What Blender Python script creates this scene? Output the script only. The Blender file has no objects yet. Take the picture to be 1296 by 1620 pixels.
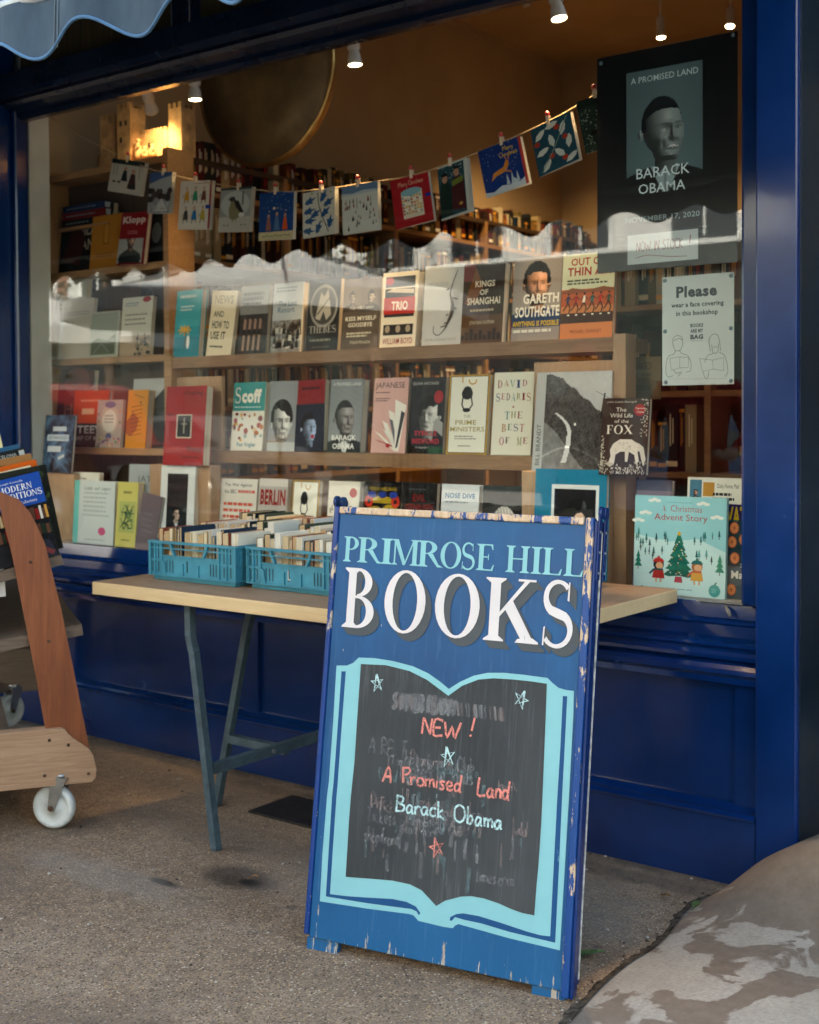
import bpy, bmesh, math, random
from mathutils import Vector, Matrix, noise
R_ = math.radians
rnd = random.Random(7)
scene = bpy.context.scene
COL = scene.collection

# ------------------------------------------------------------------ camera, sky, sun, exposure
cam_d = bpy.data.cameras.new("camera")
cam = bpy.data.objects.new("camera", cam_d); COL.objects.link(cam)
YAW, PITCH, ROLL = .6523, .0242, -.0055
FPX, CYP = 2000.0, 706.1                      # focal length and optical centre of the photograph (1296 x 1620)
Fw = Vector((-math.sin(YAW)*math.cos(PITCH), math.cos(YAW)*math.cos(PITCH), -math.sin(PITCH)))
Rr = Vector((math.cos(YAW), math.sin(YAW), 0)); Up = Rr.cross(Fw)
Rt = Rr*math.cos(ROLL) + Up*math.sin(ROLL); Up = -Rr*math.sin(ROLL) + Up*math.cos(ROLL)
CAM = Vector((0, -3.21, 1.27))
cam.matrix_world = Matrix(((Rt.x, Up.x, -Fw.x, CAM.x), (Rt.y, Up.y, -Fw.y, CAM.y), (Rt.z, Up.z, -Fw.z, CAM.z), (0, 0, 0, 1)))
cam_d.sensor_fit = 'VERTICAL'; cam_d.sensor_height = 36; cam_d.lens = 36*FPX/1620
cam_d.shift_y = (CYP-810)/1620
cam_d.clip_start = .05; cam_d.clip_end = 400
cam_d.dof.use_dof = True; cam_d.dof.focus_distance = 2.75; cam_d.dof.aperture_fstop = 5.6
scene.camera = cam

SUN_EL, SUN_AZ = R_(40), R_(22)
world = bpy.data.worlds.new("World"); scene.world = world; world.use_nodes = True
wn = world.node_tree.nodes; wl = world.node_tree.links
bg = wn["Background"]; sky = wn.new("ShaderNodeTexSky"); sky.sky_type = 'NISHITA'; sky.sun_disc = False
sky.sun_elevation = SUN_EL; sky.sun_rotation = SUN_AZ; sky.dust_density = 1.2; sky.air_density = 1.2; sky.ozone_density = .6
wl.new(sky.outputs[0], bg.inputs[0]); bg.inputs[1].default_value = .09
sun_d = bpy.data.lights.new("sun", 'SUN'); sun_d.energy = 5.0; sun_d.angle = R_(3); sun_d.color = (1, .95, .88)
sun = bpy.data.objects.new("sun", sun_d); COL.objects.link(sun)
sv = Vector((math.sin(SUN_AZ)*math.cos(SUN_EL), math.cos(SUN_AZ)*math.cos(SUN_EL), math.sin(SUN_EL)))
sun.rotation_euler = sv.to_track_quat('Z', 'Y').to_euler(); sun.location = (0, -8, 12)
scene.view_settings.view_transform = 'Standard'; scene.view_settings.look = 'None'
scene.view_settings.exposure = 3.2; scene.view_settings.gamma = 1
scene.view_settings.use_white_balance = True; scene.view_settings.white_balance_temperature = 7050; scene.view_settings.white_balance_tint = 6
scene.render.engine = 'CYCLES'
cy = scene.cycles; cy.max_bounces = 7; cy.diffuse_bounces = 3; cy.glossy_bounces = 4; cy.transmission_bounces = 4
cy.transparent_max_bounces = 12; cy.caustics_reflective = False; cy.caustics_refractive = False
cy.use_denoising = True; cy.sample_clamp_indirect = 4

# ------------------------------------------------------------------ helpers
def ray(px, py):
    d = Fw*FPX + Rt*(px-648) - Up*(py-CYP); return d/d.dot(Fw)
def at(px, py, y):
    d = ray(px, py); return CAM + d*((y-CAM.y)/d.y)
def atz(px, py, z):
    d = ray(px, py); return CAM + d*((z-CAM.z)/d.z)
def lin(h):
    if not isinstance(h, str): return tuple(h)[:3]
    h = h.lstrip('#'); o = []
    for i in (0, 2, 4):
        c = int(h[i:i+2], 16)/255; o.append((c/12.92 if c <= .04045 else ((c+.055)/1.055)**2.4)**1.22)   # inks a little deeper than the photographed tone
    return tuple(o)
def smooth(a, b, x):
    t = max(0, min(1, (x-a)/(b-a))); return t*t*(3-2*t)

class NT:
    """small node helper"""
    def __init__(s, name):
        s.m = bpy.data.materials.new(name); s.m.use_nodes = True; s.t = s.m.node_tree
        s.b = s.t.nodes["Principled BSDF"]; s.out = s.t.nodes["Material Output"]; s._co = None
    def n(s, typ, **kw):
        x = s.t.nodes.new(typ)
        for k, v in kw.items():
            if k.startswith('i_'): x.inputs[k[2:].replace('_', ' ')].default_value = v
            else: setattr(x, k, v)
        return x
    def l(s, a, b): s.t.links.new(a, b)
    def co(s, scale=(1, 1, 1), which='Object'):
        tc = s.n("ShaderNodeTexCoord"); mp = s.n("ShaderNodeMapping"); mp.inputs['Scale'].default_value = scale
        s.l(tc.outputs[which], mp.inputs[0]); return mp.outputs[0]
    def noise(s, scale, detail=4, rough=.55, co=None, dist=0):
        x = s.n("ShaderNodeTexNoise"); x.inputs['Scale'].default_value = scale; x.inputs['Detail'].default_value = detail
        x.inputs['Roughness'].default_value = rough; x.inputs['Distortion'].default_value = dist
        if co is not None: s.l(co, x.inputs['Vector'])
        return x.outputs['Fac']
    def ramp(s, fac, stops, interp='LINEAR'):
        x = s.n("ShaderNodeValToRGB"); x.color_ramp.interpolation = interp; e = x.color_ramp.elements
        while len(e) < len(stops): e.new(.5)
        for i, (p, c) in enumerate(stops):
            c = (c, c, c) if isinstance(c, (int, float)) else lin(c)
            e[i].position = p; e[i].color = (*c, 1)
        s.l(fac, x.inputs[0]); return x.outputs[0]
    def mix(s, fac, a, b, mode='MIX'):
        x = s.n("ShaderNodeMix", data_type='RGBA', blend_type=mode)
        for sock, v in ((x.inputs[0], fac), (x.inputs[6], a), (x.inputs[7], b)):
            if hasattr(v, 'is_output'): s.l(v, sock)
            elif isinstance(v, (int, float)): sock.default_value = v if sock == x.inputs[0] else (v, v, v, 1)
            else: sock.default_value = (*lin(v), 1)
        return x.outputs[2]
    def math(s, op, a, b=0.0):
        x = s.n("ShaderNodeMath", operation=op)
        for i, v in enumerate((a, b)):
            if hasattr(v, 'is_output'): s.l(v, x.inputs[i])
            else: x.inputs[i].default_value = v
        return x.outputs[0]
    def bump(s, h, strength=.3, dist=.002):
        x = s.n("ShaderNodeBump"); x.inputs['Strength'].default_value = strength; x.inputs['Distance'].default_value = dist
        s.l(h, x.inputs['Height']); s.l(x.outputs[0], s.b.inputs['Normal']); return x
    def set(s, color=None, rough=None, metal=None, spec=None, coat=None):
        for nm, v in (('Base Color', color), ('Roughness', rough), ('Metallic', metal), ('Specular IOR Level', spec), ('Coat Weight', coat)):
            if v is None: continue
            if hasattr(v, 'is_output'): s.l(v, s.b.inputs[nm])
            elif nm == 'Base Color': s.b.inputs[nm].default_value = (*lin(v), 1)
            else: s.b.inputs[nm].default_value = v
        return s

def simple(name, color, rough=.5, metal=0, var=.12, scale=8, spec=.5, bump=0):
    t = NT(name); c = lin(color); co = t.co()
    f = t.noise(scale, 4, .6, co)
    d = tuple(x*(1-var*2) for x in c); l_ = tuple(min(1, x*(1+var)) for x in c)
    t.set(t.ramp(f, [(.3, d), (.7, l_)]), rough, metal, spec)
    if bump: t.bump(t.noise(scale*12, 3, .6, co), bump, .001)
    return t.m

M = {}
def paint(name, c, rough=.28, chips=None, spec=.5):
    """brushed gloss paint"""
    t = NT(name); c = lin(c)
    co = t.co((1, 1, .12)); f = t.noise(60, 3, .6, co); g = t.noise(3.0, 5, .6, t.co())
    d = tuple(x*.72 for x in c); l_ = tuple(min(1, x*1.25+.003) for x in c)
    base = t.ramp(g, [(.3, d), (.72, l_)])
    dirt = t.noise(38, 6, .75, t.co())
    base = t.mix(t.ramp(dirt, [(.66, 0.), (.80, .40)]), base, (.08, .12, .16))
    t.set(base, t.ramp(g, [(.3, rough*.8), (.75, min(1, rough*1.5))]), 0, spec, .25)
    t.b.inputs['Coat Roughness'].default_value = .07
    t.bump(t.math('ADD', f, t.math('MULTIPLY', g, .8)), .22, .0012)
    M[name] = t.m; return t.m
paint('blue_gloss_paint', (.0001, .0225, .122), .20, spec=.38)
paint('shaded_blue_paint', (.0003, .0085, .034), .25, spec=.35)  # shop blue darkened in its colour for the shade under the awning
paint('moulding_paint', (.0001, .0225, .122), .12, spec=.5); M['moulding_paint'].node_tree.nodes['Principled BSDF'].inputs['Coat Weight'].default_value = .8
paint('recess_shade_paint', (.006, .016, .030), .35)  # near-black tone that paints in the shade of the door recess
def wood(name, c1, c2, rough=.5, scale=(1, 14, 14), knots=0):
    t = NT(name); co = t.co(scale); f = t.noise(5, 6, .62, co, 1.2); w = t.noise(26, 3, .6, co)
    g = t.noise(2.2, 3, .5, t.co())
    col = t.ramp(f, [(.28, c1), (.52, tuple((a+b)/2 for a, b in zip(lin(c1), lin(c2)))), (.75, c2)])
    col = t.mix(t.ramp(g, [(.4, 0.), (.75, .35)]), col, tuple(x*.55 for x in lin(c1)))
    t.set(col, rough, 0, .35); t.bump(t.math('ADD', f, w), .25, .0008)
    M[name] = t.m; return t.m
wood('oak_laminate', (.60, .43, .22), (.70, .53, .31), .42, (.8, 16, 16))
wood('worn_tabletop', (.30, .17, .095), (.46, .29, .18), .5, (1.2, 12, 12))
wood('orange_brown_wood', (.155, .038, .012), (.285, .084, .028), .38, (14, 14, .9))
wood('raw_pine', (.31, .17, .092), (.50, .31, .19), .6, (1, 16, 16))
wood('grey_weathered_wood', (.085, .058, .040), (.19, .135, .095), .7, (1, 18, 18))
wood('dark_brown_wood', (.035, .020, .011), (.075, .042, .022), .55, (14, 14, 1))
wood('shelf_pine', (.28, .145, .058), (.42, .235, .10), .5, (1, 12, 12))
wood('shelf_oak', (.19, .095, .042), (.32, .175, .082), .5, (1, 12, 12))
wood('plywood', (.36, .215, .115), (.48, .31, .18), .55, (8, 8, 1))
M['cream_pages'] = None
t = NT('cream_pages'); co = t.co((220, 220, 4)); t.set(t.ramp(t.noise(1.0, 2, .5, co), [(.3, (.52, .43, .31)), (.7, (.78, .70, .56))]), .9, 0, .2); M['cream_pages'] = t.m
t = NT('printed_card'); at_ = t.n("ShaderNodeAttribute", attribute_name='Col'); g = t.noise(45, 4, .6, t.co())
t.set(t.mix(t.ramp(g, [(.35, 0.), (.8, .04)]), at_.outputs[0], (.32, .30, .27)), t.ramp(g, [(.3, .42), (.7, .58)]), 0, .06); M['print'] = t.m
t = NT('matt_paper'); at_ = t.n("ShaderNodeAttribute", attribute_name='Col'); g = t.noise(14, 4, .6, t.co())
t.set(at_.outputs[0], .75, 0, .25); t.bump(g, .35, .006); M['paper'] = t.m
M['crate_plastic'] = simple('crate_plastic', (.045, .245, .335), .42, 0, .14, 14, .5, .12)
M['leg_metal'] = simple('grey_green_painted_metal', (.060, .098, .118), .42, 0, .2, 30, .5, .1)
M['steel'] = simple('zinc_steel', (.42, .42, .40), .35, .9, .15, 20)
M['rust'] = simple('rusty_bolt', (.10, .05, .025), .7, .3, .3, 60)
M['white_nylon'] = simple('white_nylon', (.62, .63, .58), .45, 0, .10, 25, .5, .1)
M['white_wall'] = simple('white_plaster', (.55, .57, .53), .8, 0, .1, 3)
M['brown_wall'] = simple('warm_plaster', (.46, .33, .19), .85, 0, .08, 1.5)
M['floor_wood'] = simple('shop_floor', (.16, .10, .06), .6, 0, .2, 2)
M['black_metal'] = simple('black_metal', (.015, .015, .016), .4, .4, .2, 20)
M['white_metal'] = simple('white_lamp_metal', (.6, .58, .54), .4, 0, .08, 20)
M['brass'] = simple('brass_rim', (.55, .36, .14), .32, 1, .15, 20)
M['mirror_dark'] = simple('dark_bronze_disc', (.20, .145, .075), .45, .25, .25, 5)
M['string'] = simple('jute_string', (.46, .33, .19), .9, 0, .2, 90)
M['sand_card'] = simple('castle_card', (.50, .30, .13), .8, 0, .25, 20)
M['dark_iron'] = simple('dark_iron', (.028, .024, .022), .6, .5, .3, 40, .5, .3)
M['leaf'] = simple('green_leaf', (.07, .12, .03), .6, 0, .3, 60)
M['dry_leaf'] = simple('dry_leaf', (.30, .16, .06), .7, 0, .3, 60)

class MB:
    def __init__(s): s.v = []; s.f = []; s.c = []; s.m = []; s.sm = []
    def add(s, vs, fs, c=(.8, .8, .8), m=0, sm=False):
        o = len(s.v); s.v += [tuple(x) for x in vs]
        for f in fs: s.f.append([o+i for i in f]); s.c.append(c); s.m.append(m); s.sm.append(sm)
        return s
    def box(s, a, b, c=(.8, .8, .8), m=0, M_=None, bev=0, faces=None):
        (x0, y0, z0), (x1, y1, z1) = a, b
        if bev:
            return s.bevbox(a, b, bev, c, m, M_)
        vs = [Vector(p) for p in ((x0, y0, z0), (x1, y0, z0), (x1, y1, z0), (x0, y1, z0), (x0, y0, z1), (x1, y0, z1), (x1, y1, z1), (x0, y1, z1))]
        if M_: vs = [M_ @ v for v in vs]
        fs = [(0, 3, 2, 1), (4, 5, 6, 7), (0, 1, 5, 4), (1, 2, 6, 5), (2, 3, 7, 6), (3, 0, 4, 7)]
        return s.add(vs, fs, c, m)
    def bevbox(s, a, b, r, c=(.8, .8, .8), m=0, M_=None):
        bm = bmesh.new(); bmesh.ops.create_cube(bm, size=1)
        for v in bm.verts: v.co = Vector([a[i]+(v.co[i]+.5)*(b[i]-a[i]) for i in range(3)])
        bmesh.ops.bevel(bm, geom=bm.edges[:], offset=r, segments=2, affect='EDGES', profile=.5)
        return s.bm(bm, c, m, M_)
    def bm(s, bm, c=(.8, .8, .8), m=0, M_=None, sm=False):
        bm.verts.index_update(); vs = [(M_ @ v.co) if M_ else v.co.copy() for v in bm.verts]
        s.add(vs, [[v.index for v in f.verts] for f in bm.faces], c, m, sm); bm.free(); return s
    def prism(s, pts, d, c=(.8, .8, .8), m=0, M_=None):
        """pts: 2D polygon (x,z) extruded along local y from 0 to d"""
        n = len(pts); vs = [Vector((p[0], 0, p[1])) for p in pts] + [Vector((p[0], d, p[1])) for p in pts]
        if M_: vs = [M_ @ v for v in vs]
        fs = [list(range(n)), list(range(2*n-1, n-1, -1))] + [(i, i+n, (i+1) % n+n, (i+1) % n) for i in range(n)]
        return s.add(vs, fs, c, m)
    def tube(s, pts, r, n=8, c=(.8, .8, .8), m=0, caps=True, sm=True):
        pts = [Vector(p) for p in pts]; rs = r if isinstance(r, (list, tuple)) else [r]*len(pts); vs = []; fs = []
        for i, p in enumerate(pts):
            d = (pts[min(i+1, len(pts)-1)]-pts[max(i-1, 0)]).normalized()
            u = d.cross(Vector((0, 0, 1)) if abs(d.z) < .9 else Vector((1, 0, 0))).normalized(); w = d.cross(u)
            for k in range(n):
                a = 2*math.pi*k/n; vs.append(p+(u*math.cos(a)+w*math.sin(a))*rs[i])
        for i in range(len(pts)-1):
            for k in range(n): fs.append((i*n+k, i*n+(k+1) % n, (i+1)*n+(k+1) % n, (i+1)*n+k))
        s.add(vs, fs, c, m, sm)
        if caps:
            o = len(s.v)-len(vs); s.f += [[o+k for k in range(n-1, -1, -1)], [o+(len(pts)-1)*n+k for k in range(n)]]
            s.c += [c]*2; s.m += [m]*2; s.sm += [False]*2
        return s
    def bar(s, p, q, w, h, c=(.8, .8, .8), m=0, up=(0, 0, 1)):
        p = Vector(p); q = Vector(q); d = (q-p).normalized(); u = d.cross(Vector(up))
        u = u.normalized() if u.length > 1e-4 else Vector((1, 0, 0)); v = u.cross(d)
        vs = [e+u*a*w/2+v*b*h/2 for e in (p, q) for a, b in ((-1, -1), (1, -1), (1, 1), (-1, 1))]
        return s.add(vs, [(0, 3, 2, 1), (4, 5, 6, 7), (0, 1, 5, 4), (1, 2, 6, 5), (2, 3, 7, 6), (3, 0, 4, 7)], c, m)
    def lathe(s, prof, n=20, c=(.8, .8, .8), m=0, M_=None):
        vs = []; fs = []
        for r, z in prof:
            for k in range(n):
                a = 2*math.pi*k/n; v = Vector((r*math.cos(a), r*math.sin(a), z)); vs.append(M_ @ v if M_ else v)
        for i in range(len(prof)-1):
            for k in range(n): fs.append((i*n+k, i*n+(k+1) % n, (i+1)*n+(k+1) % n, (i+1)*n+k))
        return s.add(vs, fs, c, m, True)
    def art(s, cv, M_, step=.00012, m=0):
        """lay a canvas of flat printed shapes on the surface: local x right, z up, outward -y"""
        for k, (pts, faces, col) in enumerate(cv.items):
            off = -(.0004+step*k)
            if pts: s.add([M_ @ Vector((x, off, z)) for x, z in pts], faces, col, m)
        for k, q, col in cv.grid: s.add([M_ @ Vector((x, -(.0004+step*k), z)) for x, z in q], [(0, 1, 2, 3)], col, m)
        return s
    def build(s, name, mats, parent=None, at=None):
        me = bpy.data.meshes.new(name); me.from_pydata(s.v, [], s.f); me.update()
        mats = mats if isinstance(mats, (list, tuple)) else [mats]
        for m in mats: me.materials.append(m)
        me.polygons.foreach_set('material_index', s.m); me.polygons.foreach_set('use_smooth', s.sm)
        ca = me.color_attributes.new('Col', 'FLOAT_COLOR', 'CORNER'); d = []
        for p, c in zip(me.polygons, s.c): d += [*c[:3], 1.0]*p.loop_total
        ca.data.foreach_set('color', d); me.update()
        o = bpy.data.objects.new(name, me); COL.objects.link(o)
        if parent: o.parent = parent
        if at is not None: o.location = at
        return o
def tag(o, label=None, cat=None, group=None, kind=None):
    for k, v in (('label', label), ('category', cat), ('group', group), ('kind', kind)):
        if v: o[k] = v
    return o
def empty(name, loc=(0, 0, 0), rz=0):
    o = bpy.data.objects.new(name, None); COL.objects.link(o); o.location = loc; o.rotation_euler = (0, 0, rz); o.empty_display_size = .1
    return o
def copy_tree(o, parent=None):
    c = o.copy(); COL.objects.link(c)
    if parent: c.parent = parent
    for ch in list(o.children): copy_tree(ch, c)
    return c

# ------------------------------------------------------------------ lettering
_tc = {}
def text_mesh(s, bold=0.0, slant=0.0):
    k = (s, bold, slant)
    if k not in _tc:
        cu = bpy.data.curves.new('lettering', 'FONT'); cu.body = s; cu.size = 1; cu.offset = bold; cu.resolution_u = 2; cu.shear = slant
        cu.space_character = 1+bold*2
        ob = bpy.data.objects.new('lettering', cu); COL.objects.link(ob); bpy.context.view_layer.update()
        me = bpy.data.meshes.new_from_object(ob.evaluated_get(bpy.context.evaluated_depsgraph_get()))
        vs = [(v.co.x, v.co.y) for v in me.vertices]; fs = [list(p.vertices) for p in me.polygons]
        bpy.data.objects.remove(ob); bpy.data.curves.remove(cu); bpy.data.meshes.remove(me)
        _tc[k] = (vs, fs)
    return _tc[k]

def arc(cx, cy, rx, ry, a0, a1, n=14): return [(cx+rx*math.cos(R_(a0+(a1-a0)*i/n)), cy+ry*math.sin(R_(a0+(a1-a0)*i/n))) for i in range(n+1)]
def ribbon(pts, w):
    """stroke polyline -> list of quads"""
    out = []; ws = w if isinstance(w, (list, tuple)) else [w]*len(pts); L = []; Rg = []
    for i, p in enumerate(pts):
        a = pts[max(i-1, 0)]; b = pts[min(i+1, len(pts)-1)]; dx, dy = b[0]-a[0], b[1]-a[1]; l = math.hypot(dx, dy) or 1
        nx, ny = -dy/l*ws[i]/2, dx/l*ws[i]/2; L.append((p[0]+nx, p[1]+ny)); Rg.append((p[0]-nx, p[1]-ny))
    n = len(pts); return L+Rg, [(i, i+n, i+n+1, i+1) for i in range(n-1)]

# roman capitals drawn with thick stems, hairlines and bracketed serifs (unit height)
ST, HL, SF = .165, .045, .085
def _stem(x, y0=0, y1=1, w=ST, s0=True, s1=True):
    P = [[(x, y0), (x+w, y0), (x+w, y1), (x, y1)]]
    for y, on, sg in ((y0, s0, 1), (y1, s1, -1)):
        if on: P.append([(x-SF, y), (x+w+SF, y), (x+w+SF, y+sg*.022), (x+w, y+sg*.085), (x, y+sg*.085), (x-SF, y+sg*.022)][::sg])
    return P
def _ring(cx, cy, rx, ry, tx, ty, a0=0, a1=360, n=28):
    o = arc(cx, cy, rx, ry, a0, a1, n); i = arc(cx, cy, rx-tx, ry-ty, a0, a1, n)
    return [[o[k], o[k+1], i[k+1], i[k]] for k in range(n)]
def _q(*p): return [list(p)]
def _serif(ch):
    if ch == 'I': return _stem(.1), .37
    if ch == 'L': return _stem(.1)+_q((.2, 0), (.62, 0), (.66, .24), (.63, .24), (.55, .05), (.2, .045)), .70
    if ch == 'E': return _stem(.1)+_q((.2, 0), (.62, 0), (.66, .23), (.63, .23), (.55, .05), (.2, .045))+_q((.2, 1), (.2, .955), (.52, .95), (.58, .79), (.61, .79), (.59, 1))+_q((.2, .49), (.45, .49), (.45, .535), (.2, .535))+_q((.43, .40), (.46, .40), (.46, .62), (.43, .62)), .70
    if ch == 'F': return _stem(.1)+_q((.2, 1), (.2, .955), (.52, .95), (.58, .77), (.61, .77), (.59, 1))+_q((.2, .49), (.45, .49), (.45, .535), (.2, .535))+_q((.43, .40), (.46, .40), (.46, .62), (.43, .62)), .66
    if ch == 'H': return _stem(.1)+_stem(.62)+_q((.2, .49), (.65, .49), (.65, .54), (.2, .54)), .90
    if ch == 'T': return _stem(.30, s1=False)+_q((.02, 1), (.0, .76), (.03, .76), (.10, .95), (.66, .95), (.73, .76), (.76, .76), (.74, 1)), .76
    if ch == 'P': return _stem(.1)+_ring(.30, .735, .35, .265, ST, HL, -90, 90)+_q((.2, .955), (.31, .955), (.31, 1), (.2, 1))+_q((.2, .47), (.31, .47), (.31, .515), (.2, .515)), .68
    if ch == 'R': return _stem(.1)+_ring(.30, .745, .33, .255, ST, HL, -90, 90)+_q((.2, .955), (.31, .955), (.31, 1), (.2, 1))+_q((.2, .49), (.31, .49), (.31, .535), (.2, .535))+_q((.34, .50), (.50, .52), (.70, .10), (.85, 0), (.66, 0)), .80
    if ch == 'B': return _stem(.1)+_ring(.30, .76, .31, .24, ST*.92, HL, -90, 90)+_ring(.32, .27, .36, .27, ST, HL, -90, 90)+_q((.2, .955), (.31, .955), (.31, 1), (.2, 1))+_q((.2, .495), (.33, .495), (.33, .54), (.2, .54))+_q((.2, 0), (.33, 0), (.33, .045), (.2, .045)), .74
    if ch == 'D': return _stem(.1)+_ring(.32, .5, .48, .5, ST, HL, -90, 90)+_q((.2, .955), (.33, .955), (.33, 1), (.2, 1))+_q((.2, 0), (.33, 0), (.33, .045), (.2, .045)), .86
    if ch == 'O': return _ring(.45, .5, .43, .52, ST*1.05, HL), .90
    if ch == 'C': return _ring(.45, .5, .43, .52, ST*1.05, HL, 40, 320)+_q((.72, .72), (.76, .68), (.77, 1.0), (.74, 1.0)), .84
    if ch == 'G': return _ring(.45, .5, .43, .52, ST*1.05, HL, 40, 310)+_stem(.62, 0.05, .42, s0=False)+_q((.72, .72), (.76, .68), (.77, 1.0), (.74, 1.0)), .90
    if ch == 'S':
        P = []; pts = arc(.36, .755, .255, .245, 38, 180, 10)[:-1]+arc(.36, .755, .255, .245, 180, 250, 5)[:-1]+[(.36, .51)]+arc(.36, .255, .285, .255, 70, 0, 5)[1:]+arc(.36, .255, .285, .255, 0, -145, 10)[1:]
        n = len(pts); ws = []
        for i in range(n):
            a = pts[max(i-1, 0)]; b = pts[min(i+1, n-1)]; l = math.hypot(b[0]-a[0], b[1]-a[1]); dv = (abs(b[1]-a[1])/l); mid = 1-abs(i/(n-1)-.5)*2
            ws.append(HL+.105*max(mid**1.2, dv*.55))
        vs, fs = ribbon(pts, ws); P = [[vs[i] for i in f] for f in fs]
        return P+_q((.56, .72), (.60, .70), (.60, 1.0), (.575, 1.0))+_q((.08, .28), (.115, .30), (.10, .0), (.07, .0)), .72
    if ch == 'K': return _stem(.1)+_q((.22, .40), (.26, .38), (.74, .97), (.66, .97))+_q((.34, .53), (.47, .66), (.82, .06), (.63, .06))+_q((.55, 1), (.55, .965), (.84, .965), (.84, 1))+_q((.54, 0), (.92, 0), (.92, .03), (.82, .09), (.58, .06)), .90
    if ch == 'M': return _stem(.08, w=.06)+_stem(.80)+_q((.06, 1), (.23, 1), (.54, .10), (.48, 0), (.44, .0))+_q((.47, 0), (.52, 0), (.86, .98), (.81, 1)), 1.06
    if ch == 'N': return _stem(.08, w=.06)+_stem(.70, w=.06, s0=False)+_q((.02, 1), (.21, 1), (.76, 0), (.70, 0)), .86
    if ch == 'A': return _q((.06, 0), (.11, 0), (.43, 1.0), (.40, 1.0))+_q((.36, 1.02), (.45, 1.02), (.82, 0), (.62, 0))+_q((.2, .32), (.62, .32), (.62, .365), (.2, .365))+_q((-.02, 0), (.2, 0), (.2, .03), (-.02, .03))+_q((.54, 0), (.88, 0), (.88, .03), (.54, .03)), .86
    if ch == 'U': return _stem(.1, .3, 1, s0=False)+_stem(.66, .3, 1, w=.06, s0=False)+_ring(.41, .32, .31, .34, ST, HL, 180, 360), .84
    if ch == 'V': return _q((.02, 1), (.20, 1), (.46, .0), (.40, .0))+_q((.41, 0), (.46, 0), (.78, 1), (.72, 1))+_q((-.04, 1), (.28, 1), (.28, .97), (-.04, .97))+_q((.62, 1), (.86, 1), (.86, .97), (.62, .97)), .82
    if ch == 'X': return _q((.04, 1), (.24, 1), (.84, 0), (.64, 0))+_q((.08, 0), (.14, 0), (.78, 1), (.72, 1))+_q((-.02, 1), (.32, 1), (.32, .97), (-.02, .97))+_q((.6, 1), (.88, 1), (.88, .97), (.6, .97))+_q((-.02, 0), (.24, 0), (.24, .03), (-.02, .03))+_q((.54, 0), (.92, 0), (.92, .03), (.54, .03)), .90
    if ch == 'Y': return _stem(.36, 0, .48, s1=False)+_q((.03, 1), (.21, 1), (.50, .45), (.36, .45))+_q((.45, .44), (.5, .46), (.80, 1), (.74, 1))+_q((-.04, 1), (.28, 1), (.28, .97), (-.04, .97))+_q((.64, 1), (.88, 1), (.88, .97), (.64, .97)), .84
    return [], .35
def serif_polys(s, gap=.06):
    out = []; x = 0
    for ch in s:
        P, w = _serif(ch); out += [[(a+x, b) for a, b in p] for p in P]; x += w+gap
    return out, x-gap

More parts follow.
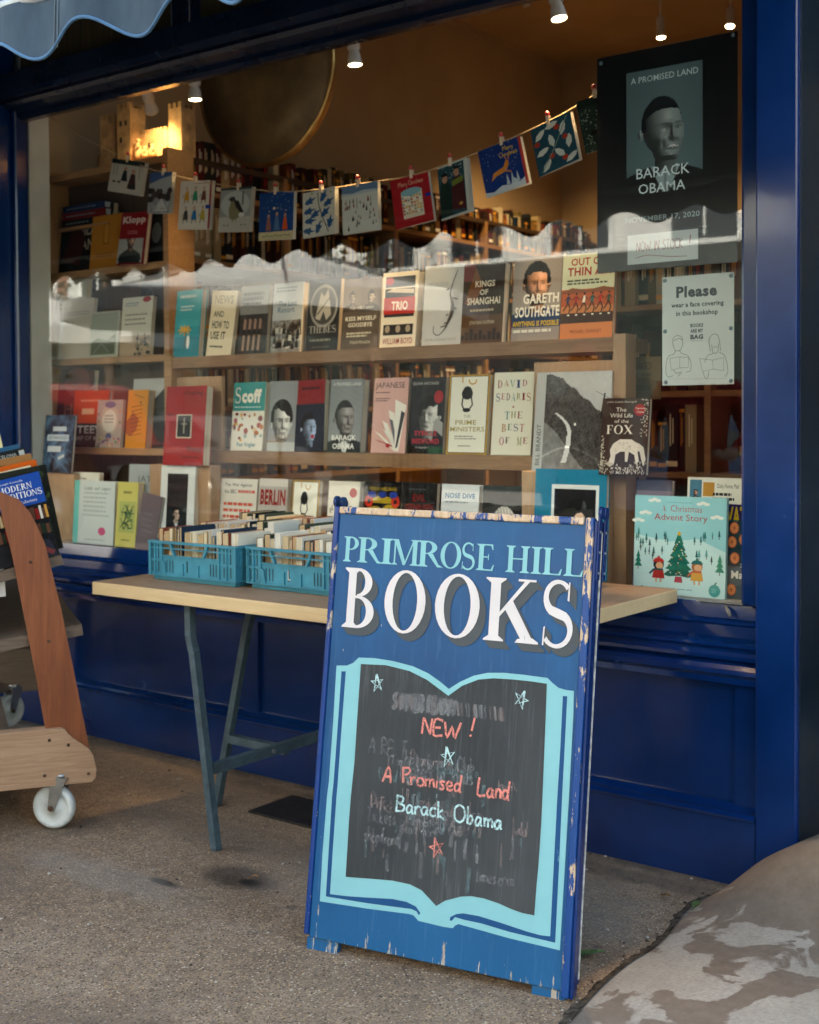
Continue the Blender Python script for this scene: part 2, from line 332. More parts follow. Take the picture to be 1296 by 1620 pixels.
# single-line hand lettering: strokes in a unit-height box
HAND = {
 'N': ([[(0, 0), (.06, 1)], [(.06, 1), (.42, .02)], [(.42, .02), (.5, 1)]], .6), 'E': ([[(.42, .95), (.04, 1), (0, .02), (.44, .05)], [(.03, .5), (.34, .53)]], .54),
 'W': ([[(0, .95), (.16, 0), (.36, .7), (.52, 0), (.78, 1)]], .86), '!': ([[(.14, 1), (.08, .3)], [(.06, .06), (.08, .02)]], .25),
 'A': ([[(0, 0), (.28, 1), (.46, 0)], [(.10, .36), (.42, .38)]], .58), 'P': ([[(.06, 0), (.02, 1)], [(.0, .96), (.30, .98), (.36, .72), (.04, .48)]], .44),
 'L': ([[(.06, 1), (0, .04), (.40, .06)]], .50), 'B': ([[(.04, 0), (.06, 1)], [(.03, .97), (.34, .9), (.32, .6), (.05, .53)], [(.05, .53), (.42, .42), (.36, .06), (.0, .02)]], .54),
 'O': ([arc(.28, .5, .28, .5, 100, 470, 16)], .66), 'S': ([[(.40, .88), (.24, 1), (.06, .85), (.10, .62), (.34, .42), (.36, .14), (.18, 0), (0, .14)]], .52),
 'T': ([[(0, .96), (.5, 1)], [(.26, .98), (.22, 0)]], .54), 'C': ([arc(.28, .5, .27, .5, 50, 310, 12)], .56), 'K': ([[(.04, 0), (.06, 1)], [(.42, .95), (.07, .45), (.46, 0)]], .56),
 'I': ([[(.06, 0), (.08, 1)]], .2), 'R': ([[(.04, 0), (.04, 1), (.34, .92), (.34, .62), (.05, .5), (.42, 0)]], .54), 'D': ([[(.04, 0), (.04, 1), (.40, .8), (.44, .3), (.04, 0)]], .56),
 'H': ([[(.02, 0), (.04, 1)], [(.42, 0), (.44, 1)], [(.03, .5), (.43, .52)]], .56), 'M': ([[(0, 0), (.08, 1), (.3, .3), (.54, 1), (.62, 0)]], .74), 'V': ([[(0, 1), (.22, 0), (.46, 1)]], .56), 'Y': ([[(0, 1), (.22, .5)], [(.44, 1), (.12, 0)]], .52),
 'r': ([[(.02, .5), (.04, 0)], [(.03, .32), (.14, .5), (.26, .46)]], .32), 'o': ([arc(.18, .24, .17, .25, 100, 470, 12)], .42), 'm': ([[(.02, .5), (.03, 0)], [(.03, .32), (.14, .5), (.22, .36), (.23, 0)], [(.23, .34), (.36, .5), (.43, .36), (.45, .02)]], .54),
 'i': ([[(.05, .5), (.06, 0)], [(.06, .70), (.07, .72)]], .18), 's': ([[(.26, .44), (.14, .52), (.04, .40), (.22, .2), (.16, .02), (.0, .06)]], .34), 'e': ([[(.03, .24), (.28, .30), (.22, .5), (.08, .48), (.03, .2), (.14, .0), (.32, .08)]], .38),
 'd': ([[(.30, .38), (.18, .5), (.03, .3), (.08, .02), (.22, .04), (.30, .34)], [(.36, 1), (.29, .1), (.36, .0)]], .46), 'a': ([[(.30, .42), (.16, .5), (.02, .28), (.08, .0), (.22, .08), (.30, .44)], [(.30, .44), (.30, .06), (.38, .02)]], .44),
 'n': ([[(.03, .5), (.04, 0)], [(.04, .32), (.16, .5), (.27, .38), (.28, .02)]], .38), 'c': ([arc(.18, .25, .17, .25, 50, 310, 10)], .36), 'k': ([[(.04, 1), (.05, 0)], [(.28, .5), (.06, .22), (.34, -.04)]], .40), 'b': ([[(.03, 1), (.05, 0)], [(.04, .3), (.18, .48), (.32, .28), (.22, .02), (.05, .04)]], .42),
 'h': ([[(.03, 1), (.05, 0)], [(.05, .3), (.18, .5), (.27, .38), (.28, 0)]], .38), 'p': ([[(.03, .5), (.02, -.4)], [(.03, .4), (.2, .5), (.3, .26), (.16, 0), (.04, .06)]], .42), 'w': ([[(0, .5), (.1, 0), (.22, .4), (.32, 0), (.46, .5)]], .52), 't': ([[(.14, .85), (.12, .05), (.22, .0)], [(0, .52), (.28, .54)]], .34),
 'g': ([[(.28, .42), (.14, .5), (.02, .26), (.14, .04), (.28, .4)], [(.28, .45), (.26, -.3), (.08, -.38)]], .40), 'u': ([[(.02, .5), (.06, .06), (.2, .04), (.28, .5)], [(.28, .5), (.30, 0)]], .40), 'y': ([[(.02, .5), (.14, .1)], [(.3, .5), (.08, -.4)]], .38), 'l': ([[(.05, 1), (.07, 0)]], .18), 'f': ([[(.3, .95), (.16, 1), (.12, 0)], [(0, .5), (.26, .52)]], .34), '.': ([[(.03, .02), (.05, .02)]], .2), "'": ([[(.04, 1), (.02, .8)]], .14),
}
def hand_strokes(s, jit=0.0, r=None):
    out = []; x = 0
    for ch in s:
        if ch not in HAND: x += .36; continue
        st, w = HAND[ch]; dy = (r.uniform(-jit, jit) if r else 0)
        out += [[(a+x, b+dy) for a, b in p] for p in st]; x += w
    return out, x
def smooth_line(p, n=3):
    if len(p) < 3: return p
    o = []
    for i in range(len(p)-1):
        p0, p1, p2, p3 = p[max(i-1, 0)], p[i], p[i+1], p[min(i+2, len(p)-1)]
        for k in range(n):
            t = k/n; o.append(tuple(.5*(2*p1[j]+(p2[j]-p0[j])*t+(2*p0[j]-5*p1[j]+4*p2[j]-p3[j])*t*t+(3*p1[j]-p0[j]-3*p2[j]+p3[j])*t**3) for j in (0, 1)))
    o.append(p[-1]); return o

def make_photo(W, H, skin, hair, cloth, back, R=.70, v0=.10, turn=0.0, beard=None, shirt=None, light=(.55, .45, .70), smile=.6, ox=0.0, style=0, crop=0):
    sk, ha, cl, ba = lin(skin), lin(hair), lin(cloth), lin(back); be = lin(beard) if beard else None; sh = lin(shirt) if shirt else None
    G = lambda x, y, cx, cy, a, b: math.exp(-((x-cx)/a)**2-((y-cy)/b)**2)
    L = Vector(light).normalized(); t = turn*.10; sq = 1-.30*abs(turn)             # features slide and narrow as the head turns
    def El(x, y, cx, cy, a, b, c): q = 1-((x-cx)/a)**2-((y-cy)/b)**2; return c*math.sqrt(q) if q > 0 else -1
    ex = (t*1.15-.092*sq, t*1.15+.092*sq)
    def hgt(x, y):
        w = .205-.075*max(0, min(1, (.86-y)/.24))**1.5                         # jaw narrows to the chin
        z = max(El(x, y, -t*.25, 1.00, .238, .315, .26), (.25*math.sqrt(max(0, 1-((x-t*.35)/w)**2)) if abs(x-t*.35) < w and .615 < y < 1.0 else -1)*(min(1, (y-.612)/.06)**.5 if y > .612 else 1))
        if z > 0:
            n = t*1.35
            z += .060*G(x, y, n, .885, .030, .05)+.040*G(x, y, n*.95, .955, .022, .07)+.022*G(x, y, n-.035, .862, .022, .02)+.022*G(x, y, n+.035, .862, .022, .02)+.020*G(x, y, t, 1.03, .15, .026)
            z -= .026*(G(x, y, ex[0], .968, .050, .030)+G(x, y, ex[1], .968, .050, .030)); z += .012*(G(x, y, ex[0], .962, .030, .016)+G(x, y, ex[1], .962, .030, .016))
            z += .030*(G(x, y, t-.125, .855, .060, .050)+G(x, y, t+.125*sq, .855, .060, .050))*(1 if smile else .5)-.012*(G(x, y, t-.10, .80, .022, .05)+G(x, y, t+.10*sq, .80, .022, .05))*(1.5 if smile else .6)
            z += .018*G(x, y, t*1.2, .775, .070, .022)-.018*G(x, y, t*1.2, .722, .070, .016)+.024*G(x, y, t*1.1, .665, .055, .035)
            return z, 1
        for q in (-1, 1):
            if q*turn < .4 and El(x, y, q*.232-t*.6, .925, .035, .065, .05) > 0: return .05+.03*G(x, y, q*.236-t*.6, .93, .016, .04), 1
        b = max(El(x, y, 0, .20, .68, .36, .26), El(x, y, 0, .10, .64, .48, .22))
        if abs(x-t*.2) < .125+.03*max(0, .55-y) and y < .80 and y > .535-.8*abs(x): return .10-(x-t*.2)**2*5, 2
        return (b, 3) if b > 0 else (-1, 0)
    def col(u, v):
        x = (u*2-1)*R+ox; y = v0+v*2*R*H/W; z, k = hgt(x, y); h = .004; xx = x-t*.35
        grain = 1+.07*math.sin(x*371.3+y*517.7)*math.sin(x*191.7-y*283.1)
        if crop: cap = El(x, y, -t*.35, 1.02, .246, .312, .25); hl = 1.185-.9*xx*xx-.25*max(0, abs(xx)-.13)
        elif style == 2: cap = El(x, y, -t*.5+.01, 1.03, .275, .335, .25); hl = 1.12+.35*xx-.9*xx*xx+.02*math.sin(xx*38)
        elif style == 1: cap = El(x, y, -t*.45, 1.035, .272, .340, .25); hl = 1.155-.45*xx-1.3*xx*xx+.012*math.sin(xx*44)
        else: cap = El(x, y, -t*.4, 1.025, .262, .325, .25); hl = 1.165-1.25*xx*xx+.008*math.sin(xx*60)
        side = abs(x+t*.25) > .196-(.0 if crop else .008) and y > .955 and x*turn < .12+.1*(turn == 0)
        if cap > 0 and (y > hl or side or k != 1 and y > .97):
            f = .45+1.1*max(0, .30+x*L.x*1.5+(y-1.12)*L.y*1.6)+(.28*math.sin(x*95+14*math.sin(y*17))*(0 if crop else 1)); return [max(0, q*f*grain) for q in ha]
        if k == 0: f = 1.10-.30*abs(u-.55)-.20*v; return [q*f*grain for q in ba]
        a = hgt(x+h, y)[0]; b = hgt(x, y+h)[0]; a = a if a > -.5 else z-.015; b = b if b > -.5 else z-.015
        N = Vector((-(a-z)/h, -(b-z)/h, 1)).normalized(); nl_ = N.dot(L); d = .12+1.25*max(0, nl_*.85+.15)**1.5
        if k == 3:
            xs = x-t*.2
            if sh and abs(xs) < .17*(y-.20)/.34 and y > .20: return [q*(.40+.6*d)*(.6 if abs(xs) < .014 else 1)*grain for q in sh]
            if sh and abs(abs(xs)-.19*(y-.18)/.34) < .02: return [q*.5 for q in cl]
            return [q*(.30+.75*d)*(1+.10*math.sin(x*60+y*25))*grain for q in cl]
        if k == 2: return [q*d*.55*grain for q in sk]
        c = list(sk)
        e = max(G(x, y, ex[0], .962, .034*sq, .010), G(x, y, ex[1], .962, .034*sq, .010)); lid = max(G(x, y, ex[0], .975, .046, .007), G(x, y, ex[1], .975, .046, .007)); wh = max(G(x, y, ex[0]-.022, .960, .011, .007), G(x, y, ex[1]+.022*sq, .960, .011, .007))
        ey = max(G(x, y, ex[0]-.004, 1.022, .056, .010), G(x, y, ex[1]+.004, 1.022, .056*sq, .010)); mx_ = t*1.2; my = .762+.35*(x-mx_)**2*(6 if smile else 1)*.25
        lp = G(x, y, mx_, my, .074, .019)*(1 if abs(x-mx_) < .085 else .3); tt = smile*G(x, y, mx_, my, .076, .0125); ln = G(x, y, mx_, my+(.012 if smile else 0), .078, .0045)
        no = G(x, y, t*1.35-.026, .846, .012, .007)+G(x, y, t*1.35+.026, .846, .012, .007); st = (G(x, y, mx_, .805, .06, .012)+.5*G(x, y, mx_, .70, .1, .03))
        if be:
            m = max(0, min(1, (.845-y)*10))*(.25 if abs(x-mx_) < .06 and .738 < y < .785 else 1)*(1-.5*G(x, y, t, .86, .1, .05)); m = max(m, .8*max(0, min(1, (abs(xx)-.165)*30))*(1 if y < .95 else 0)); c = [p*(1-m)+q*m for p, q in zip(c, be)]
        c = [p*(1-.40*lp)*(1-.85*e)*(1-.70*lid)*(1-.72*ey)*(1-.55*min(1, no))*(1-.6*ln) for p in c]; c[0] *= 1+.20*lp
        if wh > .5 and e < .75: c = [p*.4+.25 for p in c]
        sp = max(0, N.dot((L+Vector((0, 0, 1))).normalized()))**26*.13
        o = [q*d*1.2*grain+sp for q in c]
        if tt > .42: o = [.55*d+.12]*3
        return o
    return col

class Cv:
    """canvas of flat printed shapes; coordinates 0..1 across width w and height h (metres)"""
    def __init__(s, w, h): s.w = w; s.h = h; s.items = []; s.gain = 1.0; s.grid = []
    def put(s, pts, faces, c): s.items.append(([(x*s.w, y*s.h) for x, y in pts], faces, tuple(min(1, v*s.gain) for v in lin(c)))); return s
    def p(s, pts, c): return s.put(pts, [list(range(len(pts)))], c)
    def r(s, x0, y0, x1, y1, c): return s.p([(x0, y0), (x1, y0), (x1, y1), (x0, y1)], c)
    def e(s, cx, cy, rx, ry, c, n=16, a0=0, a1=360): return s.p(arc(cx, cy, rx, ry, a0, a1, n)[:(-1 if a1-a0 >= 360 else None)], c)
    def l(s, pts, w, c, sm=0):
        """stroke, w as a fraction of the width"""
        if sm: pts = smooth_line(pts, sm)
        P = [(x*s.w, y*s.h) for x, y in pts]; v, f = ribbon(P, [q*s.w for q in w] if isinstance(w, list) else w*s.w); s.items.append((v, f, tuple(min(1, u*s.gain) for u in lin(c)))); return s
    def t(s, txt, x0, y0, x1, y1, c, bold=0.0, slant=0.0):
        vs, fs = text_mesh(txt, bold, slant)
        if not vs: return s
        ax = min(v[0] for v in vs); bx = max(v[0] for v in vs); ay = min(v[1] for v in vs); by = max(v[1] for v in vs)
        return s.put([(x0+(x-ax)/(bx-ax)*(x1-x0), y0+(y-ay)/(by-ay)*(y1-y0)) for x, y in vs], fs, c)
    def st(s, txt, x0, y0, x1, y1, c):
        P, W = serif_polys(txt); pts = []; fs = []; lo = min(p[0] for q in P for p in q)
        for q in P: fs.append(list(range(len(pts), len(pts)+len(q)))); pts += [(x0+(a-lo)/(W-lo)*(x1-x0), y0+b*(y1-y0)) for a, b in q]
        for f in fs: s.put([pts[i] for i in f], [list(range(len(f)))], c)
        return s
    def h_(s, txt, x0, y0, x1, y1, c, w=.012):
        S, W = hand_strokes(txt)
        for q in S: s.l([(x0+a/W*(x1-x0), y0+b*(y1-y0)) for a, b in q], w, c, 3 if len(q) > 2 else 0)
        return s
    def tex(s, x0, y0, x1, y1, nx, ny, fn):
        """a printed photograph: fn(u, v) gives the ink colour on a fine grid, u and v from 0 to 1"""
        for j in range(ny):
            for i in range(nx):
                a, b = i/nx, (i+1)/nx; e, d = j/ny, (j+1)/ny; k = fn((a+b)/2, (e+d)/2)
                if k is None: continue
                q = [((x0+(x1-x0)*p)*s.w, (y0+(y1-y0)*o)*s.h) for p, o in ((a, e), (b, e), (b, d), (a, d))]
                s.grid.append((len(s.items), q, tuple(max(0, min(1, t)) for t in k)))
        s.items.append(([], [], (0, 0, 0))); return s
    def photo(s, x0, y0, x1, y1, skin, hair, cloth, back, n=40, long=0, **kw):
        """a printed portrait photograph of nobody in particular, shaded from a small relief of a head and shoulders"""
        W = (x1-x0)*s.w; H = (y1-y0)*s.h; return s.tex(x0, y0, x1, y1, n, max(4, int(n*H/W)), make_photo(W, H, skin, hair, cloth, back, **kw))
    def lines(s, x0, x1, y0, y1, n, c, k=.45, r=None):
        """rows of small grey print too small to read"""
        for i in range(n):
            y = y1-(y1-y0)*(i+.5)/n; hh = (y1-y0)/n*k/2; x = x0; e = x1-(r or rnd).random()*.25*(x1-x0)
            while x < e-.01: wv = (r or rnd).uniform(.05, .13)*(x1-x0)*1.3; s.r(x, y-hh, min(e, x+wv), y+hh, c); x += wv+.025*(x1-x0)
        return s
    def bust(s, cx, by, sc, skin, hair, cloth, shirt=None, turn=0.0, beard=None, long=0, grey=False):
        """a plain printed portrait: shoulders, neck, head, hair, features"""
        k = s.w/s.h; S = lambda x, y: (cx+x*sc, by+y*sc*k); sk = lin(skin); dk = tuple(v*.55 for v in sk); lt = tuple(min(1, v*1.35) for v in sk)
        s.p([S(-.62, 0), S(.62, 0), S(.58, .28), S(.40, .42), S(.16, .52), S(-.16, .52), S(-.40, .42), S(-.58, .28)], cloth)
        if long: s.p([S(-.30, .40), S(.30, .40), S(.36, 1.0), S(.2, 1.3), S(-.2, 1.3), S(-.36, 1.0)], hair)
        mx = lambda a, b, f: tuple(x*(1-f)+y*f for x, y in zip(a, b))
        s.p([S(-.12, .42), S(.12, .42), S(.13, .72), S(-.13, .72)], mx(sk, dk, .75))
        if shirt: s.p([S(-.16, .53), S(turn*.1, .22), S(.16, .53), S(.09, .56), S(0, .44), S(-.09, .56)], shirt)
        hx = turn*.05; F = lambda x, y: S(hx+x, y)
        for q in (-1, 1):
            if q*turn < .5: s.p([F(q*.235+a, .93+b) for a, b in arc(0, 0, .035, .07, 0, 360, 8)[:-1]], mx(sk, dk, .5))
        face = [(-.225, 1.08), (-.235, .95), (-.215, .82), (-.165, .70), (-.085, .635), (0, .62), (.085, .635), (.165, .70), (.215, .82), (.235, .95), (.225, 1.08), (.12, 1.20), (-.12, 1.20)]
        s.p([F(*p) for p in face], mx(sk, dk, .30))
        k2 = turn*.06+.025; lit = [(-.15, 1.08), (-.16, .95), (-.13, .80), (-.07, .68), (.03, .66), (.12, .72), (.17, .84), (.175, .98), (.15, 1.10), (0, 1.15)]
        s.p([F(x+k2, y) for x, y in lit], sk); s.p([F(x*.62+k2+.03, .93+(y-.93)*.5+.10) for x, y in lit], mx(sk, lt, .45))
        cx_ = turn*.09
        for q in (-.088, .088):
            s.p([F(cx_+q+a, .955+b) for a, b in arc(0, 0, .062, .036, 0, 360, 10)[:-1]], mx(sk, dk, .45)); s.p([F(cx_+q+a, .952+b) for a, b in arc(0, 0, .036, .013, 0, 360, 8)[:-1]], mx(dk, (.01, .01, .01), .8))
            s.p([F(cx_+q-.058, 1.005), F(cx_+q+.058, 1.01), F(cx_+q+.04, 1.03), F(cx_+q-.04, 1.028)], mx(lin(hair), dk, .35))
        s.p([F(cx_-.012, .99), F(cx_+.012, .99), F(cx_+.048, .855), F(cx_+.02, .838), F(cx_-.04, .848)], mx(sk, dk, .28)); s.p([F(cx_-.035, .848), F(cx_+.04, .852), F(cx_+.03, .835), F(cx_-.028, .832)], mx(sk, dk, .8))
        if beard: s.p([F(-.225, .90), F(-.20, .80), F(-.12, .815), F(cx_, .825), F(.12, .815), F(.20, .80), F(.225, .90), F(.20, .76), F(.15, .67), F(.08, .61), F(0, .595), F(-.08, .61), F(-.15, .67), F(-.20, .76)], beard)
        s.p([F(cx_-.095, .785), F(cx_, .80), F(cx_+.095, .785), F(cx_+.05, .735), F(cx_-.05, .735)], mx(dk, (.05, .01, .01), .5)); s.p([F(cx_-.075, .782), F(cx_+.075, .782), F(cx_+.045, .758), F(cx_-.045, .758)], mx(lt, (.8, .8, .76), .7)); s.p([F(cx_-.05, .70), F(cx_+.05, .70), F(cx_+.03, .688), F(cx_-.03, .688)], mx(sk, dk, .5))
        s.p([F(x, y) for x, y in ((-.245, .98), (-.262, 1.10), (-.22, 1.22), (-.10, 1.295), (.05, 1.305), (.18, 1.25), (.255, 1.13), (.245, .98), (.222, 1.06), (.17, 1.115), (.05, 1.15), (-.08, 1.13), (-.19, 1.10), (-.222, 1.05))], hair)
        for q in range(5): s.l([F(-.18+.08*q, 1.13), F(-.15+.085*q, 1.27)], .012*sc, mx(lin(hair), lt, .22))
        return s

# ------------------------------------------------------------------ ground
def gh(x, y):
    """height of the pavement: rises a little away from the shop, with a concrete ramp to the right"""
    z = .030*smooth(-.30, -.85, y) - .05*smooth(-2.6, -4.6, y)
    xe = -1.335-.050*math.exp(-((y+.22)/.20)**2)+.06*smooth(-.6, -1.25, y)+.25*smooth(-1.2, -2.4, y)
    if y > -.04: xe += .09*smooth(-.04, .02, y)
    hm = .055-.02*smooth(-.5, -1.5, y)+.23*math.exp(-(min(0, y)/.20)**2); t = max(0, x-xe+.012); w = .21+.20*smooth(-.05, -.6, y)
    r = hm*(1-math.exp(-(t/w)**1.15)) + .03*min(1, t)*smooth(-1.4, -.2, y)
    return z, r, xe
def asphalt():
    t = NT('pavement_asphalt'); co = t.co()
    big = t.noise(1.7, 5, .6, co); mid = t.noise(9, 5, .65, co); fine = t.noise(150, 3, .7, co)
    vo = t.n("ShaderNodeTexVoronoi"); vo.inputs['Scale'].default_value = 185; t.l(co, vo.inputs['Vector'])
    vo2 = t.n("ShaderNodeTexVoronoi"); vo2.inputs['Scale'].default_value = 120; t.l(co, vo2.inputs['Vector'])
    sp = t.n("ShaderNodeSeparateXYZ"); t.l(co, sp.inputs[0])
    wear = t.math('ADD', t.math('MULTIPLY', sp.outputs[1], -.75), t.math('MULTIPLY', big, 1.5))     # coarser, more exposed stone away from the shop
    expo = t.ramp(wear, [(.85, .30), (1.45, 1.)])
    base = t.ramp(t.math('ADD', t.math('MULTIPLY', big, .6), t.math('MULTIPLY', mid, .4)), [(.30, (.25, .160, .098)), (.5, (.38, .26, .168)), (.72, (.51, .375, .26))])
    base = t.mix(t.ramp(t.noise(26, 5, .7, co), [(.32, .55), (.56, 0.)]), base, (.13, .088, .058))
    base = t.mix(t.ramp(fine, [(.35, .55), (.65, 0.)]), base, (.075, .055, .04))
    sc = t.n("ShaderNodeSeparateColor"); t.l(vo.outputs['Color'], sc.inputs[0]); sc2 = t.n("ShaderNodeSeparateColor"); t.l(vo2.outputs['Color'], sc2.inputs[0])
    stone = t.ramp(sc.outputs[1], [(.0, (.045, .03, .02)), (.28, (.14, .085, .05)), (.5, (.34, .20, .10)), (.7, (.42, .29, .18)), (.85, (.50, .30, .13)), (1., (.62, .52, .40))])
    s_on = t.math('MULTIPLY', t.ramp(sc.outputs[0], [(.40, 0.), (.46, 1.)]), t.ramp(vo.outputs['Distance'], [(.38, 1.), (.55, 0.)]))
    col = t.mix(t.math('MULTIPLY', s_on, expo), base, stone)
    s2 = t.math('MULTIPLY', t.ramp(sc2.outputs[0], [(.82, 0.), (.85, 1.)]), t.ramp(vo2.outputs['Distance'], [(.22, 1.), (.34, 0.)]))
    stone2 = t.ramp(sc2.outputs[1], [(.0, (.10, .07, .05)), (.5, (.40, .21, .08)), (1., (.54, .46, .36))])
    col = t.mix(t.math('MULTIPLY', s2, t.ramp(expo, [(0, .25), (1., .85)])), col, stone2)
    # damp patch, cracks and dark stains
    def spot(x, y, rx, ry, c, s, warp=.5):
        mp = t.n("ShaderNodeMapping"); mp.inputs['Location'].default_value = (-x/rx, -y/ry, 0); mp.inputs['Scale'].default_value = (1/rx, 1/ry, 0); t.l(co, mp.inputs[0])
        ln = t.n("ShaderNodeVectorMath", operation='LENGTH'); t.l(mp.outputs[0], ln.inputs[0])
        d = t.math('ADD', ln.outputs[1], t.math('MULTIPLY', t.math('SUBTRACT', t.noise(7, 5, .65, co), .5), warp*2.4))
        return t.ramp(d, [(.55, s), (1.0, 0.)]), c
    for a in ((-2.43, -.80, .13, .09, (.040, .026, .018), .8), (-2.39, -.80, .045, .03, (.012, .009, .007), .95), (-2.55, -.96, .06, .02, (.02, .015, .012), .9), (-3.18, -.80, .18, .12, (.09, .07, .055), .5), (-1.95, -1.75, .5, .35, (.11, .08, .06), .35), (-3.3, -1.2, .6, .18, (.12, .09, .07), .4), (-2.7, -.55, .9, .16, (.13, .10, .08), .35),
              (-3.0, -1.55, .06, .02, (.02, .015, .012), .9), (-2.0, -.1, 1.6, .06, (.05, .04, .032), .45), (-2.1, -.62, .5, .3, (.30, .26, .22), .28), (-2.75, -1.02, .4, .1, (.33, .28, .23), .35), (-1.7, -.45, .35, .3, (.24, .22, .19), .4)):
        f, c = spot(*a); col = t.mix(f, col, c)
    gm = t.n('ShaderNodeTexVoronoi'); gm.inputs['Scale'].default_value = 3.1; t.l(co, gm.inputs['Vector']); col = t.mix(t.ramp(gm.outputs['Distance'], [(.035, .55), (.055, 0.)]), col, (.07, .055, .045))
    gm = t.n('ShaderNodeTexVoronoi'); gm.inputs['Scale'].default_value = 2.3; mp_ = t.co((1.1, 1.3, 1)); t.l(mp_, gm.inputs['Vector']); col = t.mix(t.ramp(gm.outputs['Distance'], [(.03, .5), (.04, 0.)]), col, (.42, .37, .31))
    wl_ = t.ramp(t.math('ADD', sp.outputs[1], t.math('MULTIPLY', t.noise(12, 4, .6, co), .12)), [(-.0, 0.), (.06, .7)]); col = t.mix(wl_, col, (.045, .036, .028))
    cr = t.n("ShaderNodeTexVoronoi", feature='DISTANCE_TO_EDGE'); cr.inputs['Scale'].default_value = 1.15
    wv = t.n("ShaderNodeVectorMath", operation='ADD'); nz = t.n("ShaderNodeTexNoise"); nz.inputs['Scale'].default_value = 3.2; nz.inputs['Detail'].default_value = 6; t.l(co, nz.inputs['Vector'])
    sc3 = t.n("ShaderNodeVectorMath", operation='SCALE'); sc3.inputs[3].default_value = .55; t.l(nz.outputs['Color'], sc3.inputs[0]); t.l(co, wv.inputs[0]); t.l(sc3.outputs[0], wv.inputs[1]); t.l(wv.outputs[0], cr.inputs['Vector'])
    crk = t.math('MULTIPLY', t.ramp(cr.outputs['Distance'], [(.002, 1.), (.007, 0.)]), t.ramp(t.noise(2.4, 3, .5, co), [(.56, 0.), (.66, .55)]))
    col = t.mix(crk, col, (.03, .022, .017))
    t.set(col, t.ramp(mid, [(.3, .72), (.7, .92)]), 0, .3)
    h = t.math('ADD', t.math('MULTIPLY', t.math('MULTIPLY', s_on, expo), .6), t.math('ADD', t.math('MULTIPLY', fine, .35), t.math('MULTIPLY', mid, .9)))
    t.bump(t.math('SUBTRACT', h, t.math('MULTIPLY', crk, 1.2)), .55, .0035); return t.m
M['asphalt'] = asphalt()
def ramp_concrete():
    t = NT('ramp_concrete'); co = t.co(); b = t.noise(120, 4, .7, co); a = t.noise(5.2, 5, .5, co, .5); v = t.noise(2.1, 2, .5, co); dr = t.noise(1.0, 4, .6, t.co((22, 3, 3)))
    col = t.ramp(t.noise(5, 6, .65, co), [(.3, (.38, .33, .27)), (.7, (.51, .455, .38))])
    col = t.mix(t.ramp(b, [(.38, .35), (.58, 0.)]), col, (.20, .17, .14)); col = t.mix(t.ramp(dr, [(.55, 0.), (.8, .35)]), col, (.24, .20, .165))
    damp = t.ramp(t.math('ADD', t.math('MULTIPLY', a, .72), t.math('MULTIPLY', v, .42)), [(.545, 0.), (.562, .92)])
    col = t.mix(damp, col, t.ramp(t.noise(30, 4, .6, co), [(.3, (.17, .125, .092)), (.7, (.225, .172, .13))]))
    t.set(col, t.ramp(damp, [(0, .85), (1, .62)]), 0, .3); t.bump(t.math('SUBTRACT', t.math('ADD', b, t.noise(14, 4, .6, co)), t.math('MULTIPLY', damp, .6)), .22, .002); return t.m
M['ramp'] = ramp_concrete()
g = MB(); nx, ny = 150, 90
xs = [-30+24.5*(i/14) for i in range(14)]+[-5.5+6.5*i/nx for i in range(nx+1)]+[1.5+28*(i/8)**1.5 for i in range(1, 9)]
ys = [-5.2+1.6*i/8 for i in range(8)]+[-3.6+3.8*i/ny for i in range(ny+1)]
vs = []
for y in ys:
    for x in xs:
        z, r, xe = gh(x, y); n1 = .006*(noise.noise(Vector((x*2.3, y*2.3, 0)))+.5*noise.noise(Vector((x*6, y*6, 3))))
        hole = -.012*math.exp(-(((x+2.38)/.14)**2+((y+.81)/.10)**2))
        vs.append((x, y, z+n1*smooth(-.0, -.2, y)+hole-.03*smooth(xe, xe+.08, x)))
g.add(vs, [(j*len(xs)+i, j*len(xs)+i+1, (j+1)*len(xs)+i+1, (j+1)*len(xs)+i) for j in range(len(ys)-1) for i in range(len(xs)-1)], sm=True)
tag(g.build('pavement', M['asphalt']), kind='structure', label='brown grey asphalt pavement with exposed stone chips', cat=None)
gd = MB(); dv = []
for j in range(240):
    y = -2.2+2.2*j/239; _, _, xe = gh(0, y); w = max(0, .016*noise.noise(Vector((y*9, 2, 2)))+.008*noise.noise(Vector((y*41, 5, 2)))+.002); z = gh(xe-.05, y)[0]
    dv += [(xe-.012-w*1.6, y, z+.0015), (xe+.004, y, z+.006)]
gd.add(dv, [(2*j, 2*j+1, 2*j+3, 2*j+2) for j in range(239)]); M['dirt'] = simple('edge_dirt', (.10, .078, .056), .95, 0, .45, 50, .1, .5); tag(gd.build('dirt', M['dirt']), 'dark dirt caught in the joint between pavement and ramp', 'dirt', kind='stuff')
g = MB(); vs = []; N1, N2 = 44, 70
for j in range(N2+1):
    y = -2.4+3.2*j/N2
    for i in range(N1+1):
        _, _, xe = gh(0, y); x = xe-.015+(i/N1)**1.4*2.2; z, r, _ = gh(x, y); e = .0022*noise.noise(Vector((x*7, y*7, 1)))*min(1, i/3)
        z2 = z+r+e-(.018 if i == 0 else 0); vs.append((x+.010*noise.noise(Vector((y*9, i*.2, 7)))*(1 if i < 6 else 0), y, z2))
g.add(vs, [(j*(N1+1)+i, j*(N1+1)+i+1, (j+1)*(N1+1)+i+1, (j+1)*(N1+1)+i) for j in range(N2) for i in range(N1)], sm=True)
tag(g.build('ramp', M['ramp']), kind='structure', label='pale damp stained concrete ramp rising to the shop door')
M['road'] = simple('road_tarmac', (.06, .058, .055), .85, 0, .2, 6)
M['kerb'] = simple('kerb_granite', (.30, .29, .27), .8, 0, .15, 5)
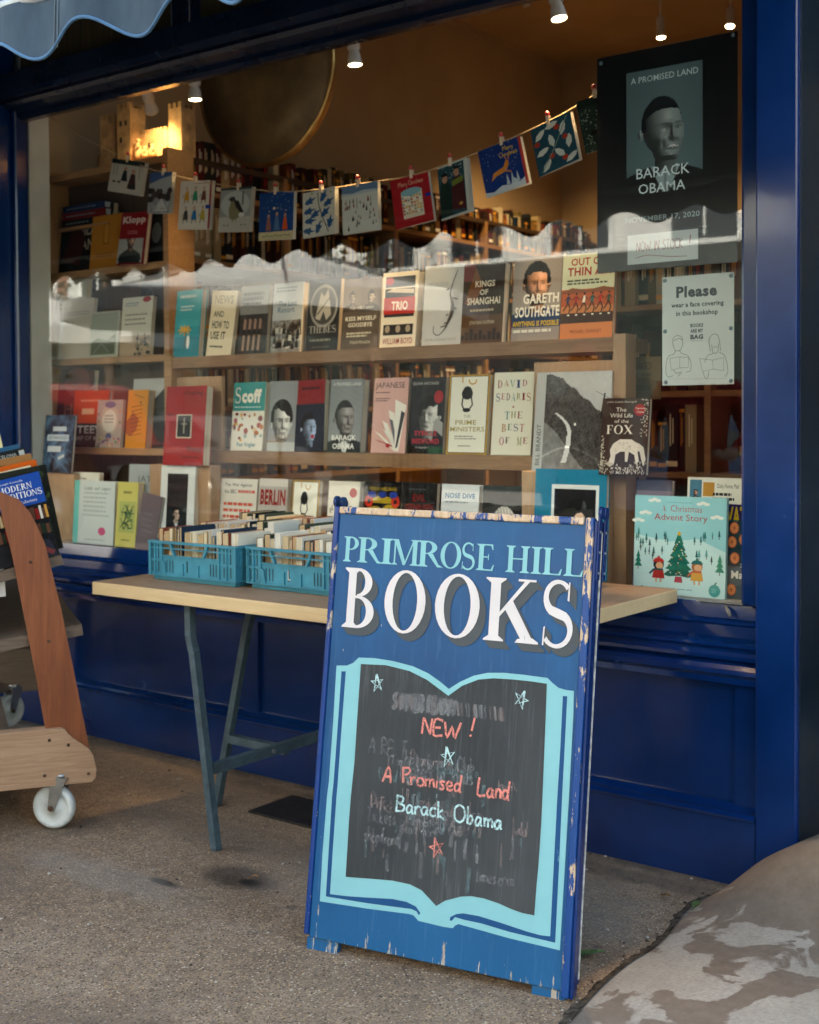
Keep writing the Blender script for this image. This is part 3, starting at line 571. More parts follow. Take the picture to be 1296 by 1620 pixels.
tag(MB().add([(-60, -12, -.17), (60, -12, -.17), (60, -5.2, -.17), (-60, -5.2, -.17)], [(0, 1, 2, 3)]).build('road', M['road']), kind='structure')
g = MB(); g.box((-60, -5.35, -.17), (60, -5.2, -.045)); g.box((-60, -12, -.17), (60, -11.85, -.03)); tag(g.build('kerb', M['kerb']), kind='structure')
tag(MB().add([(-60, -15, -.04), (60, -15, -.04), (60, -12, -.04), (-60, -12, -.04)], [(0, 1, 2, 3)]).build('far_pavement', M['kerb']), kind='structure')

# ------------------------------------------------------------------ the bookshop front and room
shop = empty('bookshop', (-3, 0, 0)); tag(shop, 'blue painted bookshop front with one wide display window', 'shop')
def part(mb, name, m, parent=shop):
    o = mb.build(name, m, parent); o.matrix_parent_inverse = Matrix.Translation(-parent.location); return o
BP = M['blue_gloss_paint']; YG = .13
XL, XR, ZB, ZT = -4.63, -1.379, .742, 2.545
# moulded sill running under the glass
prof = [(.16, .742), (.128, .742), (.118, .700), (.106, .695), (.099, .688), (.103, .682), (.096, .652), (.066, .646), (.052, .641), (.047, .634), (.052, .627), (.036, .622), (.026, .613), (.026, .603), (.038, .594), (.020, .590), (.007, .580), (.004, .568), (.014, .557), (.012, .541), (.05, .540), (.16, .540)]
def extr(prof, x0, x1, name, m, rev=False):
    g = MB(); n = len(prof); vs = [(x0, y, z) for y, z in prof]+[(x1, y, z) for y, z in prof]
    g.add(vs, [(i, (i+1) % n, (i+1) % n+n, i+n) for i in range(n)]+[list(range(n-1, -1, -1)), list(range(n, 2*n))]); return part(g, name, m)
extr(prof, -4.70, -1.302, 'sill', M['moulding_paint'])
extr([(.05, .19), (.05, .540), (.12, .540), (.12, .19)], -4.70, -1.302, 'stall_riser', BP)
for x0, x1 in ((-4.70, -4.62), (-3.235, -3.165), (-1.372, -1.302)): part(MB().box((x0, .034, .205), (x1, .0495, .539)), 'panel_stile', BP)
extr([(0, -.05), (0, .176), (-.006, .180), (-.008, .188), (.004, .196), (.020, .199), (.040, .212), (.05, .212), (.1, .2), (.1, -.05)], -4.70, -1.302, 'plinth', M['moulding_paint'])
g = MB(); g.bevbox((-1.301, -.004, -.05), (-1.187, 1.25, 3.0), .006); part(g, 'pilaster', BP)
g = MB(); g.bevbox((-4.98, -.05, -.05), (-4.703, .14, 3.0), .008); g.box((-4.702, .02, .55), (-4.66, .128, 2.6)); part(g, 'pilaster', BP)
g = MB()   # frame beads round the glass
part(MB().bevbox((XR, .085, ZB+.001), (-1.302, .155, 2.6), .010), 'window_frame', BP); part(MB().bevbox((-4.659, .085, ZB+.001), (XL, .155, 2.6), .010), 'window_frame', BP)
extr([(.16, 2.548), (.118, 2.545), (.10, 2.556), (.10, 2.575), (.055, 2.590), (.045, 2.605), (.05, 2.622), (.02, 2.64), (.02, 2.72), (.16, 2.72)], -4.70, -1.302, 'transom', M['shaded_blue_paint'])
M['ribbed'] = (lambda t: (t.set(t.ramp(t.noise(1.0, 2, .5, t.co((160, 1, 1))), [(.3, (.032, .028, .014)), (.7, (.085, .07, .036))]), .3, 0, .5), t.m)[1])(NT('ribbed_glass'))
g = MB()
for i in range(220):
    x = -4.65+i*.0155; g.add([(x, .135, 2.72), (x+.0078, .127, 2.72), (x+.0155, .135, 2.72), (x, .135, 3.3), (x+.0078, .127, 3.3), (x+.0155, .135, 3.3)], [(0, 1, 4, 3), (1, 2, 5, 4)])
g.box((-4.65, .1352, 2.72), (-1.25, .16, 3.3)); part(g, 'transom_light', M['ribbed'])
for x in (-3.62, -2.55): part(MB().bevbox((x, .06, 2.72), (x+.10, .126, 3.3), .008), 'mullion', M['shaded_blue_paint'])
g = MB(); g.box((-5.2, -.10, 3.301), (-.9, .3, 4.3)); part(g, 'fascia', M['shaded_blue_paint'])
g = MB(); g.box((-12, .0, 4.301), (6, .5, 4.7)); g.box((-12, -.02, -.1), (-5.0, .5, 4.299)); g.box((.2, -.02, -.1), (6, .5, 4.299)); part(g, 'facade_wall', simple('pale_render', (.55, .52, .46), .85, 0, .1, 2))
g = MB(); g.box((-1.18, 1.20, .12), (.2, 1.26, 3.3)); part(g, 'door', M['recess_shade_paint'])
g = MB(); g.box((-1.1865, .012, -.05), (-1.1835, 1.19, 2.74)); g.box((.1, -.02, -.05), (.2, 1.2, 3.3)); g.box((-1.186, .0, 2.75), (.1, 1.2, 3.3)); part(g, 'door_recess', M['recess_shade_paint'])  # first box: thin sheet over the pilaster flank, recess shade put into its colour
g = MB(); g.box((-4.9, .3, -.06), (-1.19, 5.0, 0)); part(g, 'shop_floor', M['floor_wood'])
g = MB(); g.box((-4.9, .161, 3.845), (-1.19, 5.0, 3.95)); part(g, 'ceiling', M['brown_wall'])
g = MB(); g.box((-4.80, 4.95, 0), (-1.19, 5.05, 3.845)); part(g, 'back_wall', M['brown_wall'])
part(MB().box((-4.90, .262, 0), (-4.801, 5.05, 3.845)), 'side_wall', M['brown_wall']); part(MB().box((-1.30, 1.26, 0), (-1.19, 4.95, 3.845)), 'side_wall', M['brown_wall'])
g = MB(); g.box((-4.80, .27, 3.815), (-4.775, 4.95, 3.8449)); g.box((-4.774, 4.925, 3.815), (-1.31, 4.949, 3.8449)); g.bar((-4.7995, .5, 3.05), (-4.7995, 4.9, 3.62), .004, .006); part(g, 'cornice', M['brown_wall'])
g = MB(); g.box((-4.70, .158, .74), (XL, .262, 3.3)); g.box((-4.92, .18, .0), (-4.71, .2615, 3.845)); g.box((-4.62, .1611, 2.74), (-1.19, .20, 3.845)); part(g, 'window_reveal', M['white_wall'])
g = MB(); g.box((-4.62, .161, .70), (-1.31, .92, .744)); part(g, 'display_floor', simple('display_board', (.42, .38, .32), .6, 0, .12, 4))
# plate glass: mirror-like share given by the angle of view, both faces of the pane counted at the outer face
t = NT('plate_glass'); nt = t.t; nt.nodes.remove(t.b)
fr = t.n("ShaderNodeFresnel"); fr.inputs[0].default_value = 1.52; gl = t.n("ShaderNodeBsdfGlossy"); gl.inputs['Roughness'].default_value = .0; gl.inputs['Color'].default_value = (.95, .98, 1, 1)
tr = t.n("ShaderNodeBsdfTransparent"); tr.inputs[0].default_value = (.985, .995, .99, 1); mx = t.n("ShaderNodeMixShader"); ge = t.n("ShaderNodeNewGeometry")
f2 = t.math('MULTIPLY', t.math('MULTIPLY', fr.outputs[0], 1.15), t.math('SUBTRACT', 1.0, ge.outputs['Backfacing']))
t.l(f2, mx.inputs[0]); t.l(tr.outputs[0], mx.inputs[1]); t.l(gl.outputs[0], mx.inputs[2]); t.l(mx.outputs[0], t.out.inputs[0])
bp = t.n("ShaderNodeBump"); bp.inputs['Strength'].default_value = .02; bp.inputs['Distance'].default_value = .0006
t.l(t.noise(1.6, 1, .4, t.co()), bp.inputs['Height']); t.l(bp.outputs[0], gl.inputs['Normal']); M['glass'] = t.m
g = MB(); g.box((XL, YG, ZB+.002), (XR, YG+.006, ZT)); part(g, 'window_pane', M['glass'])
g = MB(); g.tube([(-1.435, .115, .737), (-1.418, .098, .722), (-1.412, .096, .71)], [.003, .006, .003], 6); g.box((-1.52, .110, .7425), (XR, .127, .7445)); part(g, 'putty', simple('grey_putty', (.24, .24, .22), .8))

# ------------------------------------------------------------------ awning
def canvas_mat():
    t = NT('awning_canvas'); co = t.co((1, 1, .35)); f = t.noise(7, 5, .65, co); g = t.noise(45, 4, .6, t.co())
    c = t.ramp(f, [(.28, (.020, .040, .066)), (.5, (.036, .064, .098)), (.75, (.064, .100, .136))])
    t.set(c, .8, 0, .25); t.bump(g, .3, .001); return t.m
M['canvas'] = canvas_mat()
aw = empty('awning', (-3, 0, 3.1)); tag(aw, 'faded blue canvas awning with a wavy edged valance above the window', 'awning')
def apart(mb, name, m): o = mb.build(name, m, aw); o.matrix_parent_inverse = Matrix.Translation(-aw.location); return o
YV = -1.42
def wob(x, z): return YV+.012*math.sin(x*23)+.010*math.sin(x*9+1)*(1+(2.2-z)*4)
g = MB(); vs = []; nX = 420; ROWS = 8; x0, x1 = -7.6, -1.0
for i in range(nX+1):
    x = x0+(x1-x0)*i/nX; zb = 2.113+.030*math.cos((x+2.094)/.318*2*math.pi+math.pi)
    for k in range(ROWS+1): z = 2.222+(zb-2.222)*k/ROWS; vs.append((x, wob(x, z), z))
n1 = ROWS+1; fs = [(i*n1+k, i*n1+k+1, (i+1)*n1+k+1, (i+1)*n1+k) for i in range(nX) for k in range(ROWS)]
g.add(vs, fs, sm=True); vs2 = [(x, y+.0025, z) for x, y, z in vs]; g.add(vs2, [f[::-1] for f in fs], sm=True); vl = apart(g, 'valance', M['canvas'])
g = MB(); ed = [(x0+(x1-x0)*i/nX, 0, 2.113+.030*math.cos((x0+(x1-x0)*i/nX+2.094)/.318*2*math.pi+math.pi)) for i in range(nX+1)]
g.tube([(x, wob(x, z)-.0005, z-.001) for x, _, z in ed], .0042, 6); t_ = g.build('edge_binding', simple('blue_binding', (.05, .15, .30), .7), vl)
g = MB()
for sx in (-2.355, -3.7):
    for q in (0, .016): g.tube([(sx+q, wob(sx+q, z)-.002, z) for z in (2.21, 2.18, 2.15, 2.12, 2.094)], .0016, 5)
g.build('seam', simple('seam_thread', (.13, .17, .20), .9), vl)
g = MB(); g.tube([(x0, YV+.004, 2.228), (x1, YV+.004, 2.228)], .016, 10); apart(g, 'front_bar', simple('awning_bar', (.45, .50, .52), .45, .3))
g = MB(); vs = []; 
for i in range(61):
    x = x0+(x1-x0)*i/60
    for k in range(13): u = k/12; vs.append((x, YV+(-.101-YV)*u, 2.245+(3.25-2.245)*u-.05*math.sin(u*math.pi)))
fs = [(i*13+k, (i+1)*13+k, (i+1)*13+k+1, i*13+k+1) for i in range(60) for k in range(12)]
g.add(vs, fs, sm=True); g.add([(x, y, z-.004) for x, y, z in vs], [f[::-1] for f in fs], sm=True); apart(g, 'canopy', M['canvas'])
for x in (-7.4, -1.1): apart(MB().tube([(x, -.06, 2.55), (x, YV+.02, 2.228)], .014, 8), 'folding_arm', M['black_metal'])

# ------------------------------------------------------------------ display shelving in the window
def unit(name, label, loc): o = empty(name, loc); tag(o, label, 'bookcase'); return o
def upart(mb, name, m, root): o = mb.build(name, m, root); o.matrix_parent_inverse = Matrix.Translation(-root.location); return o
SP, SO = M['shelf_pine'], M['shelf_oak']
Y1 = .27; S1, S2 = 1.510, 1.138; FL = .744
u1 = unit('display_shelf_unit', 'wide oak display shelving with two long shelves behind the glass', (-2.85, .27, FL))
upart(MB().box((-3.86, Y1, 1.466), (-1.862, .50, S1)), 'shelf', SO, u1); upart(MB().box((-3.86, Y1, 1.090), (-1.862, .50, S2)), 'shelf', SO, u1)
upart(MB().box((-1.860, Y1-.012, FL+.001), (-1.818, .325, 1.517)), 'side_panel', M['plywood'], u1); upart(MB().box((-3.905, Y1-.004, FL+.001), (-3.862, .33, 1.517)), 'side_panel', SP, u1)
b1 = MB().bevbox((-2.160, .205, FL+.001), (-1.862, .268, 1.092), .003).build('display_box', M['plywood']); tag(b1, 'plywood plinth box under the black and white landscape book', 'display box')
b2 = MB().bevbox((-3.93, .205, FL+.001), (-3.58, .262, 1.080), .003).build('display_box', M['plywood']); tag(b2, 'plywood plinth box under the red hardback', 'display box')
b3 = MB().bevbox((-2.165, .29, 1.139), (-1.864, .31, 1.440), .002).build('backing_board', M['plywood']); tag(b3, 'tan cardboard panel behind the black and white landscape book', 'board')
b4 = MB().bevbox((-3.858, .29, 1.139), (-3.60, .31, 1.430), .002).build('backing_board', M['plywood']); tag(b4, 'tan cardboard panel behind the red hardback', 'board')
YU = .32; LZ = (2.345, 1.912, 1.529, 1.139)
u2 = unit('side_bookcase', 'tall pine bookcase at the left end of the window, castle on top', (-4.3, YU, FL))
for z in LZ: upart(MB().box((-4.735, YU, z-.028), (-3.962, .46, z)), 'shelf', SP, u2)
for x in (-4.768, -3.960): upart(MB().box((x, YU-.003, FL+.001), (x+.031, .46, 2.372)), 'side_panel', SP, u2)
upart(MB().box((-4.736, .445, FL), (-3.961, .459, 2.315)), 'back_panel', M['dark_brown_wood'], u2)
# bookcases deep in the shop and to the right
u3 = unit('wall_bookcase', 'dark wall of full bookshelves running deep into the shop along its left side', (-4.5, 2.8, 0))
BZ = (.62, .97, 1.32, 1.68, 2.03, 2.36)
for z in BZ: upart(MB().box((-4.798, .68, z-.024), (-4.50, 4.93, z)), 'shelf', SP, u3)
UYS = (.66, 1.62, 2.55, 3.48, 4.40)
for y in UYS: upart(MB().box((-4.798, y, 0), (-4.497, y+.03, 2.50)), 'side_panel', SP, u3)
upart(MB().box((-4.799, .69, 2.485), (-4.498, 4.93, 2.51)), 'top_panel', M['dark_brown_wood'], u3)
u4 = unit('corner_bookcase', 'warm lit bookcase with stacked books behind the posters', (-2.0, 1.3, 0))
CZ = (.70, 1.045, 1.36, 1.70, 2.02)
for z in CZ: upart(MB().box((-2.46, 1.3, z-.022), (-1.56, 1.58, z)), 'shelf', SP, u4)
for x in (-2.49, -2.03, -1.56): upart(MB().box((x, 1.297, 0), (x+.026, 1.58, 2.05)), 'side_panel', SP, u4)
upart(MB().box((-2.49, 1.56, 0), (-1.54, 1.579, 2.05)), 'back_panel', M['dark_brown_wood'], u4)

# spine-out books on the shelves behind
SPC = ['4a2a24', '2a3038', 'a8987a', '3b3b3a', '6d603c', '7a4430', 'b8b2a4', '1f2a22', '5a5f66', '3a2a24', '94784a', '5f2420', '23384a', 'b8b09a', '191817', '7a5b44', '2c2a28', '44403a']
mB = {}
def spine_mesh(k):
    if k not in mB:
        r = random.Random(k); h = r.uniform(.20, .265); w = r.uniform(.022, .048); c = lin(r.choice(SPC)); g = MB()
        g.box((0, .002, .001), (w, .17, h), c); g.box((.002, .172, .006), (w-.002, .1725, h-.006), (.6, .52, .4))
        cv = Cv(w, h); c2 = lin(r.choice(['e8dcc0', 'd8a040', 'f0efe8', '1a1a1a', 'c03028'])); 
        cv.r(.30, .38, .42, .86, c2).r(.55, .42, .64, .80, c2)
        if r.random() < .5: cv.r(0, .08, 1, .16, c2)
        if r.random() < .3: cv.r(0, .88, 1, .93, c2)
        g.art(cv, Matrix.Translation((0, .0018, 0)))
        o = g.build('book', M['print']); mB[k] = (o.data, w, h); bpy.data.objects.remove(o)
    return mB[k]
def shelf_books(x0, x1, y, z, label, group, r, gap=.06, tilt=True):
    x = x0
    while True:
        me, w, h = spine_mesh(r.randrange(26))
        if x+w > x1: break
        if r.random() < gap: x += r.uniform(.03, .12); continue
        o = bpy.data.objects.new('book', me); COL.objects.link(o); o.location = (x, y+r.uniform(0, .03), z+.001); tag(o, label, 'book', group); x += w+.0015
r9 = random.Random(3); mass = MB(); RQ = Matrix.Rotation(math.pi/2, 4, 'Z')
for zi, z in enumerate(BZ[1:]):
    for ya, yb in zip(UYS, UYS[1:]+(4.93,)):
        y = ya+.035
        while True:
            me, w, h = spine_mesh(r9.randrange(26))
            if y+w > yb: break
            if r9.random() < .05: y += r9.uniform(.03, .10); continue
            o = Matrix.Translation((-4.512-r9.uniform(0, .03), y, z+.001)) @ RQ; y += w+.0015
            if (zi == 3 and ya < 2.5) or (zi == 2 and ya < 1.6):
                b = bpy.data.objects.new('book', me); COL.objects.link(b); b.matrix_world = o
                tag(b, 'dim spine out book on the left wall shelves behind the %s' % ('', '', 'long upper display shelf', 'row of pegged cards')[zi], 'book', 'books on the left wall shelves'); continue
            cl = me.color_attributes['Col'].data; n0 = len(mass.v); mass.v += [tuple(o @ v.co) for v in me.vertices]
            for p in me.polygons: mass.f.append([n0+i for i in p.vertices]); mass.c.append(tuple(cl[p.loop_start].color)[:3]); mass.m.append(0); mass.sm.append(False)
tag(mass.build('shelved_books', M['print']), 'packed rows of spine out books running deep into the shop', 'books', kind='stuff')
r9 = random.Random(33)
for zi, z in enumerate(CZ[1:4]):
    lab = 'upright book on the %s shelf of the corner bookcase' % ('lowest', 'middle', 'upper')[zi]
    for a, b in (((-2.45, -2.06),) if zi == 0 else ((-2.45, -2.04), (-1.99, -1.58))): shelf_books(a, b, 1.31, z, lab, 'books on the corner bookcase', r9)
def flat_stack(x, y, z, n, w, d, cols, label, group, r, texts=()):
    for k in range(n):
        h = r.uniform(.022, .036); c = lin(cols[k % len(cols)]); ww = w*r.uniform(.86, 1.0); g = MB()
        g.box((-ww/2, 0, .0), (ww/2, d, .003), c); g.box((-ww/2, 0, h-.003), (ww/2, d, h), c); g.box((-ww/2, 0, .003), (-ww/2+.003, d, h-.003), c); g.box((-ww/2+.003, .002, .003), (ww/2-.002, d-.002, h-.003), lin('d8c8a4')); g.box((-ww/2+.0031, -.001, .001), (ww/2-.002, .0019, h-.001), c)
        if k < len(texts) and texts[k]: cv = Cv(ww, h); cv.t(texts[k], .12, .3, .88, .7, 'e0c890'); g.art(cv, Matrix.Translation((-ww/2, -.0012, 0)))
        o = g.build('book', M['print']); o.location = (x+r.uniform(-.012, .012), y+r.uniform(0, .012), z+.001); o.rotation_euler = (0, 0, r.uniform(-.06, .06)); tag(o, label, 'book', group); z += h+.0012
r8 = random.Random(5)
flat_stack(-1.78, 1.30, 1.045, 6, .25, .19, ['7a2418', 'c07a34', 'd8c8a0', '5a1f16', 'b06030', '8a6a3a'], 'book lying flat in the pile on the corner bookcase', 'books piled in the corner bookcase', r8, ('', '', 'OVERSTORY'))
flat_stack(-1.80, .95, .745, 8, .24, .18, ['a8865a', '8a5a3c', 'c8b898', '9a6a48', 'd0c0a0', '6a4030'], 'book lying flat in the pile behind the christmas picture book', 'books piled behind the picture book', r8)

# ------------------------------------------------------------------ lamps
M['lens'] = (lambda t: (t.b.inputs['Emission Color'].__setattr__('default_value', (1, .78, .45, 1)), t.b.inputs['Emission Strength'].__setattr__('default_value', 7), t.m)[2])(NT('lamp_lens'))
def spot(px, py, y, arm, label, aim=(0, .2, -1), watts=16, col=(1, .66, .34), ang=95):
    p = at(px, py, y); o = empty('spotlight', p); tag(o, label, 'spotlight', 'warm ceiling spotlights'); d = Vector(aim).normalized(); q = (-d).to_track_quat('Z', 'Y').to_matrix().to_4x4()
    MB().lathe([(.0245, .001), (.0285, -.002), (.0275, .006), (.022, .035), (.018, .05), (.018, .056), (.024, .06), (.024, .115), (.018, .125), (.0, .126)], 18, M_=q).build('housing', M['white_metal'], o)
    MB().lathe([(.0, .002), (.0235, .002), (.024, .004), (0, .0042)], 18, M_=q).build('lens', M['lens'], o)
    e = q @ Vector((0, 0, .10)); MB().tube([e, e+Vector(arm)*.6, e+Vector(arm)], .007, 8).build('arm', M['white_metal'], o)
    l = bpy.data.lights.new('spot_lamp', 'SPOT'); l.energy = watts; l.spot_size = R_(ang); l.spot_blend = .7; l.color = col; l.shadow_soft_size = .03
    lo = bpy.data.objects.new('spot_lamp', l); COL.objects.link(lo); lo.parent = o; lo.location = d*.012; lo.rotation_euler = (-d).to_track_quat('Z', 'Y').to_euler(); return o
spot(240, 175, .30, (-.06, -.05, .02), 'leftmost spotlight above the toy castle', (-.55, .75, -.62), 2.2, ang=75)
spot(309, 158, .30, (-.06, -.05, .02), 'second spotlight from the left beside the dark disc', (.05, -.0, -1), 3.5, ang=60)
spot(562, 103, .30, (-.06, -.05, .02), 'spotlight hanging alone right of the dark disc', (.1, .0, -1), 16, ang=60)
spot(885, 30, .30, (-.03, -.05, .05), 'largest spotlight near the top edge left of the black poster', (.22, -.05, -1), 16, ang=60)
spot(835, 10, 3.1, (0, 0, .14), 'small spotlight at the very top of the picture', (0, .5, -1), 26)
spot(1046, 60, 3.7, (0, 0, .20), 'small ceiling spotlight over the top edge of the black poster', (.1, -.1, -1), 26)
spot(1155, 42, 3.8, (0, 0, .20), 'small ceiling spotlight nearest the right hand pilaster', (.1, -.3, -1), 26)
# hanging disc
dc = at(420, 165, .9); dc.z = 2.79; o = empty('hanging_disc', dc); tag(o, 'large round dark disc with a brass rim hung above the window display', 'hanging disc')
q = Matrix.Rotation(R_(90), 4, 'X'); MB().lathe([(0, .0), (.2, .004), (.395, .012), (.395, -.012), (0, -.014)], 56, M_=q).build('disc', M['mirror_dark'], o)
MB().lathe([(.394, -.016), (.408, -.016), (.412, 0), (.408, .016), (.394, .016)], 64, M_=q).build('rim', M['brass'], o)
MB().tube([(0, 0, .40), (0, 0, 1.05)], .004, 6).build('hanger', M['black_metal'], o)
# toy castle and figures on top of the side bookcase
ca = empty('toy_castle', (-4.24, .44, 2.374)); tag(ca, 'card toy castle with battlements on top of the pine bookcase', 'toy castle')
def tower(mb, x, y, w, h, c):
    mb.box((x-w/2, y-w/2, 0), (x+w/2, y+w/2, h), c)
    for i in range(3):
        for j in (-1, 1): mb.box((x-w/2+i*w*.38, y+j*w*.42-.008, h), (x-w/2+i*w*.38+w*.22, y+j*w*.42+.008, h+.022), c)
g = MB(); tower(g, -.055, 0, .085, .225, (1, 1, 1)); tower(g, -.19, .03, .10, .20, (1, 1, 1)); tower(g, .20, .06, .08, .20, (1, 1, 1)); g.build('tower', M['sand_card'], ca)
g = MB(); g.box((-.012, .01, 0), (.16, .03, .115))
for i in range(8): g.box((-.010+i*.021, .012, .115), (.002+i*.021, .028, .13))
g.build('curtain_wall', M['sand_card'], ca)
g = MB()
for x, z in ((-.072, .15), (-.040, .15), (-.072, .08), (.05, .05)): g.box((x-.006, -.0445 if x < 0 else .0085, z), (x+.006, -.0425 if x < 0 else .0099, z+.022))
g.build('window', M['black_metal'], ca)
def figure(x, y, z, h, label, lean=0):
    g = MB(); g.lathe([(0, 0), (.020, .0), (.017, h*.3), (.013, h*.6), (.008, h*.72), (.006, h*.75), (.011, h*.82), (.012, h*.9), (.007, h*.98), (0, h)], 12)
    g.tube([(.01, -.004, h*.62), (.022, -.012, h*.5), (.016, -.022, h*.45)], .004, 6); o = g.build('figurine', M['sand_card']); o.location = (x, y, z+.001); o.rotation_euler = (0, lean, 0); tag(o, label, 'figurine', 'figurines before the castle')
figure(-4.205, .40, 2.374, .085, 'tallest small figurine glowing in front of the toy castle')
figure(-4.165, .40, 2.374, .045, 'middle kneeling figurine in front of the toy castle'); figure(-4.125, .41, 2.374, .052, 'right hand small figurine in front of the toy castle')

# ------------------------------------------------------------------ pavement sign
def sign_panel_mat():
    t = NT('sign_blue_paint'); co = t.co(); sp = t.n("ShaderNodeSeparateXYZ"); t.l(co, sp.inputs[0])
    st = t.co((52, 52, 7)); ch = t.noise(1.0, 6, .72, st); g = t.noise(5, 5, .6, t.co((1, 1, .5))); scr = t.noise(1.0, 4, .7, t.co((120, 120, 7)))
    base = t.ramp(g, [(.28, (.0004, .052, .155)), (.5, (.0008, .071, .205)), (.75, (.003, .096, .25))])
    low = t.ramp(sp.outputs[2], [(.0, 1.), (.16, .45), (.32, 0.)])
    base = t.mix(t.math('MULTIPLY', low, .55), base, (.004, .12, .29))
    base = t.mix(t.math('MULTIPLY', t.ramp(scr, [(.56, 0.), (.70, 1.)]), .28), base, (.07, .18, .33))
    thr = t.math('ADD', ch, t.ramp(sp.outputs[2], [(.0, .185), (.03, .11), (.085, .05), (.16, .015), (.4, .0)]))
    chip = t.ramp(thr, [(.735, 0.), (.755, 1.)])
    tiny = t.ramp(t.noise(95, 4, .7, t.co((1, 1, .4))), [(.735, 0.), (.75, .85)])
    wd = t.ramp(t.noise(1.0, 3, .5, t.co((160, 160, 6))), [(.3, (.30, .235, .17)), (.7, (.60, .54, .45))])
    col = t.mix(t.math('MAXIMUM', chip, tiny), base, wd)
    t.set(col, t.ramp(g, [(.3, .38), (.7, .6)]), 0, .4)
    t.bump(t.math('SUBTRACT', t.math('MULTIPLY', scr, .5), t.math('MULTIPLY', chip, 1.6)), .35, .0012); return t.m
def sign_frame_mat():
    t = NT('sign_frame_paint'); co = t.co((1, 1, .45)); ch = t.noise(26, 6, .75, co); g = t.noise(4, 4, .6, t.co())
    cm = t.ramp(t.math('ADD', ch, t.math('MULTIPLY', g, .35)), [(.755, 0.), (.785, 1.)])
    wd = t.ramp(t.noise(70, 3, .6, co), [(.3, (.42, .30, .19)), (.7, (.66, .55, .42))])
    t.set(t.mix(cm, (.004, .040, .19), wd), t.ramp(cm, [(0, .3), (1, .85)]), 0, .45); t.bump(cm, .5, -.001); return t.m
def sign_frame_bare():
    t = NT('sign_frame_bare'); co = t.co((1, 1, .30)); ch = t.noise(30, 6, .75, co); g = t.noise(4.5, 4, .6, co)
    sp = t.n('ShaderNodeSeparateXYZ'); t.l(t.co(), sp.inputs[0]); cm = t.ramp(t.math('ADD', t.math('ADD', ch, t.math('MULTIPLY', g, .35)), t.ramp(sp.outputs[2], [(.0, .03), (.02, .0), (.6, .0), (.95, .14)])), [(.765, 0.), (.785, 1.)])
    wd = t.ramp(t.noise(70, 3, .6, co), [(.3, (.50, .33, .19)), (.7, (.72, .56, .40))])
    t.set(t.mix(cm, (.005, .055, .22), wd), t.ramp(cm, [(0, .35), (1, .85)]), 0, .45); t.bump(cm, .5, -.001); return t.m
def letter_mat(name, under, thr):
    t = NT(name); at_ = t.n("ShaderNodeAttribute", attribute_name='Col'); v = t.noise(1.0, 5, .7, t.co((70, 70, 14))); g = t.noise(9, 4, .6, t.co())
    c = t.mix(t.ramp(g, [(.35, 0.), (.75, .18)]), at_.outputs[0], (.5, .52, .52), 'MULTIPLY'); c = t.mix(t.ramp(v, [(thr, 0.), (thr+.03, .8)]), c, under)
    t.set(c, .55, 0, .35); t.bump(v, .15, .0006); return t.m
def board_mat():
    t = NT('blackboard'); g = t.noise(3.2, 5, .65, t.co((1, 1, .5))); v = t.noise(1.0, 5, .75, t.co((150, 150, 6))); s = t.noise(1.0, 4, .6, t.co((9, 9, 4)))
    c = t.ramp(g, [(.3, (.030, .034, .036)), (.7, (.062, .067, .070))])
    c = t.mix(t.math('MULTIPLY', t.ramp(v, [(.5, 0.), (.68, 1.)]), t.ramp(s, [(.40, .04), (.65, .28)])), c, (.20, .225, .23))
    t.set(c, .78, 0, .25); t.bump(v, .2, .0006); return t.m
def chalk_mat():
    t = NT('chalk'); at_ = t.n("ShaderNodeAttribute", attribute_name='Col'); v = t.noise(230, 3, .7, t.co()); w = t.noise(34, 3, .6, t.co())
    t.set(t.mix(t.ramp(t.math('ADD', t.math('MULTIPLY', v, .7), t.math('MULTIPLY', w, .3)), [(.40, .75), (.52, 0.)]), at_.outputs[0], (.06, .065, .068)), .95, 0, .1); return t.m
def smear_mat():
    t = NT('smeared_chalk'); at_ = t.n("ShaderNodeAttribute", attribute_name='Col'); v = t.noise(1.0, 4, .75, t.co((90, 90, 40))); w = t.noise(22, 4, .65, t.co())
    t.set(at_.outputs[0], .95, 0, .1); tr = t.n("ShaderNodeBsdfTransparent"); mx = t.n("ShaderNodeMixShader")
    t.l(t.ramp(t.math('ADD', t.math('MULTIPLY', v, .6), t.math('MULTIPLY', w, .4)), [(.36, 0.05), (.62, .50)]), mx.inputs[0]); t.l(tr.outputs[0], mx.inputs[1]); t.l(t.b.outputs[0], mx.inputs[2]); t.l(mx.outputs[0], t.out.inputs[0]); return t.m
SW, SH = .655, 1.004
hx = Vector((math.cos(.202)*math.cos(-.013), math.sin(.202)*math.cos(-.013), math.sin(-.013)))
vz = Vector((0, 0, 1))*math.cos(.142)+Vector((-math.sin(.202), math.cos(.202), 0))*math.sin(.142); vz = (vz-hx*hx.dot(vz)).normalized(); ny_ = vz.cross(hx)
B = Vector((-1.97, -1.05, .06))
sign = empty('pavement_sign'); sign.matrix_world = Matrix(((hx.x, ny_.x, vz.x, B.x), (hx.y, ny_.y, vz.y, B.y), (hx.z, ny_.z, vz.z, B.z), (0, 0, 0, 1)))
tag(sign, 'weathered blue wooden A board with a painted book and chalk writing', 'pavement sign')
PM, FM, FB = sign_panel_mat(), sign_frame_mat(), sign_frame_bare()
fl = MB().bevbox((.012, .006, 0), (SW-.014, .032, SH-.008), .003).build('front_leaf', PM, sign)
g = MB(); g.bevbox((0, .0, .006), (.0125, .040, SH), .004); g.build('frame_edge', FM, sign)
g = MB(); g.bevbox((SW-.026, -.001, -.012), (SW-.008, .028, SH), .004); g.build('frame_edge', FB, sign)
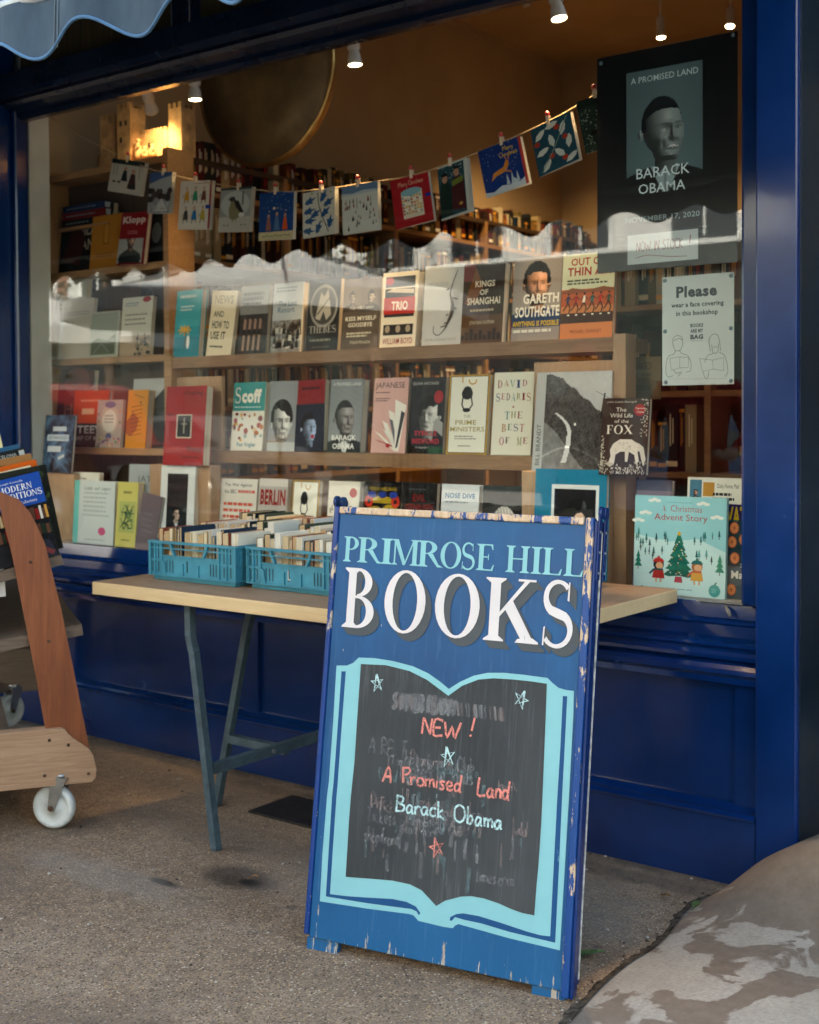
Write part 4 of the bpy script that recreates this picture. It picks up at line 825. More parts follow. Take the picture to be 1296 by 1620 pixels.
g = MB(); g.bevbox((SW-.0079, .003, -.012), (SW, .034, SH-.006), .003); g.build('frame_edge', BP, sign)
g = MB(); g.bevbox((.013, -.001, SH-.017), (SW-.031, .034, SH), .004); g.build('frame_edge', FB, sign)
g = MB(); g.bevbox((.004, .012, -.030), (.085, .034, -.001), .003); g.build('foot', PM, sign)
g = MB(); g.bevbox((SW-.095, .012, -.022), (SW-.020, .034, -.001), .003); g.build('foot', PM, sign)
rl = MB().bevbox((.004, .001, .008), (SW-.002, .030, SH-.004), .004).build('rear_leaf', BP, sign); rl.location = (0, .043, 0)
rl.matrix_local = Matrix.Translation((0, .041, SH)) @ Matrix.Rotation(R_(-.9), 4, 'X') @ Matrix.Translation((0, 0, -SH))
g = MB(); g.bevbox((SW-.004, .0395, .02), (SW+.001, .0435, SH-.03), .001); g.build('gap_strip', simple('pale_bare_edge', (.55, .52, .45), .8, 0, .3, 60), sign)
for xx, sg in ((SW, 1), (0, -1)):
    for yy in (.006, .048):
        h = MB(); a, b = sorted((xx, xx+sg*.004)); h.bevbox((a, yy, SH-.135), (b, yy+.020, SH+.018), .0015)
        for z in (SH-.120, SH-.075, SH-.03): h.tube([(xx+sg*.003, yy+.010, z), (xx+sg*.0055, yy+.010, z)], .0032, 8, m=1)
        h.tube([(xx+sg*.0, yy+.012 if yy < .03 else yy+.002, SH+.012), (xx+sg*.007, yy+.012 if yy < .03 else yy+.002, SH+.012)], .014, 14)
        h.build('hinge', [BP, M['steel']], sign)
AQ, WH, SHD = (.235, .53, .57), (.70, .66, .655), (.060, .072, .082)
def sart(name, mat, cv, off): g = MB(); g.art(cv, Matrix.Translation((0, .006-off, 0)), min(.00006, .0012/max(1, len(cv.items)))); return g.build(name, mat, sign)
LM = letter_mat('sign_lettering', (.012, .10, .29), .70)
c = Cv(1, 1)
for ch, a, b in (('P', .031, .0725), ('R', .069, .1335), ('I', .1305, .164), ('M', .160, .231), ('R', .227, .289), ('O', .285, .338), ('S', .3387, .372), ('E', .375, .421), ('H', .4465, .505), ('I', .5065, .533), ('L', .533, .582), ('L', .583, .631)):
    c.st(ch, a, .874, b, .9335, AQ)
sart('name_lettering', LM, c, .0006)
BK = (('B', .041, .131), ('O', .150, .258), ('O', .280, .393), ('K', .403, .531), ('S', .541, .614))
c = Cv(1, 1)
for k in range(1, 8):
    for ch, a, b in BK: c.st(ch, a+.0023*k, .7195-.0024*k, b+.0023*k, .860-.0024*k, SHD)
sart('lettering_shadow', letter_mat('sign_shadow_lettering', (.012, .085, .26), .66), c, .0004)
c = Cv(1, 1)
for ch, a, b in BK: c.st(ch, a, .7195, b, .860, WH)
sart('title_lettering', LM, c, .0022)
outer = [(.0339, .6275), (.062, .6302), (.0786, .638), (.0915, .6514), (.133, .6538), (.182, .6515), (.2337, .6443), (.2731, .6321), (.3035, .6166), (.3266, .6022), (.3522, .6202), (.3851, .6375), (.4182, .6471), (.4574, .6509), (.5053, .651), (.5599, .6494), (.5707, .6404), (.5858, .6309), (.6033, .6278), (.6211, .6277), (.623, .5752), (.623, .4045), (.6222, .2334), (.6214, .0834), (.5049, .0874), (.3857, .0957), (.379, .092), (.3725, .0846), (.3497, .0835), (.3402, .0838), (.2885, .0855), (.276, .0953), (.2644, .0963), (.1641, .09), (.0352, .0849), (.033, .1906), (.0341, .3244), (.036, .3559), (.036, .5)]
black = [(.0989, .6371), (.1647, .6405), (.2256, .6329), (.2712, .6174), (.3018, .6007), (.3268, .5870), (.3589, .6124), (.3979, .6303), (.4341, .6366), (.4822, .6385), (.5239, .6385), (.5592, .637), (.5613, .5304), (.5636, .3966), (.5642, .3347), (.5632, .2483), (.5615, .2112), (.5603, .145), (.5335, .1452), (.5063, .1491), (.4759, .1562), (.4426, .1605), (.4121, .1603), (.3872, .1549), (.3505, .1400), (.3301, .125), (.3164, .1353), (.2921, .1528), (.2623, .1609), (.2181, .1619), (.1588, .1566), (.0984, .1507), (.0969, .2798), (.0972, .333), (.1002, .4123), (.0992, .5195)]
sL = [(.0485, .6152), (.06, .6163), (.0596, .461), (.0599, .359), (.0592, .3277), (.0596, .208), (.0605, .1055), (.1019, .108), (.1562, .1138), (.2213, .1217), (.2566, .1213), (.2804, .1152), (.2923, .1032), (.2889, .0976), (.2826, .1053), (.2693, .1081), (.2225, .1052), (.1572, .1017), (.0502, .0985), (.0488, .2063), (.0475, .3261), (.0488, .3575), (.0490, .46)]
sR = [(.5969, .6144), (.6069, .6146), (.6074, .5087), (.6077, .4025), (.6094, .2508), (.6101, .097), (.504, .1008), (.4407, .1067), (.399, .1073), (.3764, .1091), (.3699, .1004), (.3643, .0994), (.3652, .1071), (.3787, .1158), (.3953, .1204), (.4314, .1212), (.4812, .1164), (.5465, .1084), (.5759, .1064), (.5982, .1081), (.5974, .2537), (.5970, .401), (.5976, .5075)]
c = Cv(1, 1); c.p(outer, AQ); c.p(sL, (.0008, .066, .20)); c.p(sR, (.0008, .066, .20)); sart('painted_book', letter_mat('sign_book_paint', (.20, .40, .48), .69), c, .0004)
c = Cv(1, 1); c.p(black, (.05, .05, .05)); sart('blackboard', board_mat(), c, .0012)
rs = random.Random(11); c = Cv(1, 1)
def scrawl(txt, x, y, hgt, col, w, wd, slope=-.0):
    S, W = hand_strokes(txt, .06, rs); k = hgt
    for q in S:
        p = [(x+a*k*wd, y+b*k+slope*a*k*wd+rs.uniform(-.0008, .0008)) for a, b in q]; c.l(p, w, col, 3 if len(p) > 2 else 0)
G1, G2, G3 = (.26, .27, .275), (.30, .235, .23), (.20, .30, .31)
for k in range(10): scrawl('SUMMER READING', .190+rs.uniform(-.004, .004), .545+rs.uniform(-.004, .005), .032, rs.choice([G1, G1, G2]), .004, .72, -.0)
scrawl('A RE T', .135, .438, .036, G1, .0048, .95); scrawl('history with Club', .23, .425, .030, G1, .0048, .95); scrawl('Writers at lands', .22, .400, .03, G1, .0048, 1.); scrawl('lands', .46, .392, .028, G2, .0048, .9)
for k in range(16): scrawl(rs.choice(['Why Marcus', 'Tom and Club', 'Discover', 'Read more', 'Tickets']), rs.uniform(.16, .34), rs.uniform(.25, .44), rs.uniform(.022, .034), rs.choice([G1, G1, G2, G3]), .0034, 1.0)
scrawl('Disc', .150, .318, .030, G2, .0048, .95); scrawl('Tickets', .142, .285, .032, G1, .0048, .95); scrawl('shopfront', .140, .240, .030, G1, .0048, .9); scrawl('times.com', .42, .195, .030, G1, .0048, .92); scrawl('wild', .50, .305, .03, G2, .0048, .9)
for k in range(70):
    x = rs.gauss(.33, .085); y = rs.gauss(.31, .07)
    if .13 < x < .54 and .19 < y < .46: c.l([(x, y), (x+rs.uniform(-.003, .003), y-rs.uniform(.015, .06))], rs.uniform(.003, .010), rs.choice([G1, G3, G2]))
for k in range(60): x = rs.uniform(.19, .46); c.l([(x, .575), (x+.004, .545)], rs.uniform(.003, .006), rs.choice([G1, G2]))
sart('erased_chalk', smear_mat(), c, .0013)
c = Cv(1, 1); RC, BC = (.78, .27, .22), (.50, .72, .73)
def chalk(txt, x0, y, hgt, x1, col, w=.0048, drop=0):
    S, W = hand_strokes(txt, .03, rs); kx = (x1-x0)/W
    for q in S:
        p = [(x0+a*kx+rs.uniform(-.0006, .0006), y+b*hgt-drop*(a/W)) for a, b in q]
        for j in range(2): c.l([(a+rs.uniform(-.0009, .0009), b+rs.uniform(-.0009, .0009)) for a, b in (smooth_line(p, 3) if len(p) > 2 else p)], w*rs.uniform(.8, 1.1), col)
chalk('NEW', .268, .496, .036, .366, RC); chalk('!', .380, .503, .042, .408, RC)
chalk('A', .177, .376, .035, .204, RC); chalk('Promised', .226, .380, .036, .378, RC, .0043); chalk('Land', .413, .378, .039, .492, RC)
chalk('Barack', .215, .317, .036, .338, BC, .0043); chalk('Obama', .360, .314, .037, .478, BC, .0043)
def chstar(x, y, r, col, rot=0):
    P = [(x+r*math.cos(R_(90+144*k+rot))*.8, y+r*math.sin(R_(90+144*k+rot))) for k in range(6)]
    for j in range(2): c.l([(a+rs.uniform(-.0018, .0018), b+rs.uniform(-.0018, .0018)) for a, b in P], .0036, col)
chstar(.146, .5974, .020, BC, 12); chstar(.503, .597, .020, BC, -22); chstar(.336, .452, .022, BC, 14); chstar(.3225, .250, .022, RC, 18)
sart('chalk_writing', chalk_mat(), c, .0024)

# ------------------------------------------------------------------ trestle table
TZ = .771
tb = empty('trestle_table', (-2.34, -.32, 0)); tag(tb, 'long wooden topped trestle table with grey metal legs carrying blue crates', 'table')
def tpart(mb, name, m): o = mb.build(name, m, tb); o.matrix_parent_inverse = Matrix.Translation(-tb.location); return o
top = tpart(MB().bevbox((-3.095, -.752, TZ-.038), (-1.577, .110, TZ), .0025), 'tabletop', M['oak_laminate'])
o = MB().box((-3.092, -.749, TZ+.0003), (-1.580, .107, TZ+.0012)).build('worn_surface', M['worn_tabletop'], top)
LMt = M['leg_metal']
def leg(pts, w=.023):
    g = MB()
    for a, b in zip(pts, pts[1:]): g.bar(a, b, w, w, up=(0, 1, 0))
    g.bevbox((pts[-1][0]-w*.55, pts[-1][1]-w*.55, pts[-1][2]-.002), (pts[-1][0]+w*.55, pts[-1][1]+w*.55, pts[-1][2]+.012), .003); return g
for dx in (0, .64):
    L1 = [(-2.737, -.685, .735), (-2.735, -.685, .63), (-2.720, -.685, .585), (-2.636, -.685, .026)]
    L2 = [(-2.800, -.34, .735), (-2.845, -.34, .60), (-2.992, -.34, .004)]
    L3 = [(-2.737, .03, .735), (-2.735, .03, .63), (-2.636, .03, .004)]
    for L in (L1, L2, L3): tpart(leg([(p[0]+dx, p[1], p[2]) for p in L]), 'leg', LMt)
    g = MB(); g.bar((-2.670+dx, -.668, .250), (-2.670+dx, .015, .250), .022, .030); tpart(g, 'crossbar', LMt)
    g = MB(); g.bar((-2.930+dx, -.34, .232), (-2.680+dx, -.34, .232), .026, .026); tpart(g, 'crossbar', LMt)
    g = MB(); g.bar((-2.765+dx, -.70, .728), (-2.765+dx, .045, .728), .09, .006); tpart(g, 'top_rail', LMt)
    g = MB(); g.tube([(-2.659+dx, -.42, .25), (-2.655+dx, -.42, .25)], .007, 8); tpart(g, 'bolt', M['steel'])

# ------------------------------------------------------------------ crates of books on the table
CP = M['crate_plastic']; M['slot_dark'] = simple('crate_slot', (.008, .03, .042), .6)
CW, CD, CH = .372, .56, .124
def make_crate():
    r = empty('plastic_crate'); g = MB()
    g.bevbox((.012, .010, 0), (CW-.012, CD-.010, .016), .004)                                # base tray
    def wall(n, T):
        a = .055; b = n-.072
        g.box((.0, .006, .016), (n, .0105, .076), M_=T); g.box((.0, .006, .076), (a, .0105, .118), M_=T); g.box((b, .006, .076), (n, .0105, .118), M_=T)
        g.box((-.002, -.001, .113), (n+.002, .0115, .1205), M_=T); g.box((.0, .001, .097), (n, .0112, .1005), M_=T); g.box((a, .002, .074), (b, .012, .078), M_=T); g.box((-.001, .001, .014), (n+.001, .011, .019), M_=T)
        for x in (.0, .026, a, b, b+.030, n-.004): g.box((x, .0005, .016), (x+.004, .008, .118), M_=T)
        for x0, x1 in ((0, a), (b, n)): g.box((x0, .001, .060), (x1, .008, .064), M_=T)
        for x in (a+(b-a)*.36, a+(b-a)*.63): g.box((x, .0005, .018), (x+.007, .008, .055), M_=T)
        g.prism([(a+.006, .018), (a+.022, .018), (a+.016, .056), (a+.010, .060), (a+.004, .058)], .008, M_=T)
        for x, s in ((a+(b-a)*.22, 1), (a+(b-a)*.72, -1)): g.prism([(x, .076), (x+.008, .076), (x+.008-s*.018, .114), (x-s*.018, .114)], .010, M_=T)
    wall(CW, Matrix.Identity(4)); wall(CW, Matrix.Translation((CW, CD, 0)) @ Matrix.Rotation(math.pi, 4, 'Z'))
    wall(CD, Matrix.Translation((CW, 0, 0)) @ Matrix.Rotation(math.pi/2, 4, 'Z')); wall(CD, Matrix.Translation((0, CD, 0)) @ Matrix.Rotation(-math.pi/2, 4, 'Z'))
    g.build('body', CP, r)
    s = MB()
    for x in (.075, .088, .101, .262, .274, .286): s.box((x, .0050, .026), (x+.0028, .0075, .062))
    s.box((.163, .0045, .030), (.167, .0075, .064))
    for x in (.013, .038, .318, .345): s.box((x, .0050, .066), (x+.0035, .0075, .110)); s.box((x, .0050, .026), (x+.0035, .0075, .056))
    s.build('slot', M['slot_dark'], r)
    return r
cr0 = make_crate(); crs = []
for i, (x, y, rz, lab) in enumerate(((-2.992, -.618, .012, 'leftmost blue plastic crate of books near the table end'), (-2.603, -.588, -.012, 'blue plastic crate of books half hidden by the left edge of the sign'), (-2.150, -.500, .0, 'blue plastic crate of books just showing right of the sign'))):
    o = cr0 if i == 0 else copy_tree(cr0); o.location = (x, y, TZ+.0016); o.rotation_euler = (0, 0, rz); tag(o, lab, 'crate', 'blue crates on the table'); crs.append(o)
w = MB(); w.box((.163, .0036, .034), (.1655, .0044, .062)); w.box((.163, .0036, .034), (.174, .0044, .0368)); w.build('letter_mark', simple('white_mark', (.6, .6, .56), .6), crs[1])
CC = ['e9e2d0', '33465a', 'd2c8b4', 'd9c8a2', '4a5a50', 'c8c4bc', 'e0dcd0', 'b8a07a', '25303a', 'd8d8d4', '9a5a48', '66808a']
def crate_book_mesh(k):
    r = random.Random(100+k); w = r.uniform(.012, .028); h = r.uniform(.122, .146); d = r.uniform(.118, .150); c = lin(CC[k % len(CC)]); pg = lin(r.choice(['cdb592', 'd8c6a6', 'c2a883', 'e0d4ba', 'e8e4d8']))
    g = MB(); b = .0012
    g.box((0, 0, 0), (b, d, h), c); g.box((w-b, 0, 0), (w, d, h), c); g.box((b, d-.0015, 0), (w-b, d, h), c); g.box((b, .0025, .001), (w-b, d-.0016, h-.002), pg)
    n = max(3, int(w/.0045))
    for i in range(1, n): x = b+(w-2*b)*i/n; g.box((x-.0003, .0019, .001), (x+.0003, .0026, h-.002), tuple(v*.62 for v in pg))
    o = g.build('book', M['print']); m = (o.data, w, h, d); bpy.data.objects.remove(o); return m
CB = [crate_book_mesh(k) for k in range(24)]; r7 = random.Random(21)
for ci, (o, nm) in enumerate(zip(crs, ('leftmost crate', 'crate left of the sign', 'crate right of the sign'))):
    for row in range(3):
        if ci == 2 and row < 2: continue
        x = .017+r7.uniform(0, .01)
        while True:
            me, w, h, d = CB[r7.randrange(24)]
            if x+w > CW-.016: break
            b = bpy.data.objects.new('book', me); COL.objects.link(b); zz = .0175+(0, .010, .018)[row]+r7.uniform(0, .006)
            L = Matrix.Translation(o.location) @ Matrix.Rotation(o.rotation_euler.z, 4, 'Z') @ Matrix.Translation((x, .020+row*.172+r7.uniform(0, .012), zz)) @ Matrix.Rotation(r7.uniform(-.03, .03), 4, 'Y')
            b.matrix_world = L; tag(b, 'used book packed upright in the %s row of the %s' % (('front', 'middle', 'back')[row], nm), 'book', 'books in the '+nm); x += w+.0012
            

# ------------------------------------------------------------------ wheeled book trolley at the left
tro = empty('book_trolley', (-3.149, -.857, .0)); ang = math.atan2(.85, .525); tro.rotation_euler = (0, 0, ang); tag(tro, 'wooden book trolley on white castor wheels at the left edge', 'book trolley')
TG = gh(-3.149, -.857)[0]
plank = [(-.172, 1.062), (-.146, 1.052), (-.093, 1.028), (-.062, .99), (-.045, .955), (-.019, .893), (.026, .691), (.104, .262), (-.012, .262), (-.063, .574), (-.113, .86), (-.147, 1.011)]
base = [(-.80, .34), (.020, .338), (.030, .334), (.040, .318), (.052, .306), (.098, .270), (.112, .248), (.1215, .205), (.119, .178), (.106, .166), (-.80, .170)]
LT = 1.40
def screws(y, pts, parent):
    for x, z in pts: MB().lathe([(0, .0025), (.0045, .002), (.005, 0)], 10, M_=Matrix.Translation((x, y, z)) @ Matrix.Rotation(R_(90), 4, 'X')).build('screw', M['rust'], parent)
def planks(y, m1, m2):
    MB().prism(plank, .030, M_=Matrix.Translation((0, y, 0))).build('upright', m1, tro)
    MB().prism(base, .045, M_=Matrix.Translation((0, y-.016, 0))).build('base_board', m2, tro)
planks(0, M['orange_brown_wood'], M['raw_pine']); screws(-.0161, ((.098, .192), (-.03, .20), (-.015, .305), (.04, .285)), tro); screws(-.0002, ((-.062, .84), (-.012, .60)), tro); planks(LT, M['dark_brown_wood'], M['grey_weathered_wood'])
g = MB(); T = Matrix.Translation((.025, 0, .857)) @ Matrix.Rotation(R_(-14), 4, 'Y'); g.box((-.36, .031, -.034), (.004, LT-.002, -.002), M_=T); g.build('shelf', M['grey_weathered_wood'], tro)
g = MB(); T = Matrix.Translation((.088, 0, .640)) @ Matrix.Rotation(R_(-8), 4, 'Y'); g.box((-.40, .031, -.034), (.0, LT-.002, 0), M_=T); g.build('shelf', M['grey_weathered_wood'], tro)
g = MB(); g.box((-.50, .032, .70), (-.24, LT-.004, .728)); g.box((-.78, .031, .20), (-.10, LT-.02, .225)); g.build('shelf', M['grey_weathered_wood'], tro)
def castor(x, y, a):
    q = Matrix.Translation((x, y, TG)) @ Matrix.Rotation(a, 4, 'Z'); ax = q @ Matrix.Translation((0, 0, .066)) @ Matrix.Rotation(R_(90), 4, 'X')
    w = MB().lathe([(0, -.015), (.046, -.015), (.058, -.016), (.064, -.012), (.066, -.004), (.066, .004), (.064, .012), (.058, .016), (.050, .0145), (.046, .011), (.020, .011), (.018, .018), (0, .018)], 30, M_=ax).build('wheel', M['white_nylon'], tro)
    f = MB()
    for s in (-1, 1): f.prism([(-.012, .06), (.010, .055), (.046, .148), (.020, .165), (-.002, .150), (-.006, .10)], .004, M_=q @ Matrix.Translation((.0, s*.023-.002, 0)))
    f.box((-.004, -.026, .150), (.050, .026, .158), M_=q); f.lathe([(.0, .158), (.022, .158), (.022, .168), (0, .168)], 14, M_=q @ Matrix.Translation((.022, 0, 0))); fo = f.build('fork', M['steel'], tro)
    MB().lathe([(0, -.03), (.007, -.03), (.009, -.026), (.009, .026), (.007, .03), (0, .03)], 10, M_=ax).build('axle_bolt', M['rust'], fo)
castor(.0, .015, -.55); castor(-.05, LT-.02, .6); castor(-.68, .02, .2)
TRO = Matrix.Translation((-3.149, -.857, 0)) @ Matrix.Rotation(ang, 4, 'Z')

# odds and ends on the ground
g = MB(); g.bevbox((-2.865, -.325, -.012), (-2.40, -.115, .0055), .002)
o = g.build('utility_cover', M['dark_iron']); tag(o, 'dark iron cover plate set in the ground under the table', 'ground cover')
def leaf(px, py, L, w, m, rz, label, z=None):
    P = atz(px, py, .02); zz = gh(P.x, P.y); P = atz(px, py, zz[0]+zz[1]+.004); g = MB(); n = 9; vs = []
    for i in range(n):
        u = i/(n-1); ww = w*math.sin(math.pi*min(1, u*1.02))**.8*(1-.3*u)
        for k in (-1, 0, 1): vs.append((L*(u-.5), k*ww/2, .006*math.sin(u*3.1)+abs(k)*.004+.006*u*u))
    g.add(vs, [(i*3+k, i*3+k+1, (i+1)*3+k+1, (i+1)*3+k) for i in range(n-1) for k in range(2)]); g.tube([(-L*.75, 0, .002), (-L*.5, 0, .003)], .0012, 5)
    o = g.build('leaf', M[m]); o.location = P; o.rotation_euler = (0, 0, rz); tag(o, label, 'leaf')
leaf(930, 1514, .085, .032, 'leaf', .9, 'green fallen leaf behind the right foot of the sign'); leaf(1102, 1435, .040, .024, 'leaf', 1.6, 'small dark green leaf at the edge of the ramp')
leaf(1054, 1420, .030, .012, 'dry_leaf', -.3, 'tiny brown dry leaf on the asphalt right of the sign'); leaf(402, 1391, .026, .016, 'dry_leaf', .5, 'orange dry leaf by the damp hole left of the sign'); leaf(1200, 1383, .045, .020, 'dry_leaf', .6, 'curled dry leaf against the foot of the blue pilaster')
rp = random.Random(4); g = MB()
for i in range(420):
    if i < 300: x = rp.uniform(-4.2, -1.45); y = rp.uniform(-1.9, -.05)
    else: y = rp.uniform(-1.1, -.03); x = gh(0, y)[2]-abs(rp.gauss(0, .03)); 
    if i > 370: x = rp.uniform(-4, -1.4); y = -abs(rp.gauss(.0, .02))-.004
    z, r, xe = gh(x, y)
    if x > xe-.0: continue
    s = rp.uniform(.0015, .0042); bm = bmesh.new(); bmesh.ops.create_icosphere(bm, subdivisions=1, radius=s, matrix=Matrix.Translation((x, y, z+s*.4)) @ Matrix.Diagonal((rp.uniform(.8, 1.6), rp.uniform(.8, 1.6), .6, 1)))
    k = rp.choice([(.05, .035, .025), (.3, .22, .14), (.5, .45, .38), (.16, .12, .09)]); g.bm(bm, k)
tag(g.build('grit', M['paper']), 'loose grit and small stones scattered on the pavement', 'grit', kind='stuff')

# ------------------------------------------------------------------ books facing the street
W_, K_, GR = 'e6e2d6', '17181a', '8b8f90'
def wbook(label, px, py, y, col, draw, z=None, th=.028, lean=6, rz=0.0, group=None, spine=None, roll=0, pages=(.70, .62, .48), name='book', draw_spine=None):
    x0, x1 = px; yt, yb = py; ym = (yt+yb)/2; a = at(x0, ym, y); b = at(x1, ym, y); w = b.x-a.x; mx = (x0+x1)/2
    zb = z if z is not None else at(mx, yb, y).z
    yt_ = y+.012; h = (at(mx, yt, yt_).z-zb)/math.cos(R_(lean))
    root = empty(name, (a.x, y, zb+.0008)); root.rotation_euler = (R_(-lean), R_(roll), rz); tag(root, label, 'book', group)
    c = lin(col); sp = lin(spine) if spine else c; g = MB(); b_ = .002
    g.box((0, 0, 0), (w, b_, h), c); g.box((0, th-b_, 0), (w, th, h), tuple(v*.9 for v in c)); g.box((-.0005, 0, 0), (.0018, th, h), sp)
    cv = Cv(w, h); draw(cv); g.art(cv, Matrix.Identity(4), min(.00006, .0010/max(1, len(cv.items))))
    if draw_spine: c2 = Cv(th, h); draw_spine(c2); g.art(c2, Matrix.Translation((-.0006, th, 0)) @ Matrix.Rotation(R_(-90), 4, 'Z'))
    g.build('cover', M['print'], root)
    p = MB(); p.box((.002, b_, .0025), (w-.003, th-b_, h-.0025), pages)
    n = 6
    for i in range(1, n): yy = b_+(th-2*b_)*i/n; p.box((w-.0031, yy-.0003, .003), (w-.0026, yy+.0003, h-.003), tuple(v*.8 for v in pages))
    p.build('page_block', M['cream_pages'], root); return root
Z1, Z2, Z3 = S1, S2, FL
UP, MID, LOW = 'books on the long upper shelf', 'books on the long middle shelf', 'books standing on the window floor'
L1, L2 = 'long upper shelf', 'long middle shelf'
def palm(c):
    c.r(0, 0, 1, .30, '1a8ea0'); c.r(0, .30, 1, .45, '38a6b4'); c.l([(.42, .12), (.46, .30), (.40, .42)], .035, '6b4a2a')
    for a in range(0, 360, 45): c.l([(.40, .42), (.40+.26*math.cos(R_(a)), .42+.08*math.sin(R_(a))-.02)], .05, 'd8b04a')
    c.e(.56, .22, .06, .10, 'f0efe6'); c.lines(.15, .85, .86, .95, 1, 'd8ecec'); c.lines(.2, .8, .68, .78, 2, 'd8ecec')
wbook('teal book with a small palm tree and surfboard on the %s' % L1, (273, 313), (459, 560), .285, '4fb3bd', palm, Z1, .030, group=UP)
def news(c): c.r(0, 0, 1, 1, 'e9e0c6'); c.t('NEWS', .12, .80, .88, .93, 'b9b49c', .02); c.t('AND', .14, .60, .55, .69, K_, .01); c.t('HOW TO', .12, .42, .80, .54, K_, .02); c.t('USE IT', .10, .26, .70, .38, K_, .02); c.lines(.12, .7, .12, .18, 1, '555048')
wbook('cream book with large black capitals leaning right on the %s' % L1, (325, 364), (458, 559), .285, 'e9e0c6', news, Z1, .020, roll=4, group=UP)
def legs(c):
    c.tex(0, 0, 1, .58, 24, 30, lambda u, v: [q*(1+.8*noise.noise(Vector((u*9, v*9, 4)))) for q in (.035, .03, .03)]); c.r(0, .58, 1, 1, '9a9c9a'); c.lines(.1, .9, .70, .92, 3, '3a3a38', .6)
    for x in (.2, .38, .56, .74): c.p([(x-.06, .05), (x-.02, .52), (x+.06, .50), (x+.02, .05)], 'b59886'); c.r(x-.05, .28, x+.05, .36, '1a1a1c')
wbook('grey and black book with a row of standing legs on the %s' % L1, (375, 420), (452, 557), .285, '8f918f', legs, Z1, .022, group=UP)
def crowd(c):
    c.r(0, 0, 1, 1, 'cfd3d2'); c.tex(0, 0, 1, .46, 26, 26, lambda u, v: [q*(.55+.45*noise.noise(Vector((u*16, v*16, 1)))) for q in (.50, .48, .44)]); c.t('The Last', .18, .66, .80, .74, '4a7a98'); c.t('Resort', .18, .57, .74, .65, '4a7a98'); c.lines(.1, .9, .86, .95, 2, '8a9a9c')
    r = random.Random(2)
    for i in range(34): x, y = r.uniform(.04, .96), r.uniform(.04, .42); c.e(x, y+.045, .04, .022, '7a6a58', 8); c.p([(x-.06, y-.05), (x+.06, y-.05), (x+.045, y+.03), (x-.045, y+.03)], r.choice(['2a2a2a', '4a4a48', '3a2a20', 'd8d4c8']))
wbook('white book with a crowd of dark figures along its foot on the %s' % L1, (427, 474), (447, 554), .285, 'cfd3d2', crowd, Z1, .030, group=UP)
def thebes(c):
    c.e(.5, .62, .44, .30, '9a9a96', 24); c.e(.5, .62, .38, .26, '4a4c4a', 24); r = random.Random(1)
    c.p([(.25, .45), (.4, .82), (.5, .75), (.62, .86), (.74, .5), (.6, .42), (.5, .55), (.4, .42)], 'b4b2aa'); c.l([(.3, .5), (.7, .75)], .03, '2a2a2a')
    c.st('THEBES', .07, .245, .93, .345, 'b5b6b2'); c.lines(.12, .9, .11, .18, 1, '90928e'); c.lines(.2, .8, .03, .07, 1, '70726e')
wbook('dark book with a round antique medallion on the %s' % L1, (483, 533), (441, 551), .285, '33373a', thebes, Z1, .034, group=UP)
def kiss(c):
    c.r(0, 0, 1, 1, '7b7064'); c.photo(0, .52, .5, 1, 'a79a88', '4a4238', '5a5046', '8a7e70', n=18); c.photo(.5, .52, 1, 1, 'b0a28e', '3a342c', '4e463e', '84786a', n=18, turn=-.6); c.r(0, 0, 1, .53, '6a6056')
    c.t('THEY WENT AWAY', .2, .56, .85, .60, 'e0dccc'); c.t('KISS MYSELF', .1, .40, .92, .46, 'eae6d8', .02); c.t('GOODBYE', .18, .31, .82, .37, 'eae6d8', .02); c.lines(.15, .85, .16, .24, 2, 'd0cab8', .6); c.t('TONY MUNDA', .25, .07, .8, .11, 'd8d2c2')
wbook('brown grey book with two faded faces and pale title lines on the %s' % L1, (538, 597), (440, 547), .285, '7b7064', kiss, Z1, .020, group=UP)
def trio(c):
    c.r(0, 0, 1, 1, 'e8e0ce'); c.r(.08, .80, .92, .94, '4a4846'); c.r(.08, .40, .92, .78, '3a3a3c'); c.r(.06, .44, .94, .66, 'c23a32'); c.t('TRIO', .28, .49, .74, .61, 'f4ece0', .03); c.r(.08, .16, .92, .30, '35302e')
    for x in (.2, .5, .78): c.e(x, .24, .07, .05, 'b0a494', 10)
    c.p([(.1, .74), (.9, .70), (.9, .76), (.3, .78)], 'd8d0c0'); c.t('WILLIAM BOYD', .08, .04, .92, .12, 'a03028', .01); c.e(.2, .88, .12, .05, 'b8342c')
wbook('cream book with a red band across dark photographs on the %s' % L1, (600, 656), (430, 544), .285, 'e8e0ce', trio, Z1, .032, group=UP)
def seah(c):
    c.t('METAZOA', .10, .74, .62, .79, 'aab0b2'); c.l([(.80, .90), (.70, .76), (.66, .62), (.72, .52), (.74, .40), (.66, .28), (.58, .18), (.46, .12), (.34, .14), (.30, .22), (.36, .26)], [.02, .03, .05, .09, .10, .08, .06, .045, .04, .03, .02], '5a5652', 4) if False else None
    p = smooth_line([(.84, .92), (.74, .78), (.68, .64), (.74, .52), (.74, .40), (.66, .28), (.56, .18), (.42, .12), (.30, .16), (.30, .24)], 4); c.l(p, [.018+.075*math.exp(-((i/len(p)-.42)/.16)**2) for i in range(len(p))], '55504c')
    for x, y in ((.58, .68), (.88, .56), (.86, .44), (.60, .36), (.56, .26), (.48, .22)): c.l([(x, y), (x+(.68-x)*.7, y+.02)], .03, '6a6460')
    c.t('PETER GODFREY SMITH', .10, .05, .88, .08, '9a9c9c')
wbook('pale grey book with a dark sea creature drawing on the %s' % L1, (666, 728), (419, 541), .285, 'c4c8c9', seah, Z1, .030, group=UP)
